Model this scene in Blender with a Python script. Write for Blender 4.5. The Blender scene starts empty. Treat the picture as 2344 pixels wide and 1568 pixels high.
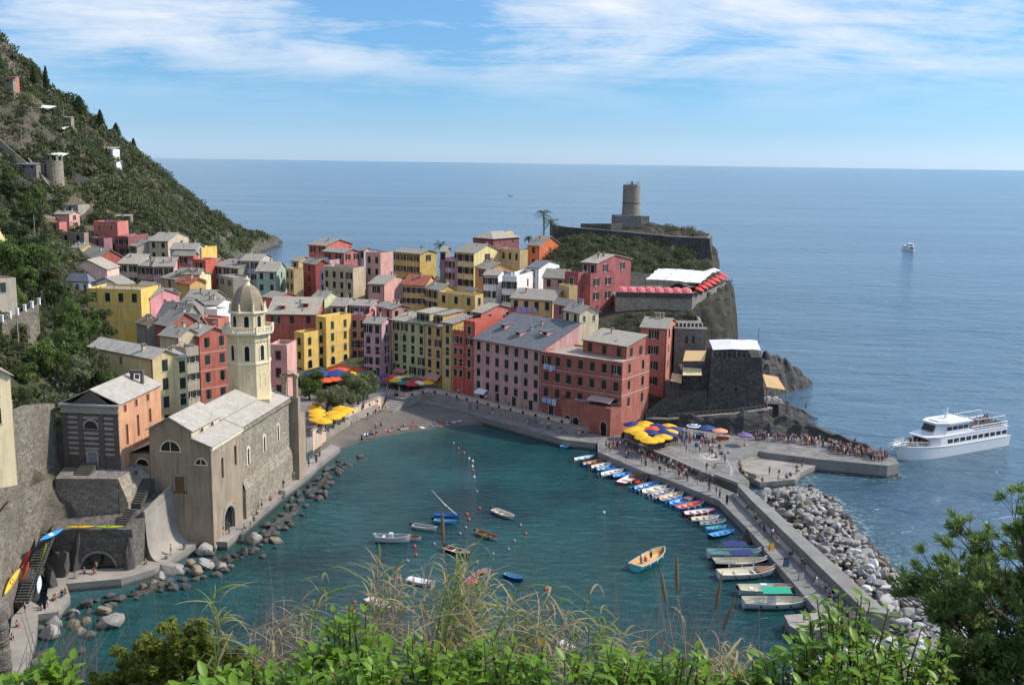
import bpy, math, random
import numpy as np
from mathutils import Vector, Matrix, noise as mnoise
rnd = random.Random(7)
sc = bpy.context.scene
col = sc.collection
rad = math.radians

# ------------------------------------------------------------------ camera
PITCH, ROLL = math.atan(412 / 2370), 0.0143
cam_d = bpy.data.cameras.new('camera'); cam = bpy.data.objects.new('camera', cam_d); col.objects.link(cam)
cam_d.sensor_width = 36.0; cam_d.lens = 2370 / 2344 * 36.0; cam_d.clip_start = 0.1; cam_d.clip_end = 120000
_f = Vector((0, math.cos(PITCH), -math.sin(PITCH))); _u = Vector((0, math.sin(PITCH), math.cos(PITCH))); _r = Vector((1, 0, 0))
_r2 = _r * math.cos(ROLL) + _u * math.sin(ROLL); _u2 = _u * math.cos(ROLL) - _r * math.sin(ROLL)
_m = Matrix((_r2, _u2, -_f)).transposed().to_4x4(); _m.translation = (0, 0, 58); cam.matrix_world = _m
sc.camera = cam

# ------------------------------------------------------------------ sun and sky
SUN_AZ, SUN_EL = 80.0, 41.0        # degrees clockwise from +Y, elevation
sd = Vector((math.sin(rad(SUN_AZ)) * math.cos(rad(SUN_EL)), math.cos(rad(SUN_AZ)) * math.cos(rad(SUN_EL)), math.sin(rad(SUN_EL))))
sun_d = bpy.data.lights.new('sun', 'SUN'); sun = bpy.data.objects.new('sun', sun_d); col.objects.link(sun)
sun_d.energy = 2.05; sun_d.angle = rad(2.5); sun_d.color = (1.0, 0.90, 0.76)
sun.rotation_euler = sd.to_track_quat('Z', 'Y').to_euler()
sc.view_settings.view_transform = 'Standard'; sc.view_settings.look = 'None'; sc.view_settings.gamma = 1.0
sc.view_settings.use_curve_mapping = False; sc.view_settings.exposure = 1.2
sc.cycles.use_denoising = True; sc.cycles.max_bounces = 5; sc.cycles.diffuse_bounces = 2; sc.cycles.glossy_bounces = 2
sc.cycles.transmission_bounces = 2; sc.cycles.transparent_max_bounces = 6; sc.cycles.caustics_reflective = False; sc.cycles.caustics_refractive = False

class NT:
    """small node-tree writer"""
    def __init__(s, tree): s.t = tree; s.t.nodes.clear()
    def n(s, typ, ins=None, **kw):
        nd = s.t.nodes.new(typ)
        for k, v in kw.items(): setattr(nd, k, v)
        for k, v in (ins or {}).items():
            sock = nd.inputs[k]
            if hasattr(v, 'is_output') or isinstance(v, bpy.types.NodeSocket): s.t.links.new(v, sock)
            else: sock.default_value = v
        return nd
    def math(s, op, a, b=0.0, clamp=False):
        nd = s.n('ShaderNodeMath', {0: a, 1: b}, operation=op); nd.use_clamp = clamp; return nd.outputs[0]
    def mix(s, f, a, b, mode='MIX'):
        nd = s.n('ShaderNodeMix', {0: f, 6: a, 7: b}, data_type='RGBA', blend_type=mode); return nd.outputs[2]
    def ramp(s, f, stops, interp='LINEAR'):
        nd = s.n('ShaderNodeValToRGB', {0: f}); nd.color_ramp.interpolation = interp
        el = nd.color_ramp.elements
        while len(el) < len(stops): el.new(0.5)
        for e, (p, c) in zip(el, stops): e.position = p; e.color = c if len(c) == 4 else (*c, 1)
        return nd.outputs[0]
    def noise(s, vec, scale, detail=4, rough=0.55, dist=0.0, dims='3D'):
        return s.n('ShaderNodeTexNoise', {'Vector': vec, 'Scale': scale, 'Detail': detail, 'Roughness': rough, 'Distortion': dist}, noise_dimensions=dims).outputs[0]

def lin(h):
    h = h.lstrip('#'); v = [int(h[i:i + 2], 16) / 255 for i in (0, 2, 4)]
    return tuple(c / 12.92 if c <= 0.04045 else ((c + 0.055) / 1.055) ** 2.4 for c in v)
def c4(c): return (*c[:3], 1.0)

world = bpy.data.worlds.new('World'); sc.world = world; world.use_nodes = True
w = NT(world.node_tree)
sky = w.n('ShaderNodeTexSky', sky_type='NISHITA', sun_disc=False, sun_elevation=rad(SUN_EL), sun_rotation=rad(SUN_AZ))
sky.altitude = 60; sky.air_density = 1.0; sky.dust_density = 0.35; sky.ozone_density = 2.2
tc = w.n('ShaderNodeTexCoord').outputs['Generated']
sep = w.n('ShaderNodeSeparateXYZ', {0: tc})
hz = w.math('ADD', w.math('MAXIMUM', sep.outputs[2], 0.0), 0.16)
cx = w.math('DIVIDE', sep.outputs[0], hz); cy = w.math('DIVIDE', sep.outputs[1], hz)
pl = w.n('ShaderNodeCombineXYZ', {0: cx, 1: cy, 2: 0.0}).outputs[0]
# high thin cloud sheet: long streaks lying across the view, broken by finer fibres
mp = w.n('ShaderNodeMapping', {'Vector': pl, 'Rotation': (0, 0, rad(-12)), 'Scale': (1.15, 1.1, 1), 'Location': (12.1, 12.1, 0)}).outputs[0]
big = w.noise(mp, 1.0, 9, 0.6, 0.35)
mp2 = w.n('ShaderNodeMapping', {'Vector': pl, 'Rotation': (0, 0, rad(-24)), 'Scale': (1.6, 4.5, 1), 'Location': (0.3, 9.2, 0)}).outputs[0]
fib = w.noise(mp2, 1.0, 8, 0.65, 0.8)
cl = w.math('ADD', w.math('MULTIPLY', big, 0.72), w.math('MULTIPLY', fib, 0.28))
clm = w.ramp(cl, [(0.43, (0, 0, 0)), (0.52, (0.5, 0.5, 0.5)), (0.63, (0.97, 0.97, 0.97))])
up = w.ramp(sep.outputs[2], [(0.0, (0.0, 0.0, 0.0)), (0.045, (0.05, 0.05, 0.05)), (0.075, (0.35, 0.35, 0.35)), (0.10, (0.9, 0.9, 0.9)), (0.14, (1, 1, 1))])
fac = w.math('MULTIPLY', clm, up)
# clear maritime air: the low sky is kept pale blue instead of amber
air = w.ramp(sep.outputs[2], [(0.0, (0.31, 0.44, 0.78)), (0.03, (0.23, 0.35, 0.58)), (0.075, (0.20, 0.33, 0.49)), (0.15, (0.25, 0.38, 0.50)), (0.45, (0.80, 0.86, 0.92)), (1.0, (1.0, 1.0, 1.0))])
skc = w.mix(fac, w.mix(1.0, sky.outputs[0], air, 'MULTIPLY'), (3.05, 3.2, 3.45, 1))
bg = w.n('ShaderNodeBackground', {'Color': skc, 'Strength': 0.13})
w.n('ShaderNodeOutputWorld', {'Surface': bg.outputs[0]})

# ------------------------------------------------------------------ helpers
def link(name, data, parent=None, loc=None, rot=None, scale=None):
    o = bpy.data.objects.new(name, data); col.objects.link(o)
    if parent is not None: o.parent = parent
    if loc is not None: o.location = loc
    if rot is not None: o.rotation_euler = rot if not isinstance(rot, (int, float)) else (0, 0, rot)
    if scale is not None: o.scale = scale if not isinstance(scale, (int, float)) else (scale,) * 3
    return o
def tag(o, label=None, cat=None, group=None, kind=None):
    if label: o['label'] = label
    if cat: o['category'] = cat
    if group: o['group'] = group
    if kind or cat: o['kind'] = kind or 'thing'
    return o
def empty(name, loc=(0, 0, 0), rz=0.0, label=None, cat=None, group=None):
    return tag(link(name, None, loc=loc, rot=rz), label, cat, group)

class MB:
    """collects faces; build() makes one mesh with metre-true UVs per face"""
    def __init__(s): s.v = []; s.f = []; s.m = []; s.cur = 0
    def mat(s, i): s.cur = i; return s
    def face(s, pts):
        b = len(s.v); s.v.extend(tuple(p) for p in pts); s.f.append(tuple(range(b, b + len(pts)))); s.m.append(s.cur); return s
    def raw(s, verts, faces):
        b = len(s.v); s.v.extend(tuple(p) for p in verts)
        for f in faces: s.f.append(tuple(b + i for i in f)); s.m.append(s.cur)
        return s
    def box(s, x0, x1, y0, y1, z0, z1, M=None):
        v = [(x0, y0, z0), (x1, y0, z0), (x1, y1, z0), (x0, y1, z0), (x0, y0, z1), (x1, y0, z1), (x1, y1, z1), (x0, y1, z1)]
        if M is not None: v = [tuple(M @ Vector(p)) for p in v]
        return s.raw(v, [(3, 2, 1, 0), (4, 5, 6, 7), (0, 1, 5, 4), (1, 2, 6, 5), (2, 3, 7, 6), (3, 0, 4, 7)])
    def prism(s, poly, z0, z1, top=True, bottom=False):
        n = len(poly); ar = sum(poly[i][0] * poly[(i + 1) % n][1] - poly[(i + 1) % n][0] * poly[i][1] for i in range(n))
        if ar < 0: poly = poly[::-1]
        zt = z1 if not isinstance(z1, (int, float)) else [z1] * n
        if ar < 0 and not isinstance(z1, (int, float)): zt = zt[::-1]
        v = [(p[0], p[1], z0) for p in poly] + [(p[0], p[1], z) for p, z in zip(poly, zt)]
        f = [(i, (i + 1) % n, n + (i + 1) % n, n + i) for i in range(n)]
        if top: f.append(tuple(range(n, 2 * n)))
        if bottom: f.append(tuple(range(n - 1, -1, -1)))
        return s.raw(v, f)
    def tube(s, pts, r, n=6, cap=True):
        pts = [Vector(p) for p in pts]; rs = r if isinstance(r, (list, tuple)) else [r] * len(pts)
        v, f = [], []; ref = None
        for i, p in enumerate(pts):
            t = (pts[min(i + 1, len(pts) - 1)] - pts[max(i - 1, 0)]); t = t.normalized() if t.length > 1e-9 else Vector((0, 0, 1))
            if ref is None: ref = Vector((1, 0, 0)) if abs(t.x) < 0.8 else Vector((0, 1, 0))
            a = (ref - t * ref.dot(t)).normalized(); ref = a; b = t.cross(a)
            for k in range(n):
                an = 2 * math.pi * k / n; v.append(tuple(p + (a * math.cos(an) + b * math.sin(an)) * rs[i]))
        for i in range(len(pts) - 1):
            for k in range(n): f.append((i * n + k, i * n + (k + 1) % n, (i + 1) * n + (k + 1) % n, (i + 1) * n + k))
        if cap: f.append(tuple(range(n - 1, -1, -1))); f.append(tuple(range((len(pts) - 1) * n, len(pts) * n)))
        return s.raw(v, f)
    def lathe(s, prof, n=16, c=(0, 0), a0=0.0, caps=True):
        v, f = [], []
        for r, z in prof:
            for k in range(n):
                an = a0 + 2 * math.pi * k / n; v.append((c[0] + r * math.cos(an), c[1] + r * math.sin(an), z))
        for i in range(len(prof) - 1):
            for k in range(n): f.append((i * n + k, i * n + (k + 1) % n, (i + 1) * n + (k + 1) % n, (i + 1) * n + k))
        if caps: f.append(tuple(range(n - 1, -1, -1))); f.append(tuple(range((len(prof) - 1) * n, len(prof) * n)))
        return s.raw(v, f)
    def grid(s, fn, nu, nv):
        v = [fn(i / nu, j / nv) for j in range(nv + 1) for i in range(nu + 1)]
        return s.raw(v, [(j * (nu + 1) + i, j * (nu + 1) + i + 1, (j + 1) * (nu + 1) + i + 1, (j + 1) * (nu + 1) + i) for j in range(nv) for i in range(nu)])
    def mesh(s, name, mats, smooth=False, merge=False, uv=True):
        me = bpy.data.meshes.new(name); me.from_pydata(s.v, [], s.f)
        for m in (mats if isinstance(mats, (list, tuple)) else [mats]): me.materials.append(m)
        if any(s.m): me.polygons.foreach_set('material_index', s.m)
        if smooth: me.polygons.foreach_set('use_smooth', [True] * len(s.f))
        if merge:
            import bmesh
            bm = bmesh.new(); bm.from_mesh(me); bmesh.ops.remove_doubles(bm, verts=bm.verts, dist=1e-4); bm.to_mesh(me); bm.free()
        me.update()
        if uv: metre_uv(me)
        return me
    def build(s, name, mats, parent=None, smooth=False, merge=False, **k):
        return link(name, s.mesh(name, mats, smooth, merge), parent, **k)

def metre_uv(me):
    n = len(me.loops)
    if n == 0: return
    co = np.empty(len(me.vertices) * 3); me.vertices.foreach_get('co', co); co = co.reshape(-1, 3)
    vi = np.empty(n, dtype=np.int32); me.loops.foreach_get('vertex_index', vi)
    no = np.empty(len(me.polygons) * 3); me.polygons.foreach_get('normal', no); no = no.reshape(-1, 3)
    lt = np.empty(len(me.polygons), dtype=np.int32); me.polygons.foreach_get('loop_total', lt)
    t = np.stack([-no[:, 1], no[:, 0], np.zeros(len(no))], 1); ln = np.linalg.norm(t, axis=1)
    flat = ln < 0.15; t[flat] = (1, 0, 0); ln[flat] = 1; t /= ln[:, None]
    s_ = np.cross(no, t); s_[flat] = (0, 1, 0)
    T = np.repeat(t, lt, 0); S_ = np.repeat(s_, lt, 0); pc = co[vi]
    uv = np.stack([(pc * T).sum(1), (pc * S_).sum(1)], 1)
    lay = me.uv_layers.new(name='UVMap'); lay.data.foreach_set('uv', uv.astype(np.float32).ravel())

# ------------------------------------------------------------------ materials
MATS = {}
def newmat(name):
    m = bpy.data.materials.new(name); m.use_nodes = True; MATS[name] = m; return m, NT(m.node_tree)
def finish(t, base, rough=0.8, bump=None, bstr=0.3, bdist=0.05, extra=None):
    ins = {'Base Color': base, 'Roughness': rough}
    if bump is not None: ins['Normal'] = t.n('ShaderNodeBump', {'Height': bump, 'Strength': bstr, 'Distance': bdist}).outputs[0]
    ins.update(extra or {})
    p = t.n('ShaderNodeBsdfPrincipled', ins); t.n('ShaderNodeOutputMaterial', {'Surface': p.outputs[0]}); return p
def paint(name, rgb, rough=0.6, var=0.12, scale=3.0, extra=None):
    if name in MATS: return MATS[name]
    m, t = newmat(name); oc = t.n('ShaderNodeTexCoord').outputs['Object']
    nz = t.noise(oc, scale, 4)
    c = t.mix(t.math('MULTIPLY', nz, var * 2), c4(rgb), c4([x * 0.45 for x in rgb]))
    finish(t, c, rough, nz, 0.1, 0.02, extra); return m
def stucco(name, rgb, age=0.5):
    if name in MATS: return MATS[name]
    m, t = newmat(name); oc = t.n('ShaderNodeTexCoord').outputs['Object']
    rn = t.n('ShaderNodeObjectInfo').outputs['Random']
    off = t.n('ShaderNodeVectorMath', {0: oc, 1: t.n('ShaderNodeCombineXYZ', {0: t.math('MULTIPLY', rn, 57.0), 1: rn, 2: rn}).outputs[0]}, operation='ADD').outputs[0]
    blot = t.noise(off, 0.35, 5, 0.6); fine = t.noise(off, 2.6, 5, 0.65)
    st = t.n('ShaderNodeMapping', {'Vector': off, 'Scale': (1.6, 1.6, 0.12)}).outputs[0]; streak = t.noise(st, 1.4, 4, 0.6)
    d = [x * 0.52 for x in rgb]; g = sum(rgb) / 3; d = [0.6 * a + 0.4 * g * 0.55 for a in d]; l = [min(0.9, x * 1.2 + 0.04) for x in rgb]
    c = t.mix(t.ramp(blot, [(0.35, (0, 0, 0)), (0.7, (1, 1, 1))]), c4(rgb), c4(l))
    c = t.mix(t.math('MULTIPLY', t.ramp(streak, [(0.48, (0, 0, 0)), (0.75, (1, 1, 1))]), age), c, c4(d))
    c = t.mix(t.math('MULTIPLY', t.ramp(fine, [(0.55, (0, 0, 0)), (0.72, (1, 1, 1))]), age * 0.7), c, c4([0.5 * x + 0.5 * g * 0.8 for x in rgb]))
    finish(t, c, 0.9, fine, 0.25, 0.03); return m
def slate(name, a, b, sz=(0.55, 0.32)):
    if name in MATS: return MATS[name]
    m, t = newmat(name); uv = t.n('ShaderNodeTexCoord').outputs['UV']; oc = t.n('ShaderNodeTexCoord').outputs['Object']
    wob = t.n('ShaderNodeVectorMath', {0: uv, 1: t.n('ShaderNodeVectorMath', {0: t.n('ShaderNodeTexNoise', {'Vector': uv, 'Scale': 1.1}).outputs[1], 3: 0.25}, operation='SCALE').outputs[0]}, operation='ADD').outputs[0]
    br = t.n('ShaderNodeTexBrick', {'Vector': wob, 'Color1': c4(a), 'Color2': c4(b), 'Mortar': c4([x * 0.45 for x in a]), 'Scale': 1.0, 'Mortar Size': 0.022, 'Mortar Smooth': 0.4, 'Bias': 0.1, 'Brick Width': sz[0], 'Row Height': sz[1]})
    nz = t.noise(oc, 0.8, 6, 0.65); nz2 = t.noise(oc, 4.0, 4, 0.6)
    c = t.mix(t.ramp(nz, [(0.4, (0, 0, 0)), (0.68, (0.75, 0.75, 0.75))]), br.outputs[0], c4([min(0.6, x * 1.45) for x in a]))
    c = t.mix(t.math('MULTIPLY', t.ramp(nz2, [(0.55, (0, 0, 0)), (0.66, (1, 1, 1))]), 0.55), c, c4([x * 0.5 for x in b]))
    hgt = t.math('SUBTRACT', t.math('MULTIPLY', nz2, 0.6), br.outputs[1])
    finish(t, c, 0.85, hgt, 0.6, 0.06); return m
def stone(name, cols, mortar, scale=1.6, flat=(1, 1, 1.7)):
    if name in MATS: return MATS[name]
    m, t = newmat(name); oc = t.n('ShaderNodeTexCoord').outputs['Object']
    mp = t.n('ShaderNodeMapping', {'Vector': oc, 'Scale': flat}).outputs[0]
    wv = t.n('ShaderNodeVectorMath', {0: mp, 1: t.n('ShaderNodeVectorMath', {0: t.n('ShaderNodeTexNoise', {'Vector': mp, 'Scale': 2.0}).outputs[1], 3: 0.25}, operation='SCALE').outputs[0]}, operation='ADD').outputs[0]
    vo = t.n('ShaderNodeTexVoronoi', {'Vector': wv, 'Scale': scale}); ve = t.n('ShaderNodeTexVoronoi', {'Vector': wv, 'Scale': scale}, feature='DISTANCE_TO_EDGE')
    pick = t.n('ShaderNodeSeparateColor', {0: vo.outputs['Color']}).outputs[0]
    c = t.ramp(pick, [(i / max(1, len(cols) - 1), x) for i, x in enumerate(cols)])
    big = t.noise(oc, 0.22, 5, 0.6)
    edge = t.ramp(ve.outputs[0], [(0.0, (1, 1, 1)), (0.09, (0, 0, 0))])
    c = t.mix(edge, c, c4(mortar)); fine = t.noise(oc, 5, 4)
    c = t.mix(t.math('MULTIPLY', t.ramp(big, [(0.42, (0, 0, 0)), (0.7, (1, 1, 1))]), 0.5), c, c4([x * 0.55 for x in cols[0]]))
    h = t.math('ADD', t.math('MINIMUM', ve.outputs[0], 0.25), t.math('MULTIPLY', fine, 0.12))
    finish(t, c, 0.92, h, 0.9, 0.12); return m

# ------------------------------------------------------------------ site plan (metres; camera stands at x=0, y=0)
PIER = [(17.9, 207.4), (17.4, 199.2), (25.3, 185.6), (28.5, 181.8), (35.8, 170.0), (37.6, 156.1), (38.4, 148.3), (38.1, 147.2), (39.1, 135.8), (39.9, 125.6), (43.5, 124.9), (46.4, 126.3), (41.6, 170.1), (39.8, 172.7), (36.7, 179.7), (34.7, 184.3), (23.0, 206.8), (24.2, 220.3), (24.1, 218.9), (12.5, 215.8), (10.9, 207.9), (17.5, 205.6)]
LANDING = [(35.3, 124.6), (39.8, 125.5), (49.1, 126.1), (48.7, 124.1), (39.4, 120.7), (36.0, 119.9), (35.2, 121.6)]
PIAZZA = [(23.1, 205.5), (28.6, 195.1), (34.7, 183.4), (36.9, 180.7), (40.2, 175.8), (42.8, 178.1), (42.2, 183.9), (42.8, 189.0), (45.1, 194.0), (49.1, 198.2), (50.3, 197.2), (59.3, 193.1), (71.4, 189.3), (74.2, 190.9), (74.6, 194.3), (66.5, 202.7), (62.3, 209.0), (47.0, 209.3), (39.5, 214.1), (27.7, 221.5), (25.0, 216.9)]
APRON = [(43.1, 188.2), (43.4, 191.6), (46.6, 197.3), (50.9, 200.7), (60.2, 195.9), (60.0, 193.9), (54.6, 187.8), (52.5, 183.5), (45.5, 181.4)]
SEAWALL = [(39.5, 173.1), (40.1, 164.7), (44.7, 122.0), (47.5, 121.1), (42.1, 164.7), (40.7, 173.4)]
LOWWALK = [(-31.9, 251.9), (-29.6, 248.9), (-25.0, 241.8), (-19.3, 238.6), (-11.0, 231.3), (-7.2, 226.7), (2.1, 217.1), (10.9, 207.9), (12.5, 216.3), (-1.5, 229.6), (-16.8, 244.1), (-20.3, 247.0), (-25.6, 247.9), (-30.4, 253.3)]
PARAPET = [(-29.5, 241.7), (-24.7, 239.0), (-20.2, 244.8), (-16.7, 242.5), (-1.5, 228.3), (12.4, 215.5)]
SQUARE_WALL = [(-39.9, 202.3), (-38.0, 210.5), (-34.0, 223.4), (-30.1, 233.7)]
WATERLINE = [(-38.6, 196.1), (-34.9, 204.4), (-31.1, 209.8), (-24.5, 213.7), (-15.4, 220.9), (-7.4, 232.6)]
CHURCH_WALK = [(-59.6, 131.7), (-52.9, 133.6), (-49.5, 137.1), (-46.3, 148.3), (-42.3, 147.9), (-39.6, 167.2), (-38.6, 173.7), (-36.9, 182.2), (-36.2, 188.9), (-34.1, 200.6), (-36.3, 202.8), (-38.5, 192.4), (-39.9, 186.4), (-43.3, 172.7), (-46.8, 155.1), (-50.4, 155.0), (-50.8, 142.1), (-54.6, 140.9), (-60.7, 139.5), (-60.4, 135.8)]
STEPS_PATH = [(-59.6, 131.7), (-60.4, 135.8), (-60.7, 139.5), (-63.0, 136.2), (-61.8, 131.2), (-58.7, 123.5), (-62.2, 126.5), (-61.9, 121.2), (-59.4, 115.3), (-57.8, 109.8), (-55.1, 104.3), (-52.6, 104.4), (-55.1, 111.7), (-57.0, 117.3), (-59.1, 122.2), (-56.9, 123.1), (-57.3, 127.6)]

# ------------------------------------------------------------------ shared materials
GREY3 = [(0.17, 0.16, 0.145), (0.26, 0.24, 0.21), (0.33, 0.30, 0.26), (0.20, 0.19, 0.18)]
M_stone_dark = stone('dark_rubble_stone', [(0.045, 0.045, 0.043), (0.08, 0.077, 0.07), (0.13, 0.12, 0.10), (0.06, 0.06, 0.06)], (0.05, 0.048, 0.045), 1.7)
M_stone_grey = stone('grey_rubble_stone', GREY3, (0.10, 0.095, 0.085), 2.0)
M_stone_tan = stone('tan_rubble_stone', [(0.22, 0.19, 0.14), (0.34, 0.30, 0.23), (0.42, 0.38, 0.30), (0.25, 0.23, 0.19)], (0.16, 0.14, 0.11), 1.9)
M_tower_stone = stone('tower_stone', [(0.20, 0.18, 0.15), (0.30, 0.27, 0.22), (0.36, 0.33, 0.27), (0.26, 0.24, 0.2)], (0.17, 0.15, 0.125), 3.0)
def mk_concrete(name, rgb, rough=0.9):
    m, t = newmat(name); oc = t.n('ShaderNodeTexCoord').outputs['Object']
    a = t.noise(oc, 0.25, 6, 0.65); b = t.noise(oc, 2.5, 5, 0.6)
    c = t.mix(t.ramp(a, [(0.35, (0, 0, 0)), (0.7, (1, 1, 1))]), c4(rgb), c4([x * 0.62 for x in rgb]))
    c = t.mix(t.math('MULTIPLY', t.ramp(b, [(0.5, (0, 0, 0)), (0.7, (1, 1, 1))]), 0.4), c, c4([x * 0.55 for x in rgb]))
    z = t.n('ShaderNodeSeparateXYZ', {0: oc}).outputs[2]
    wet = t.ramp(t.math('ADD', z, t.math('MULTIPLY', b, 0.5)), [(0.45, (1, 1, 1)), (0.9, (0, 0, 0))])   # tide-stained band at the waterline
    c = t.mix(t.math('MULTIPLY', wet, 0.8), c, (0.028, 0.03, 0.024, 1))
    finish(t, c, rough, b, 0.3, 0.04); return m
M_concrete = mk_concrete('quay_concrete', (0.27, 0.26, 0.24))
M_concrete_w = mk_concrete('pale_concrete', (0.36, 0.33, 0.29))
def mk_paving(name, a, b, sz):
    m, t = newmat(name); uv = t.n('ShaderNodeTexCoord').outputs['Object']
    br = t.n('ShaderNodeTexBrick', {'Vector': t.n('ShaderNodeMapping', {'Vector': uv, 'Rotation': (0, 0, 0.9)}).outputs[0], 'Color1': c4(a), 'Color2': c4(b), 'Mortar': c4([x * 0.5 for x in a]), 'Scale': 1.0, 'Mortar Size': 0.02, 'Brick Width': sz, 'Row Height': sz * 0.5})
    n1 = t.noise(uv, 0.35, 6, 0.7); n2 = t.noise(uv, 3, 4)
    c = t.mix(t.ramp(n1, [(0.38, (0, 0, 0)), (0.66, (0.85, 0.85, 0.85))]), br.outputs[0], c4([x * 0.6 for x in a]))
    finish(t, c, 0.85, t.math('SUBTRACT', n2, br.outputs[1]), 0.3, 0.03); return m
M_paving = mk_paving('grey_stone_paving', (0.20, 0.195, 0.185), (0.29, 0.275, 0.25), 1.1)
M_square = mk_paving('square_paving', (0.21, 0.2, 0.19), (0.27, 0.25, 0.23), 0.8)
def mk_rock(name, a, b, strata=True, tilt=(0.5, 0.25, 0)):
    m, t = newmat(name); oc = t.n('ShaderNodeTexCoord').outputs['Object']
    mp = t.n('ShaderNodeMapping', {'Vector': oc, 'Rotation': tilt, 'Scale': (0.25, 0.25, 2.2) if strata else (1, 1, 1)}).outputs[0]
    s1 = t.noise(mp, 1.0, 8, 0.7, 0.6); s2 = t.noise(oc, 0.5, 7, 0.65)
    c = t.mix(t.ramp(s1, [(0.35, (0, 0, 0)), (0.65, (1, 1, 1))]), c4(a), c4(b))
    c = t.mix(t.ramp(s2, [(0.45, (0, 0, 0)), (0.65, (0.7, 0.7, 0.7))]), c, c4([x * 0.4 for x in a]))
    finish(t, c, 0.85, t.math('ADD', s1, s2), 0.9, 0.5); return m
M_rock = mk_rock('dark_strata_rock', (0.035, 0.034, 0.033), (0.10, 0.095, 0.085))
M_rock_grey = mk_rock('grey_crag_rock', (0.09, 0.085, 0.075), (0.21, 0.19, 0.16))

# terrain: rock on steep faces, dry earth and undergrowth on gentle ones (by slope and noise)
def mk_terrain(name, lo=0.58, hi=0.78, dark=1.0):
    m, t = newmat(name); oc = t.n('ShaderNodeTexCoord').outputs['Object']; g = t.n('ShaderNodeNewGeometry')
    nz = t.n('ShaderNodeSeparateXYZ', {0: g.outputs['Normal']}).outputs[2]; hz_ = t.n('ShaderNodeSeparateXYZ', {0: g.outputs['Position']}).outputs[2]
    n1 = t.noise(oc, 0.06, 7, 0.65); n2 = t.noise(oc, 0.4, 6, 0.7); n3 = t.noise(oc, 1.8, 5, 0.7)
    earth = t.mix(n2, (0.10, 0.08, 0.055, 1), (0.19, 0.155, 0.11, 1)); green = t.mix(n3, (0.022, 0.038, 0.012, 1), (0.075, 0.085, 0.03, 1))
    rock = t.mix(t.ramp(n2, [(0.35, (0, 0, 0)), (0.65, (1, 1, 1))]), (0.05 * dark, 0.047 * dark, 0.043 * dark, 1), (0.17 * dark, 0.15 * dark, 0.125 * dark, 1))
    c = t.mix(t.ramp(t.math('ADD', n1, t.math('MULTIPLY', n2, 0.4)), [(0.66, (0, 0, 0)), (0.80, (1, 1, 1))]), green, earth)
    steep = t.ramp(t.math('ADD', nz, t.math('MULTIPLY', n2, 0.25)), [(lo, (1, 1, 1)), (hi, (0, 0, 0))])
    low = t.ramp(t.math('DIVIDE', t.math('ADD', hz_, t.math('MULTIPLY', n1, 8.0)), 20.0), [(0.30, (1, 1, 1)), (0.55, (0, 0, 0))])
    c = t.mix(t.math('MAXIMUM', t.math('MULTIPLY', steep, 0.8), low), c, rock)
    wet = t.ramp(t.math('DIVIDE', hz_, 4.0), [(0.15, (1, 1, 1)), (0.6, (0, 0, 0))])
    c = t.mix(t.math('MULTIPLY', wet, 0.75), c, (0.022, 0.022, 0.021, 1))
    finish(t, c, 0.95, t.math('ADD', n2, n3), 0.9, 0.6); return m
M_terrain = mk_terrain('hillside_ground'); M_headland = mk_terrain('headland_ground', 2.0, 2.2, .42)

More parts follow.
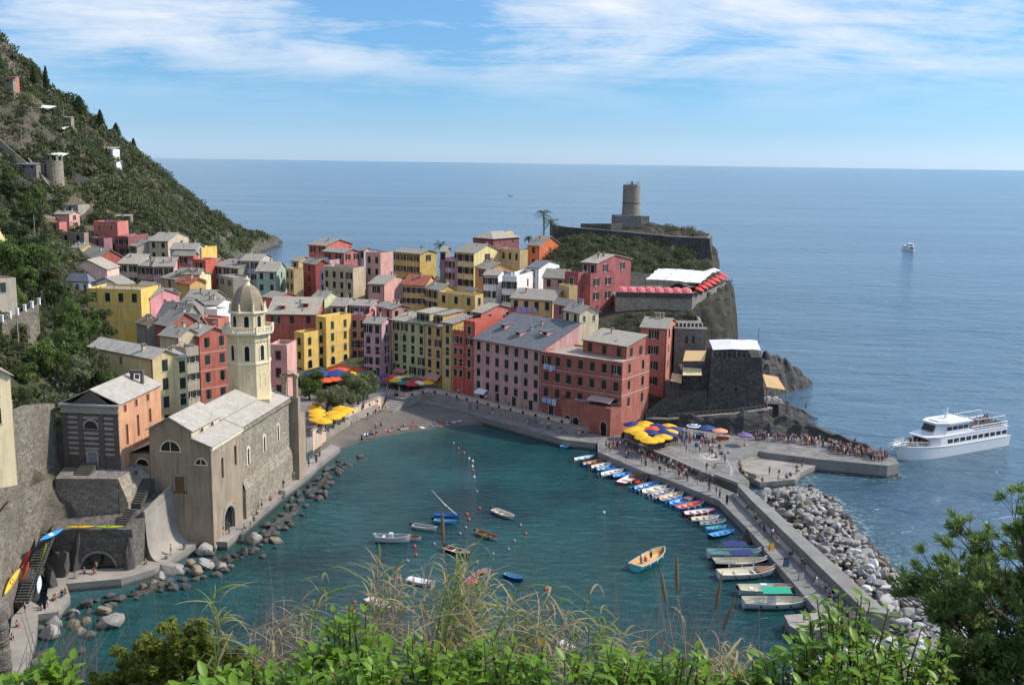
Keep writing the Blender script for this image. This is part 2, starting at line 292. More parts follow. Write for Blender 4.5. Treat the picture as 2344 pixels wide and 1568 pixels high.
# ------------------------------------------------------------------ coastline and height field
COAST = [(-166, 744.8), (-158, 700), (-156, 616), (-150, 504), (-140, 455), (-118, 417.2), (-90, 385), (-60, 372.4), (-20, 369.6), (8, 399), (45, 408.8), (67, 375), (69, 329), (63, 287), (57.5, 262), (55, 240), (53, 221.2), (44, 210), (30, 221.2),
         (20, 228.2), (5, 235.2), (-12, 249.2), (-35, 260.4), (-48, 235.2), (-46, 196), (-48, 179.2), (-52, 151.2), (-62, 138.6), (-67, 123.2), (-66, 106.4), (-58, 89.6), (-40, 77), (-15, 70), (20, 65.8), (52, 64.4), (75, 56), (110, 28), (160, -28), (230, -364),
         (-700, -364), (-700, 800), (-330, 790), (-225, 765), (-185, 752)]
CTRL = [(-237, 480, 114), (-228, 480, 93), (-217, 480, 85), (-210, 490, 79), (-210.3, 506.8, 73), (-206.8, 532, 70), (-203.5, 567, 58), (-199.8, 588, 51), (-195, 630, 33), (-190, 672, 14), (-184.6, 714, 6.5), (-172, 735, 2),
        (-280, 500, 135), (-270, 560, 75), (-250, 644, 34), (-235, 728, 8), (-320, 440, 170), (-320, 588, 95), (-400, 420, 240), (-400, 700, 160), (-280, 784, 30),
        (-213, 440, 66), (-193, 440, 47), (-200, 500, 60), (-168.1, 462, 38), (-168.4, 518, 23.5), (-166, 432, 32), (-216, 450, 83), (-184, 380, 41), (-131.6, 280, 33), (-138, 284, 36), (-110.2, 224, 29), (-77.6, 170.8, 22), (-78, 147, 25), (-113, 238, 28),
        (-160, 380, 23), (-170, 390, 27), (-176, 404, 31), (-150, 400, 25), (-200, 340, 62), (-240, 380, 100), (-164.2, 560, 10), (-160, 602, 5), (-140, 392, 20), (-120, 371, 13), (-100, 336, 12), (-70, 322, 13), (-90, 280, 13), (-85, 224, 15), (-72, 196, 11), (-62, 175, 10), (-60, 156.8, 11), (-68, 144.2, 12.8), (-55, 210, 8), (-45, 259, 4), (-20, 266, 8), (-60, 280, 9),
        (-30, 301, 15), (-45, 336, 17), (-10, 315, 21), (-20, 350, 20), (10, 252, 10), (18, 268.8, 20), (30, 245, 14), (36, 236, 6), (30, 287, 24), (45, 273, 23.5), (60, 273, 23.5), (57, 287, 24), (18, 318, 34), (36, 320, 33), (50, 318, 30), (60, 319.2, 26.5), (30, 305, 29.5), (45, 303, 26.5),
        (15, 336, 33), (40, 350, 36), (62, 343, 35.5), (40, 380.8, 36), (55, 366.8, 35.5), (20, 366.8, 33), (55, 248, 11), (50, 226, 1), (40, 223, 1), (60, 301, 25),
        (0, 0, 56.2), (0, 14, 47), (0, 35, 31), (0, 63, 6), (-30, 28, 40), (-45, 63, 16), (-60, 56, 30), (30, 28, 36), (60, 28, 25), (40, 61.6, 4), (-80, 84, 34), (-90, 119, 34), (-78, 123.2, 27), (-120, 154, 45), (-100, 182, 33), (-70, 134.4, 22), (-160, 182, 64), (-160, 252, 50), (-250, 210, 120),
        (0, -42, 72), (-60, -42, 78), (60, -42, 62), (-200, -140, 140), (150, -168, 70), (-400, 0, 190), (-600, 280, 260)]
def tps(ctrl):
    a = np.array(ctrl, float); p = a[:, :2] / 100; n = len(a)
    def U(r2): return np.where(r2 > 1e-12, r2 * np.log(r2 + 1e-12), 0)
    K = U(((p[:, None] - p[None]) ** 2).sum(2)) + np.eye(n) * 0.002
    Q = np.hstack([np.ones((n, 1)), p]); A = np.block([[K, Q], [Q.T, np.zeros((3, 3))]])
    s = np.linalg.solve(A, np.concatenate([a[:, 2], np.zeros(3)]))
    def f(xy):
        q = np.asarray(xy) / 100; out = np.empty(len(q))
        for i in range(0, len(q), 8000):
            b = q[i:i + 8000]; out[i:i + 8000] = U(((b[:, None] - p[None]) ** 2).sum(2)) @ s[:n] + s[n] + b @ s[n + 1:]
        return out
    return f
TPS = tps(CTRL)
def poly_sd(xy, poly):
    """signed distance, positive inside"""
    xy = np.asarray(xy, float); d = np.full(len(xy), 1e9); ins = np.zeros(len(xy), bool); n = len(poly)
    for i in range(n):
        a = np.array(poly[i], float); b = np.array(poly[(i + 1) % n], float); e = b - a
        t = np.clip(((xy - a) @ e) / (e @ e), 0, 1); d = np.minimum(d, np.linalg.norm(xy - a - t[:, None] * e, axis=1))
        c = ((a[1] > xy[:, 1]) != (b[1] > xy[:, 1])); 
        with np.errstate(divide='ignore', invalid='ignore'):
            xx = a[0] + (xy[:, 1] - a[1]) / (b[1] - a[1]) * e[0]
        ins ^= c & (xy[:, 0] < xx)
    return np.where(ins, d, -d)
def fbm(xy, s, octv=4, seed=0.0):
    out = np.empty(len(xy))
    for i, (x, y) in enumerate(xy): out[i] = mnoise.fractal(Vector((x * s + seed, y * s - seed, seed * 0.37)), 0.9, 2.1, octv)
    return out
def height(xy, rough=True):
    xy = np.asarray(xy, float); z = TPS(xy); d = poly_sd(xy, COAST)
    if rough:
        wob = fbm(xy, 0.07, 5, 3.3); d = d + wob * np.where(xy[:, 0] > 25, 3.4, 2.2)
        wild = np.clip((-xy[:, 0] - 125) / 30, 0, 1) * np.clip((xy[:, 1] - 210) / 80, 0, 1)
        z = z + wob * (0.4 + 3.5 * wild) + fbm(xy, 0.33, 4, 9.1) * (0.25 + 1.6 * wild + 2.0 * (xy[:, 0] > 44))
    k = np.where(xy[:, 0] > 25, 8.0, 1.3); k = np.where((xy[:, 0] < -120) & (xy[:, 1] > 350), 1.9, k); k = np.where((xy[:, 0] < -45) & (xy[:, 1] < 154), 3.0, k)
    return np.maximum(np.minimum(z, -0.6 + k * d), -4.0)
def hz1(x, y): return float(height([(x, y)], False)[0])
def terrain(name, x0, x1, y0, y1, step, cut=None, mat=None):
    nx = int((x1 - x0) / step); ny = int((y1 - y0) / step)
    X, Y = np.meshgrid(np.linspace(x0, x1, nx + 1), np.linspace(y0, y1, ny + 1)); xy = np.stack([X.ravel(), Y.ravel()], 1)
    z = height(xy); keep = z > -3.9
    if cut: keep &= ~((xy[:, 0] > cut[0] + step) & (xy[:, 0] < cut[1] - step) & (xy[:, 1] > cut[2] + step) & (xy[:, 1] < cut[3] - step))
    idx = np.arange((nx + 1) * (ny + 1)).reshape(ny + 1, nx + 1)
    q = np.stack([idx[:-1, :-1], idx[:-1, 1:], idx[1:, 1:], idx[1:, :-1]], -1).reshape(-1, 4); q = q[keep[q].any(1)]
    if cut: q = q[~((xy[q][:, :, 0] > cut[0]) & (xy[q][:, :, 0] < cut[1]) & (xy[q][:, :, 1] > cut[2]) & (xy[q][:, :, 1] < cut[3])).all(1)]
    me = bpy.data.meshes.new(name); me.from_pydata(np.column_stack([xy, z]).tolist(), [], q.tolist()); me.materials.append(mat or M_terrain)
    me.polygons.foreach_set('use_smooth', [True] * len(me.polygons))
    return tag(link(name, me), kind='structure')
terrain('hillside', -420, 20, 120, 920, 3.0)
terrain('headland', 12, 84, 196, 420, 1.3, mat=M_headland)
terrain('near_slope', -110, 170, -80, 122, 3.0)

# ------------------------------------------------------------------ sea
def mk_water():
    m, t = newmat('sea_water'); g = t.n('ShaderNodeNewGeometry'); pos = g.outputs['Position']
    dep = t.n('ShaderNodeAttribute', attribute_name='shallow').outputs['Fac']; har = t.n('ShaderNodeAttribute', attribute_name='harbour').outputs['Fac']; foam = t.n('ShaderNodeAttribute', attribute_name='foam').outputs['Fac']
    big = t.noise(t.n('ShaderNodeMapping', {'Vector': pos, 'Scale': (0.002, 0.012, 1)}).outputs[0], 1.0, 5, 0.6)
    mid = t.noise(pos, 0.05, 5, 0.6)
    sea = t.mix(t.ramp(big, [(0.4, (0, 0, 0)), (0.62, (1, 1, 1))]), (0.048, 0.105, 0.165, 1), (0.080, 0.155, 0.22, 1))
    hb = t.mix(t.ramp(mid, [(0.36, (0, 0, 0)), (0.62, (1, 1, 1))]), (0.005, 0.034, 0.040, 1), (0.010, 0.075, 0.080, 1))
    c = t.mix(har, sea, hb)
    sd_ = t.math('ADD', dep, t.math('MULTIPLY', t.math('SUBTRACT', mid, 0.5), t.math('MULTIPLY', dep, 0.9)), True)
    c = t.mix(t.ramp(sd_, [(0.0, (0, 0, 0)), (1.0, (1, 1, 1))]), c, (0.035, 0.09, 0.075, 1))
    fo = t.math('MULTIPLY', foam, t.ramp(t.noise(pos, 0.9, 6, 0.7), [(0.5, (0, 0, 0)), (0.62, (1, 1, 1))]))
    c = t.mix(fo, c, (0.75, 0.8, 0.8, 1))
    rip = t.n('ShaderNodeMapping', {'Vector': pos, 'Rotation': (0, 0, 0.5), 'Scale': (0.55, 1.3, 1)}).outputs[0]
    w1 = t.noise(rip, 0.55, 5, 0.62, 0.7); w2 = t.noise(t.n('ShaderNodeMapping', {'Vector': pos, 'Rotation': (0, 0, -0.25), 'Scale': (0.05, 0.12, 1)}).outputs[0], 1.0, 4, 0.55, 0.4)
    hgt = t.math('ADD', w1, t.math('MULTIPLY', t.math('MULTIPLY', w2, 5.0), t.math('SUBTRACT', 1.0, t.math('MULTIPLY', har, 0.8))))
    b = t.n('ShaderNodeBump', {'Height': hgt, 'Strength': 0.85, 'Distance': 0.8}).outputs[0]
    p = t.n('ShaderNodeBsdfPrincipled', {'Base Color': c, 'Roughness': t.math('ADD', t.math('SUBTRACT', 0.13, t.math('MULTIPLY', har, 0.06)), t.math('MULTIPLY', fo, 0.6)), 'IOR': 1.333, 'Normal': b})
    t.n('ShaderNodeOutputMaterial', {'Surface': p.outputs[0]}); return m
M_water = mk_water()
HARBOUR = [(-66, 98), (-62, 128.8), (-48, 137.2), (-42, 175), (-36, 203), (-8, 232.4), (18, 204.4), (38, 154), (41, 117.6), (36, 98), (20, 56), (-40, 56)]
def sea():
    xs = np.concatenate([[-60000, -8000, -1500, -400], np.arange(-90, 141, 2.0), [300, 900, 3000, 12000, 60000]])
    ys = np.concatenate([[-3000, -500, 0], np.arange(60, 290, 2.0), [330, 480, 900, 2000, 6000, 20000, 70000]])
    X, Y = np.meshgrid(xs, ys); xy = np.stack([X.ravel(), Y.ravel()], 1); n = len(xy)
    idx = np.arange(n).reshape(len(ys), len(xs)); q = np.stack([idx[:-1, :-1], idx[:-1, 1:], idx[1:, 1:], idx[1:, :-1]], -1).reshape(-1, 4)
    me = bpy.data.meshes.new('sea'); me.from_pydata(np.column_stack([xy, np.zeros(n)]).tolist(), [], q.tolist()); me.materials.append(M_water)
    har = np.clip(0.5 + poly_sd(xy, HARBOUR) / 6, 0, 1)
    land = np.maximum.reduce([poly_sd(xy, p) for p in (COAST, PIAZZA, APRON, BREAKWATER)]); shore = np.exp(-np.maximum(0, -land) / 7.0)
    bl = poly_sd(xy, [tuple(p) for p in WATERLINE] + [(-20, 259), (-50, 238)]); beach = np.exp(-np.maximum(0, -bl) / 5.0)
    leftsh = np.exp(-np.maximum(0, -poly_sd(xy, CHURCH_WALK)) / 6.0)
    mid = np.exp(-(((xy[:, 0] - 5) / 24) ** 2 + ((xy[:, 1] - 140) / 22) ** 2)) * 0.45
    spots = np.exp(-(((xy[:, 0] - 62) / 9) ** 2 + ((xy[:, 1] - 221) / 12) ** 2)) * 0.7
    sh = np.clip(np.maximum.reduce([shore * 0.45, beach * 0.8, leftsh * 0.5, mid, spots]), 0, 1)
    foam = .45 * np.exp(-np.abs(land) / 1.6) * (1 - har) * (xy[:, 0] > 30)
    for nm, arr in (('shallow', sh), ('harbour', har), ('foam', foam)):
        at = me.attributes.new(nm, 'FLOAT', 'POINT'); at.data.foreach_set('value', arr.astype(np.float32))
    tag(link('sea', me), kind='structure')
BREAKWATER = [(41, 170.8), (47, 176.4), (52, 180.6), (57, 179.2), (58, 168), (57, 156.8), (57, 145.6), (58, 135.8), (60, 126), (64, 114.8), (66, 100.8), (50, 95.2), (34, 98), (31, 110.6), (36, 116.2), (46, 120.4)]
sea()

# ------------------------------------------------------------------ quays, square, beach
def slab(name, poly, z, mats, z0=-3.0):
    o = MB().prism(poly, z0, z, top=False)
    mb = o; mb.mat(1); n = len(poly); ar = sum(poly[i][0] * poly[(i + 1) % n][1] - poly[(i + 1) % n][0] * poly[i][1] for i in range(n))
    pp = poly if ar > 0 else poly[::-1]; mb.face([(x, y, z) for x, y in pp])
    return tag(mb.build(name, mats), kind='structure')
slab('pier', PIER, 1.6, [M_concrete, M_paving]); slab('landing_stage', LANDING, 1.5, [M_concrete, M_concrete_w])
slab('harbour_square', PIAZZA, 2.5, [M_concrete, M_paving]); slab('sunken_apron', APRON, 1.3, [M_concrete, M_concrete_w])
slab('quay_walk', LOWWALK, 1.65, [M_concrete, M_square])
slab('church_quay', CHURCH_WALK, 1.3, [M_concrete, M_concrete_w]); slab('shore_path', STEPS_PATH, 1.25, [M_concrete, M_concrete_w])
SQUARE = [(-40.6, 199.5), (-38.7, 207.8), (-34.7, 220.9), (-30.7, 231.6), (-29.9, 239.7), (-25, 236.9), (-20.5, 242.9), (-17, 240.5), (-1.5, 225.8), (12.6, 212.7), (24.6, 216.3), (30, 231), (10, 252), (-20, 268.8), (-52, 277.2), (-66, 254.8), (-58, 231), (-52, 210), (-47, 196)]
slab('village_square', SQUARE, 3.0, [M_concrete_w, M_square])

# corner xy, bearing of the shaded front, front width, depth, base z, eave z, roof, rise, wall, roof colour, windows on both fronts, label
HOUSES = [
 ((-52.9, 259.2), 143.3, 3.6, 7.8, 3.2, 13.7, 'terrace', 1.0, 'yellow', 'slate', '2x1c', '2x2c+1x2b', 'lemon yellow house with roof terrace and dark green shutters beside the blue umbrellas', {}),
 ((-48.0, 263.5), 143.3, 3.8, 9.0, 3.2, 17.2, 'flat', 0.9, 'yellow', 'tan', '1x1c', '3x2c+1x2b', 'tall lemon yellow house with notched parapet beside the square', {}),
 ((-51.8, 270.8), 180.0, 13.0, 9.0, 4, 17.6, 'sa', 3.2, 'red', 'tan', '1x3m', '', 'red house with broad pale roof and two roof dormers behind the yellow house', {'dormer': 2}),
 ((-38.6, 270.8), 173.0, 4.3, 9.0, 4, 16.7, 'terrace', 1.0, 'salmon', 'slate', '5x2m', '', 'slim salmon house with laundry terrace between lemon yellow and lilac houses', {}),
 ((-38.7, 278.1), 168.9, 5.7, 6.0, 14, 19.0, 'sa', 0.8, 'lilac', 'slate', '1x2o', '', 'small lilac penthouse with blue terrace furniture above the slim salmon house', {}),
 ((-32.9, 257.7), 161.1, 5.0, 5.5, 3.2, 17.4, 'ga', 1.2, 'lilac', 'slate', '5x2m', '5x1m', 'lilac corner house with stone arcade base above the square', {}),
 ((-32.2, 273.7), 128.3, 8.0, 5.9, 10, 18.9, 'gb', 1.0, 'pink', 'slate', '1x2c', '1x2c', 'pale pink gabled house behind the lilac corner house', {}),
 ((-21.6, 254.8), 142.2, 11.6, 6.0, 4, 17.9, 'sa', 1.4, 'green', 'tan', '5x4m', '', 'pistachio green house with white string courses by the square', {'altana': 1}),
 ((-17.1, 250.4), 138.8, 5.9, 7.0, 4, 18.0, 'sa', 1.2, 'ochre', 'slate', '5x2m', '', 'ochre house with open dormer terrace above the red umbrellas', {'altana': 2}),
 ((-14.3, 246.1), 137.7, 3.6, 7.0, 4, 19.5, 'sa', 1.2, 'gold', 'slate', '6x1m', '', 'narrow mustard house between ochre and red houses', {}),
 ((-11.5, 243.9), 137.7, 3.8, 7.0, 4, 17.3, 'terrace', 0.9, 'scarlet', 'slate', '5x2m', '', 'narrow scarlet house with laundry line under its roof terrace', {}),
 ((-8.8, 241.7), 137.7, 3.8, 14.0, 4, 20.0, 'terrace', 0.8, 'scarlet', 'slate', '6x1m', '', 'tall scarlet house with corner terrace', {}),
 ((-7.6, 250.4), 135.2, 3.2, 11.9, 12, 21.6, 'gb', 1.6, 'salmon', 'tan', '1x1o', '1x2c', 'salmon gabled attic house with two windows above the scarlet house', {}),
 ((6.5, 225.2), 136.5, 21.2, 13.0, 3, 17.1, 'sa', 4.6, 'dustpink', 'darkslate', '4x7c', '', 'long dusty pink house with dark slate roof and roof windows', {'dormer': 3}),
 ((23.2, 212.6), 144.8, 20.5, 12.1, 3, 16.8, 'flat', 0.35, 'brick', 'tan', '3x7m', '3x2c', 'large brick red house with laundry and striped awning on the harbour', {'terr': 1}),
 ((24.5, 217.7), 137.7, 11.9, 6.9, 14, 19.6, 'sa', 1.6, 'brick', 'tan', '1x3c', '1x2c', 'red penthouse floor with pale slab roof on the large brick red house', {}),
 ((35.3, 233.0), 161.6, 6.0, 11.3, 3, 21.1, 'gb', 1.6, 'salmon2', 'slate', '4x1o', '3x2c', 'tall salmon house with cream seaward gable beside the stone steps', {}),
 ((38.6, 241.7), 141.1, 4.0, 1.4, 5, 20.3, 'flat', 0.3, 'gold', 'slate', '', '3x1c', 'sliver of yellow house behind the tall salmon house', {}),
 ((15.4, 235.2), 122.6, 6.3, 5.5, 10, 24.1, 'gb', 1.4, 'cream', 'slate', '1x2m', '1x2p', 'weathered cream house with flaking plaster and slate gable', {}),
 ((14.2, 245.0), 129.3, 6.6, 3.3, 12, 24.3, 'ga', 1.2, 'mauve', 'slate', '2x1o', '', 'mauve house tucked behind the weathered cream house', {}),
 ((9.9, 254.8), 157.6, 11.2, 12.6, 14, 24.3, 'ga', 1.8, 'straw', 'slate', '2x4c', '', 'straw yellow house with lilac sheets drying under its eaves', {}),
 ((14.1, 257.6), 114.9, 5.8, 2.4, 18, 27.4, 'flat', 0.3, 'straw', 'slate', '', '', 'small straw yellow flat roofed annex under the crimson house', {}),
 ((16.7, 263.2), 137.0, 4.5, 2.9, 18, 29.6, 'terrace', 0.9, 'crimson', 'slate', '2x1c', '', 'crimson lower wing with roof terrace', {}),
 ((19.8, 263.2), 135.6, 5.8, 9.5, 18, 29.4, 'terrace', 0.9, 'crimson', 'slate', '2x1c', '2x2o', 'crimson block with railed balcony over the vine slope', {}),
 ((21.6, 267.4), 142.7, 4.6, 17.2, 18, 32.5, 'gb', 1.7, 'crimson', 'tan', '1x2c', '1x2o', 'crimson upper house with slate gable facing the sea', {'chim': 1}),
 ((1.0, 273.0), 159.9, 4.1, 17.9, 16, 27.3, 'terrace', 1.1, 'white', 'white', '2x2o', '1x1c', 'white house with walled roof terrace and glazed balcony', {}),
 ((7.1, 285.6), 155.9, 3.5, 15.5, 18, 29.2, 'ga', 1.4, 'white', 'darkslate', '2x1c', '', 'whitewashed house with dark single slope roof', {}),
 ((-4.1, 277.2), 166.3, 3.9, 10.2, 16, 27.9, 'ga', 1.0, 'white', 'slate', '2x2m', '', 'small white house with slate roof behind glazed terraces', {}),
 ((14.0, 274.4), 158.8, 6.3, 6.8, 16, 27.7, 'ga', 2.0, 'dustpink', 'slate', '2x2c', '', 'dusty pink house between white house and crimson wing', {}),
 ((7.8, 310.8), 138.0, 4.6, 10.0, 22, 33.4, 'gb', 2.6, 'orange', 'slate', '2x1c', '1x1p', 'bright orange house with yellow quoins below the castle', {}),
 ((1.9, 299.6), 128.7, 9.2, 3.0, 20, 32.4, 'flat', 0.6, 'tan2', 'slate', '1x3c', '', 'tan house with planted roof terrace beside the orange house', {}),
 ((-6.5, 330.4), 141.1, 8.5, 13.3, 24, 33.9, 'hip', 2.0, 'plum', 'tan', '', '1x2p', 'plum red house with broad hipped slate roof by the palms', {}),
 ((-11.3, 296.8), 143.8, 7.2, 12.7, 18, 32.1, 'gb', 2.2, 'butter', 'slate', '3x3o', '1x1o', 'tall buttery house with stacked balconies and open shutters', {}),
 ((-17.0, 299.6), 133.0, 4.0, 6.0, 18, 29.9, 'flat', 0.5, 'lilac', 'slate', '3x2o', '', 'lilac house hung with washing beside the tall buttery house', {}),
 ((-20.3, 310.8), 173.3, 1.7, 8.0, 18, 31.2, 'ga', 1.2, 'brown', 'slate', '1x1c', '', 'grey brown house beside the palm', {}),
 ((-6.9, 287.0), 124.5, 6.8, 8.2, 18, 28.6, 'gb', 1.6, 'apricot', 'slate', '1x1o', '', 'apricot gabled house with railed balcony', {}),
 ((-10.1, 270.2), 136.0, 3.5, 1.4, 18, 24.6, 'ga', 0.6, 'gold', 'slate', '', '', 'square golden stair head on the angular golden house', {}),
 ((-24.6, 288.4), 161.0, 6.6, 8.3, 16, 23.6, 'ga', 2.4, 'ochre', 'redtile', '2x4o', '', 'ochre house with red tiled roof and long balcony', {}),
 ((-19.7, 280.0), 132.9, 6.6, 5.6, 16, 23.4, 'ga', 1.4, 'ochre', 'slate', '2x3o', '', 'ochre house with grey roof beside the red tiled one', {}),
 ((-9.6, 263.2), 144.9, 12.4, 3.5, 14, 24.0, 'flat', 0.35, 'gold', 'slate', '2x3c', '1x1c', 'angular golden house with flat terrace roof', {}),
 ((-29.3, 324.8), 143.3, 11.3, 8.0, 20, 29.2, 'gb', 1.0, 'mustard', 'slate', '2x4o', '1x1o', 'mustard house with low gable against the sea', {}),
 ((-40.6, 316.4), 146.9, 6.1, 5.9, 18, 29.3, 'terrace', 0.9, 'pink', 'slate', '2x2c', '', 'pink house with pillared roof terrace and stair head', {}),
 ((-37.4, 299.6), 167.1, 4.9, 18.7, 14, 22.4, 'ga', 1.6, 'pink', 'slate', '1x1o', '', 'low pink house with long slate roof and terrace', {}),
 ((-48.2, 310.8), 149.2, 11.8, 5.7, 14, 25.0, 'terrace', 1.0, 'sand', 'slate', '3x4m', '', 'sand coloured house with crenellated roof terrace', {}),
 ((-54.1, 330.4), 145.5, 9.4, 7.6, 18, 28.7, 'gb', 1.0, 'magenta', 'slate', '1x2o', '1x2o', 'raspberry pink house with open white windows', {}),
 ((-57.9, 326.2), 148.7, 5.3, 7.0, 16, 26.1, 'terrace', 0.7, 'lilac', 'slate', '2x2c', '', 'lilac house with roof terrace under the raspberry house', {}),
 ((-62.3, 344.4), 145.7, 8.0, 12.7, 20, 29.7, 'gb', 1.8, 'coral', 'slate', '2x2o', '', 'coral house on top of the skyline with two open windows', {}),
 ((-48.3, 336.0), 138.9, 2.3, 3.2, 18, 29.1, 'gb', 0.8, 'white', 'slate', '1x1c', '1x1c', 'small white gabled house beside the raspberry house', {}),
 ((-61.9, 323.4), 132.3, 7.4, 5.0, 14, 25.6, 'ga', 1.4, 'crimson2', 'slate', '3x1c', '', 'tall wine red house with single file of windows', {}),
 ((-56.0, 316.4), 169.4, 3.4, 6.0, 14, 24.1, 'flat', 0.3, 'blue', 'slate', '2x1o', '', 'slim powder blue house with dark balcony', {}),
 ((-67.9, 319.2), 127.3, 5.7, 3.3, 14, 24.0, 'flat', 0.5, 'tan2', 'slate', '2x2c', '', 'tan house stepping up to a terrace', {}),
 ((-69.2, 333.2), 153.8, 2.9, 6.5, 16, 25.6, 'ga', 1.2, 'tan2', 'slate', '1x1c', '', 'upper tan house behind the stepped terrace', {}),
 ((-73.8, 322.0), 173.1, 6.6, 9.1, 12, 23.3, 'ga', 2.6, 'mint', 'tan', '2x2c', '2x1c', 'mint green house with big sloping tan roof', {}),
 ((-82.0, 333.2), 175.5, 6.1, 14.2, 12, 25.4, 'ga', 1.6, 'palegrey', 'slate', '2x2o', '', 'pale grey house with white gable and small terrace', {}),
 ((-88.0, 330.4), 144.8, 11.5, 6.0, 12, 23.3, 'sa', 1.8, 'grey', 'slate', '2x3o', '', 'grey house with hanging terrace and slate roof', {}),
 ((-100.3, 347.2), 167.4, 3.7, 7.2, 12, 23.3, 'gb', 1.2, 'rust', 'slate', '1x1c', '', 'rust brown house with pale blue gable', {}),
 ((-103.9, 336.0), 170.5, 7.0, 3.3, 12, 26.6, 'ga', 1.2, 'scarlet', 'slate', '1x1o', '', 'scarlet house with washing on its terrace', {}),
 ((-98.8, 331.8), 159.4, 5.1, 6.0, 12, 25.3, 'flat', 0.5, 'scarlet', 'slate', '1x1o', '', 'scarlet lower block with white door', {}),
 ((-110.5, 366.8), 163.4, 3.9, 9.8, 14, 25.7, 'terrace', 0.9, 'yellow', 'slate', '1x1c', '', 'bright yellow house with round topped roof terrace wall', {}),
 ((-126.1, 378.0), 178.3, 7.0, 22.4, 14, 27.8, 'gb', 2.4, 'sand', 'slate', '2x2m', '', 'sand coloured house with lit cream gable', {}),
 ((-135.0, 383.6), 149.7, 6.1, 7.0, 14, 26.8, 'sa', 1.6, 'bluegrey', 'slate', '2x2o', '', 'blue grey house wedged beside the sand coloured house', {}),
 ((-111.0, 361.2), -179.5, 8.7, 11.0, 12, 26.4, 'ga', 1.8, 'bluegrey', 'slate', '1x2c', '', 'blue grey house with long roof and salmon gable', {}),
 ((-143.6, 386.4), 176.4, 5.1, 18.3, 14, 28.2, 'flat', 0.6, 'maroon', 'slate', '2x2o', '', 'maroon house with flat orange edged roof', {}),
 ((-136.5, 375.2), 137.1, 5.6, 6.0, 14, 26.0, 'ga', 1.0, 'grey', 'slate', '1x1o', '', 'narrow grey house under the maroon house', {}),
 ((-150.5, 380.8), 145.8, 8.3, 3.5, 20, 27.9, 'flat', 0.5, 'mauve', 'slate', '1x1c', '', 'mauve house with cluttered roof terrace', {}),
 ((-160.0, 386.4), 168.0, 10.2, 2.8, 24, 29.4, 'flat', 0.5, 'brown', 'slate', '1x2b', '', 'brown house with arched window on the slope', {}),
 ((-152.7, 400.4), 170.3, 10.1, 8.0, 28, 32.5, 'terrace', 0.8, 'salmon', 'slate', '1x2y', '', 'salmon house with amber shutters under the crag', {}),
 ((-173.9, 397.6), 159.4, 4.7, 3.8, 28, 32.5, 'flat', 0.5, 'salmon', 'slate', '1x1b', '', 'salmon house with arched doorway', {}),
 ((-173.5, 406.0), 175.8, 6.1, 8.3, 30, 35.5, 'ga', 1.0, 'pink', 'slate', '', '1x1o', 'pale pink house with flat slate eaves high on the slope', {}),
 ((-175.7, 420.0), 164.3, 7.4, 7.0, 34, 38.4, 'flat', 0.3, 'grey', 'slate', '1x1c', '', 'small grey stone house topmost of the slope', {}),
 ((-140.9, 336.0), 166.2, 4.3, 10.2, 20, 27.9, 'gb', 1.8, 'mustard', 'slate', '1x1o', '', 'mustard house with gable wall above the trees', {}),
 ((-130.8, 324.8), 136.6, 12.6, 8.5, 18, 26.4, 'gb', 2.6, 'rust2', 'slate', '1x2o', '', 'brick red gabled house with twin grey roofs', {}),
 ((-113.0, 287.0), 180.0, 10.6, 9.0, 18, 27.0, 'gc', 2.6, 'blush', 'tan', '', '', 'blush house with wide red edged gable', {}),
 ((-109.7, 266.0), 168.9, 6.5, 2.4, 18, 26.1, 'hip', 2.0, 'white', 'bluegreyroof', '1x3p', '', 'whitewashed house with blue grey hipped roof', {}),
 ((-99.4, 260.4), 166.1, 8.3, 6.0, 18, 25.9, 'gc', 1.8, 'white', 'slate', '', '', 'low white gable beside the blue grey roof', {}),
 ((-83.6, 231.0), 174.4, 12.6, 9.0, 17, 28.2, 'terrace', 0.5, 'yellow', 'slate', '1x4c', '', 'yellow house with umbrellas and chimney posts on its roof terrace', {}),
 ((-83.0, 235.2), 153.3, 2.9, 8.8, 15, 26.2, 'ga', 1.6, 'pink2', 'slate', '', '1x1p', 'bubblegum pink house with grey roof below the yellow terrace', {}),
 ((-113.0, 310.8), 171.9, 6.4, 7.0, 14, 26.2, 'sa', 2.2, 'sand', 'tan', '2x2o', '', 'sand house with long balcony in the roofscape', {}),
 ((-107.9, 309.4), 162.2, 5.6, 7.0, 14, 25.7, 'sa', 1.8, 'dustpink', 'slate', '2x2o', '', 'dusty pink house sharing a long balcony', {}),
 ((-101.3, 308.0), -171.2, 5.9, 7.0, 14, 25.9, 'sa', 2.0, 'dustpink', 'slate', '1x2o', '', 'dusty pink house with wide slate roof beside the scarlet house', {}),
 ((-91.1, 299.6), 170.0, 6.9, 4.1, 12, 24.5, 'ga', 1.6, 'cream', 'slate', '', '', 'cream house with flat slate roof under the scarlet house', {}),
 ((-97.1, 298.2), 139.8, 8.5, 6.0, 12, 23.1, 'sa', 1.8, 'sand', 'slate', '1x1c', '', 'sand house with steep slate roof', {}),
 ((-90.6, 288.4), 141.0, 6.9, 5.4, 12, 23.1, 'gb', 1.2, 'ochre', 'redtile', '', '', 'ochre house with faded red tiled roof', {}),
 ((-92.8, 263.2), 151.3, 4.8, 3.7, 12, 24.8, 'ga', 1.4, 'tan2', 'tan', '', '', 'tan roofed house behind the yellow roof terrace', {}),
 ((-86.2, 254.8), 172.7, 4.6, 7.9, 12, 23.8, 'ga', 1.6, 'grey', 'slate', '', '', 'grey roofed house above the bubblegum pink wall', {}),
 ((-70.6, 221.2), 153.0, 7.9, 4.5, 12, 24.0, 'ga', 2.6, 'grey', 'slate', '', '1x1c', 'grey house with long ridged slate roof', {}),
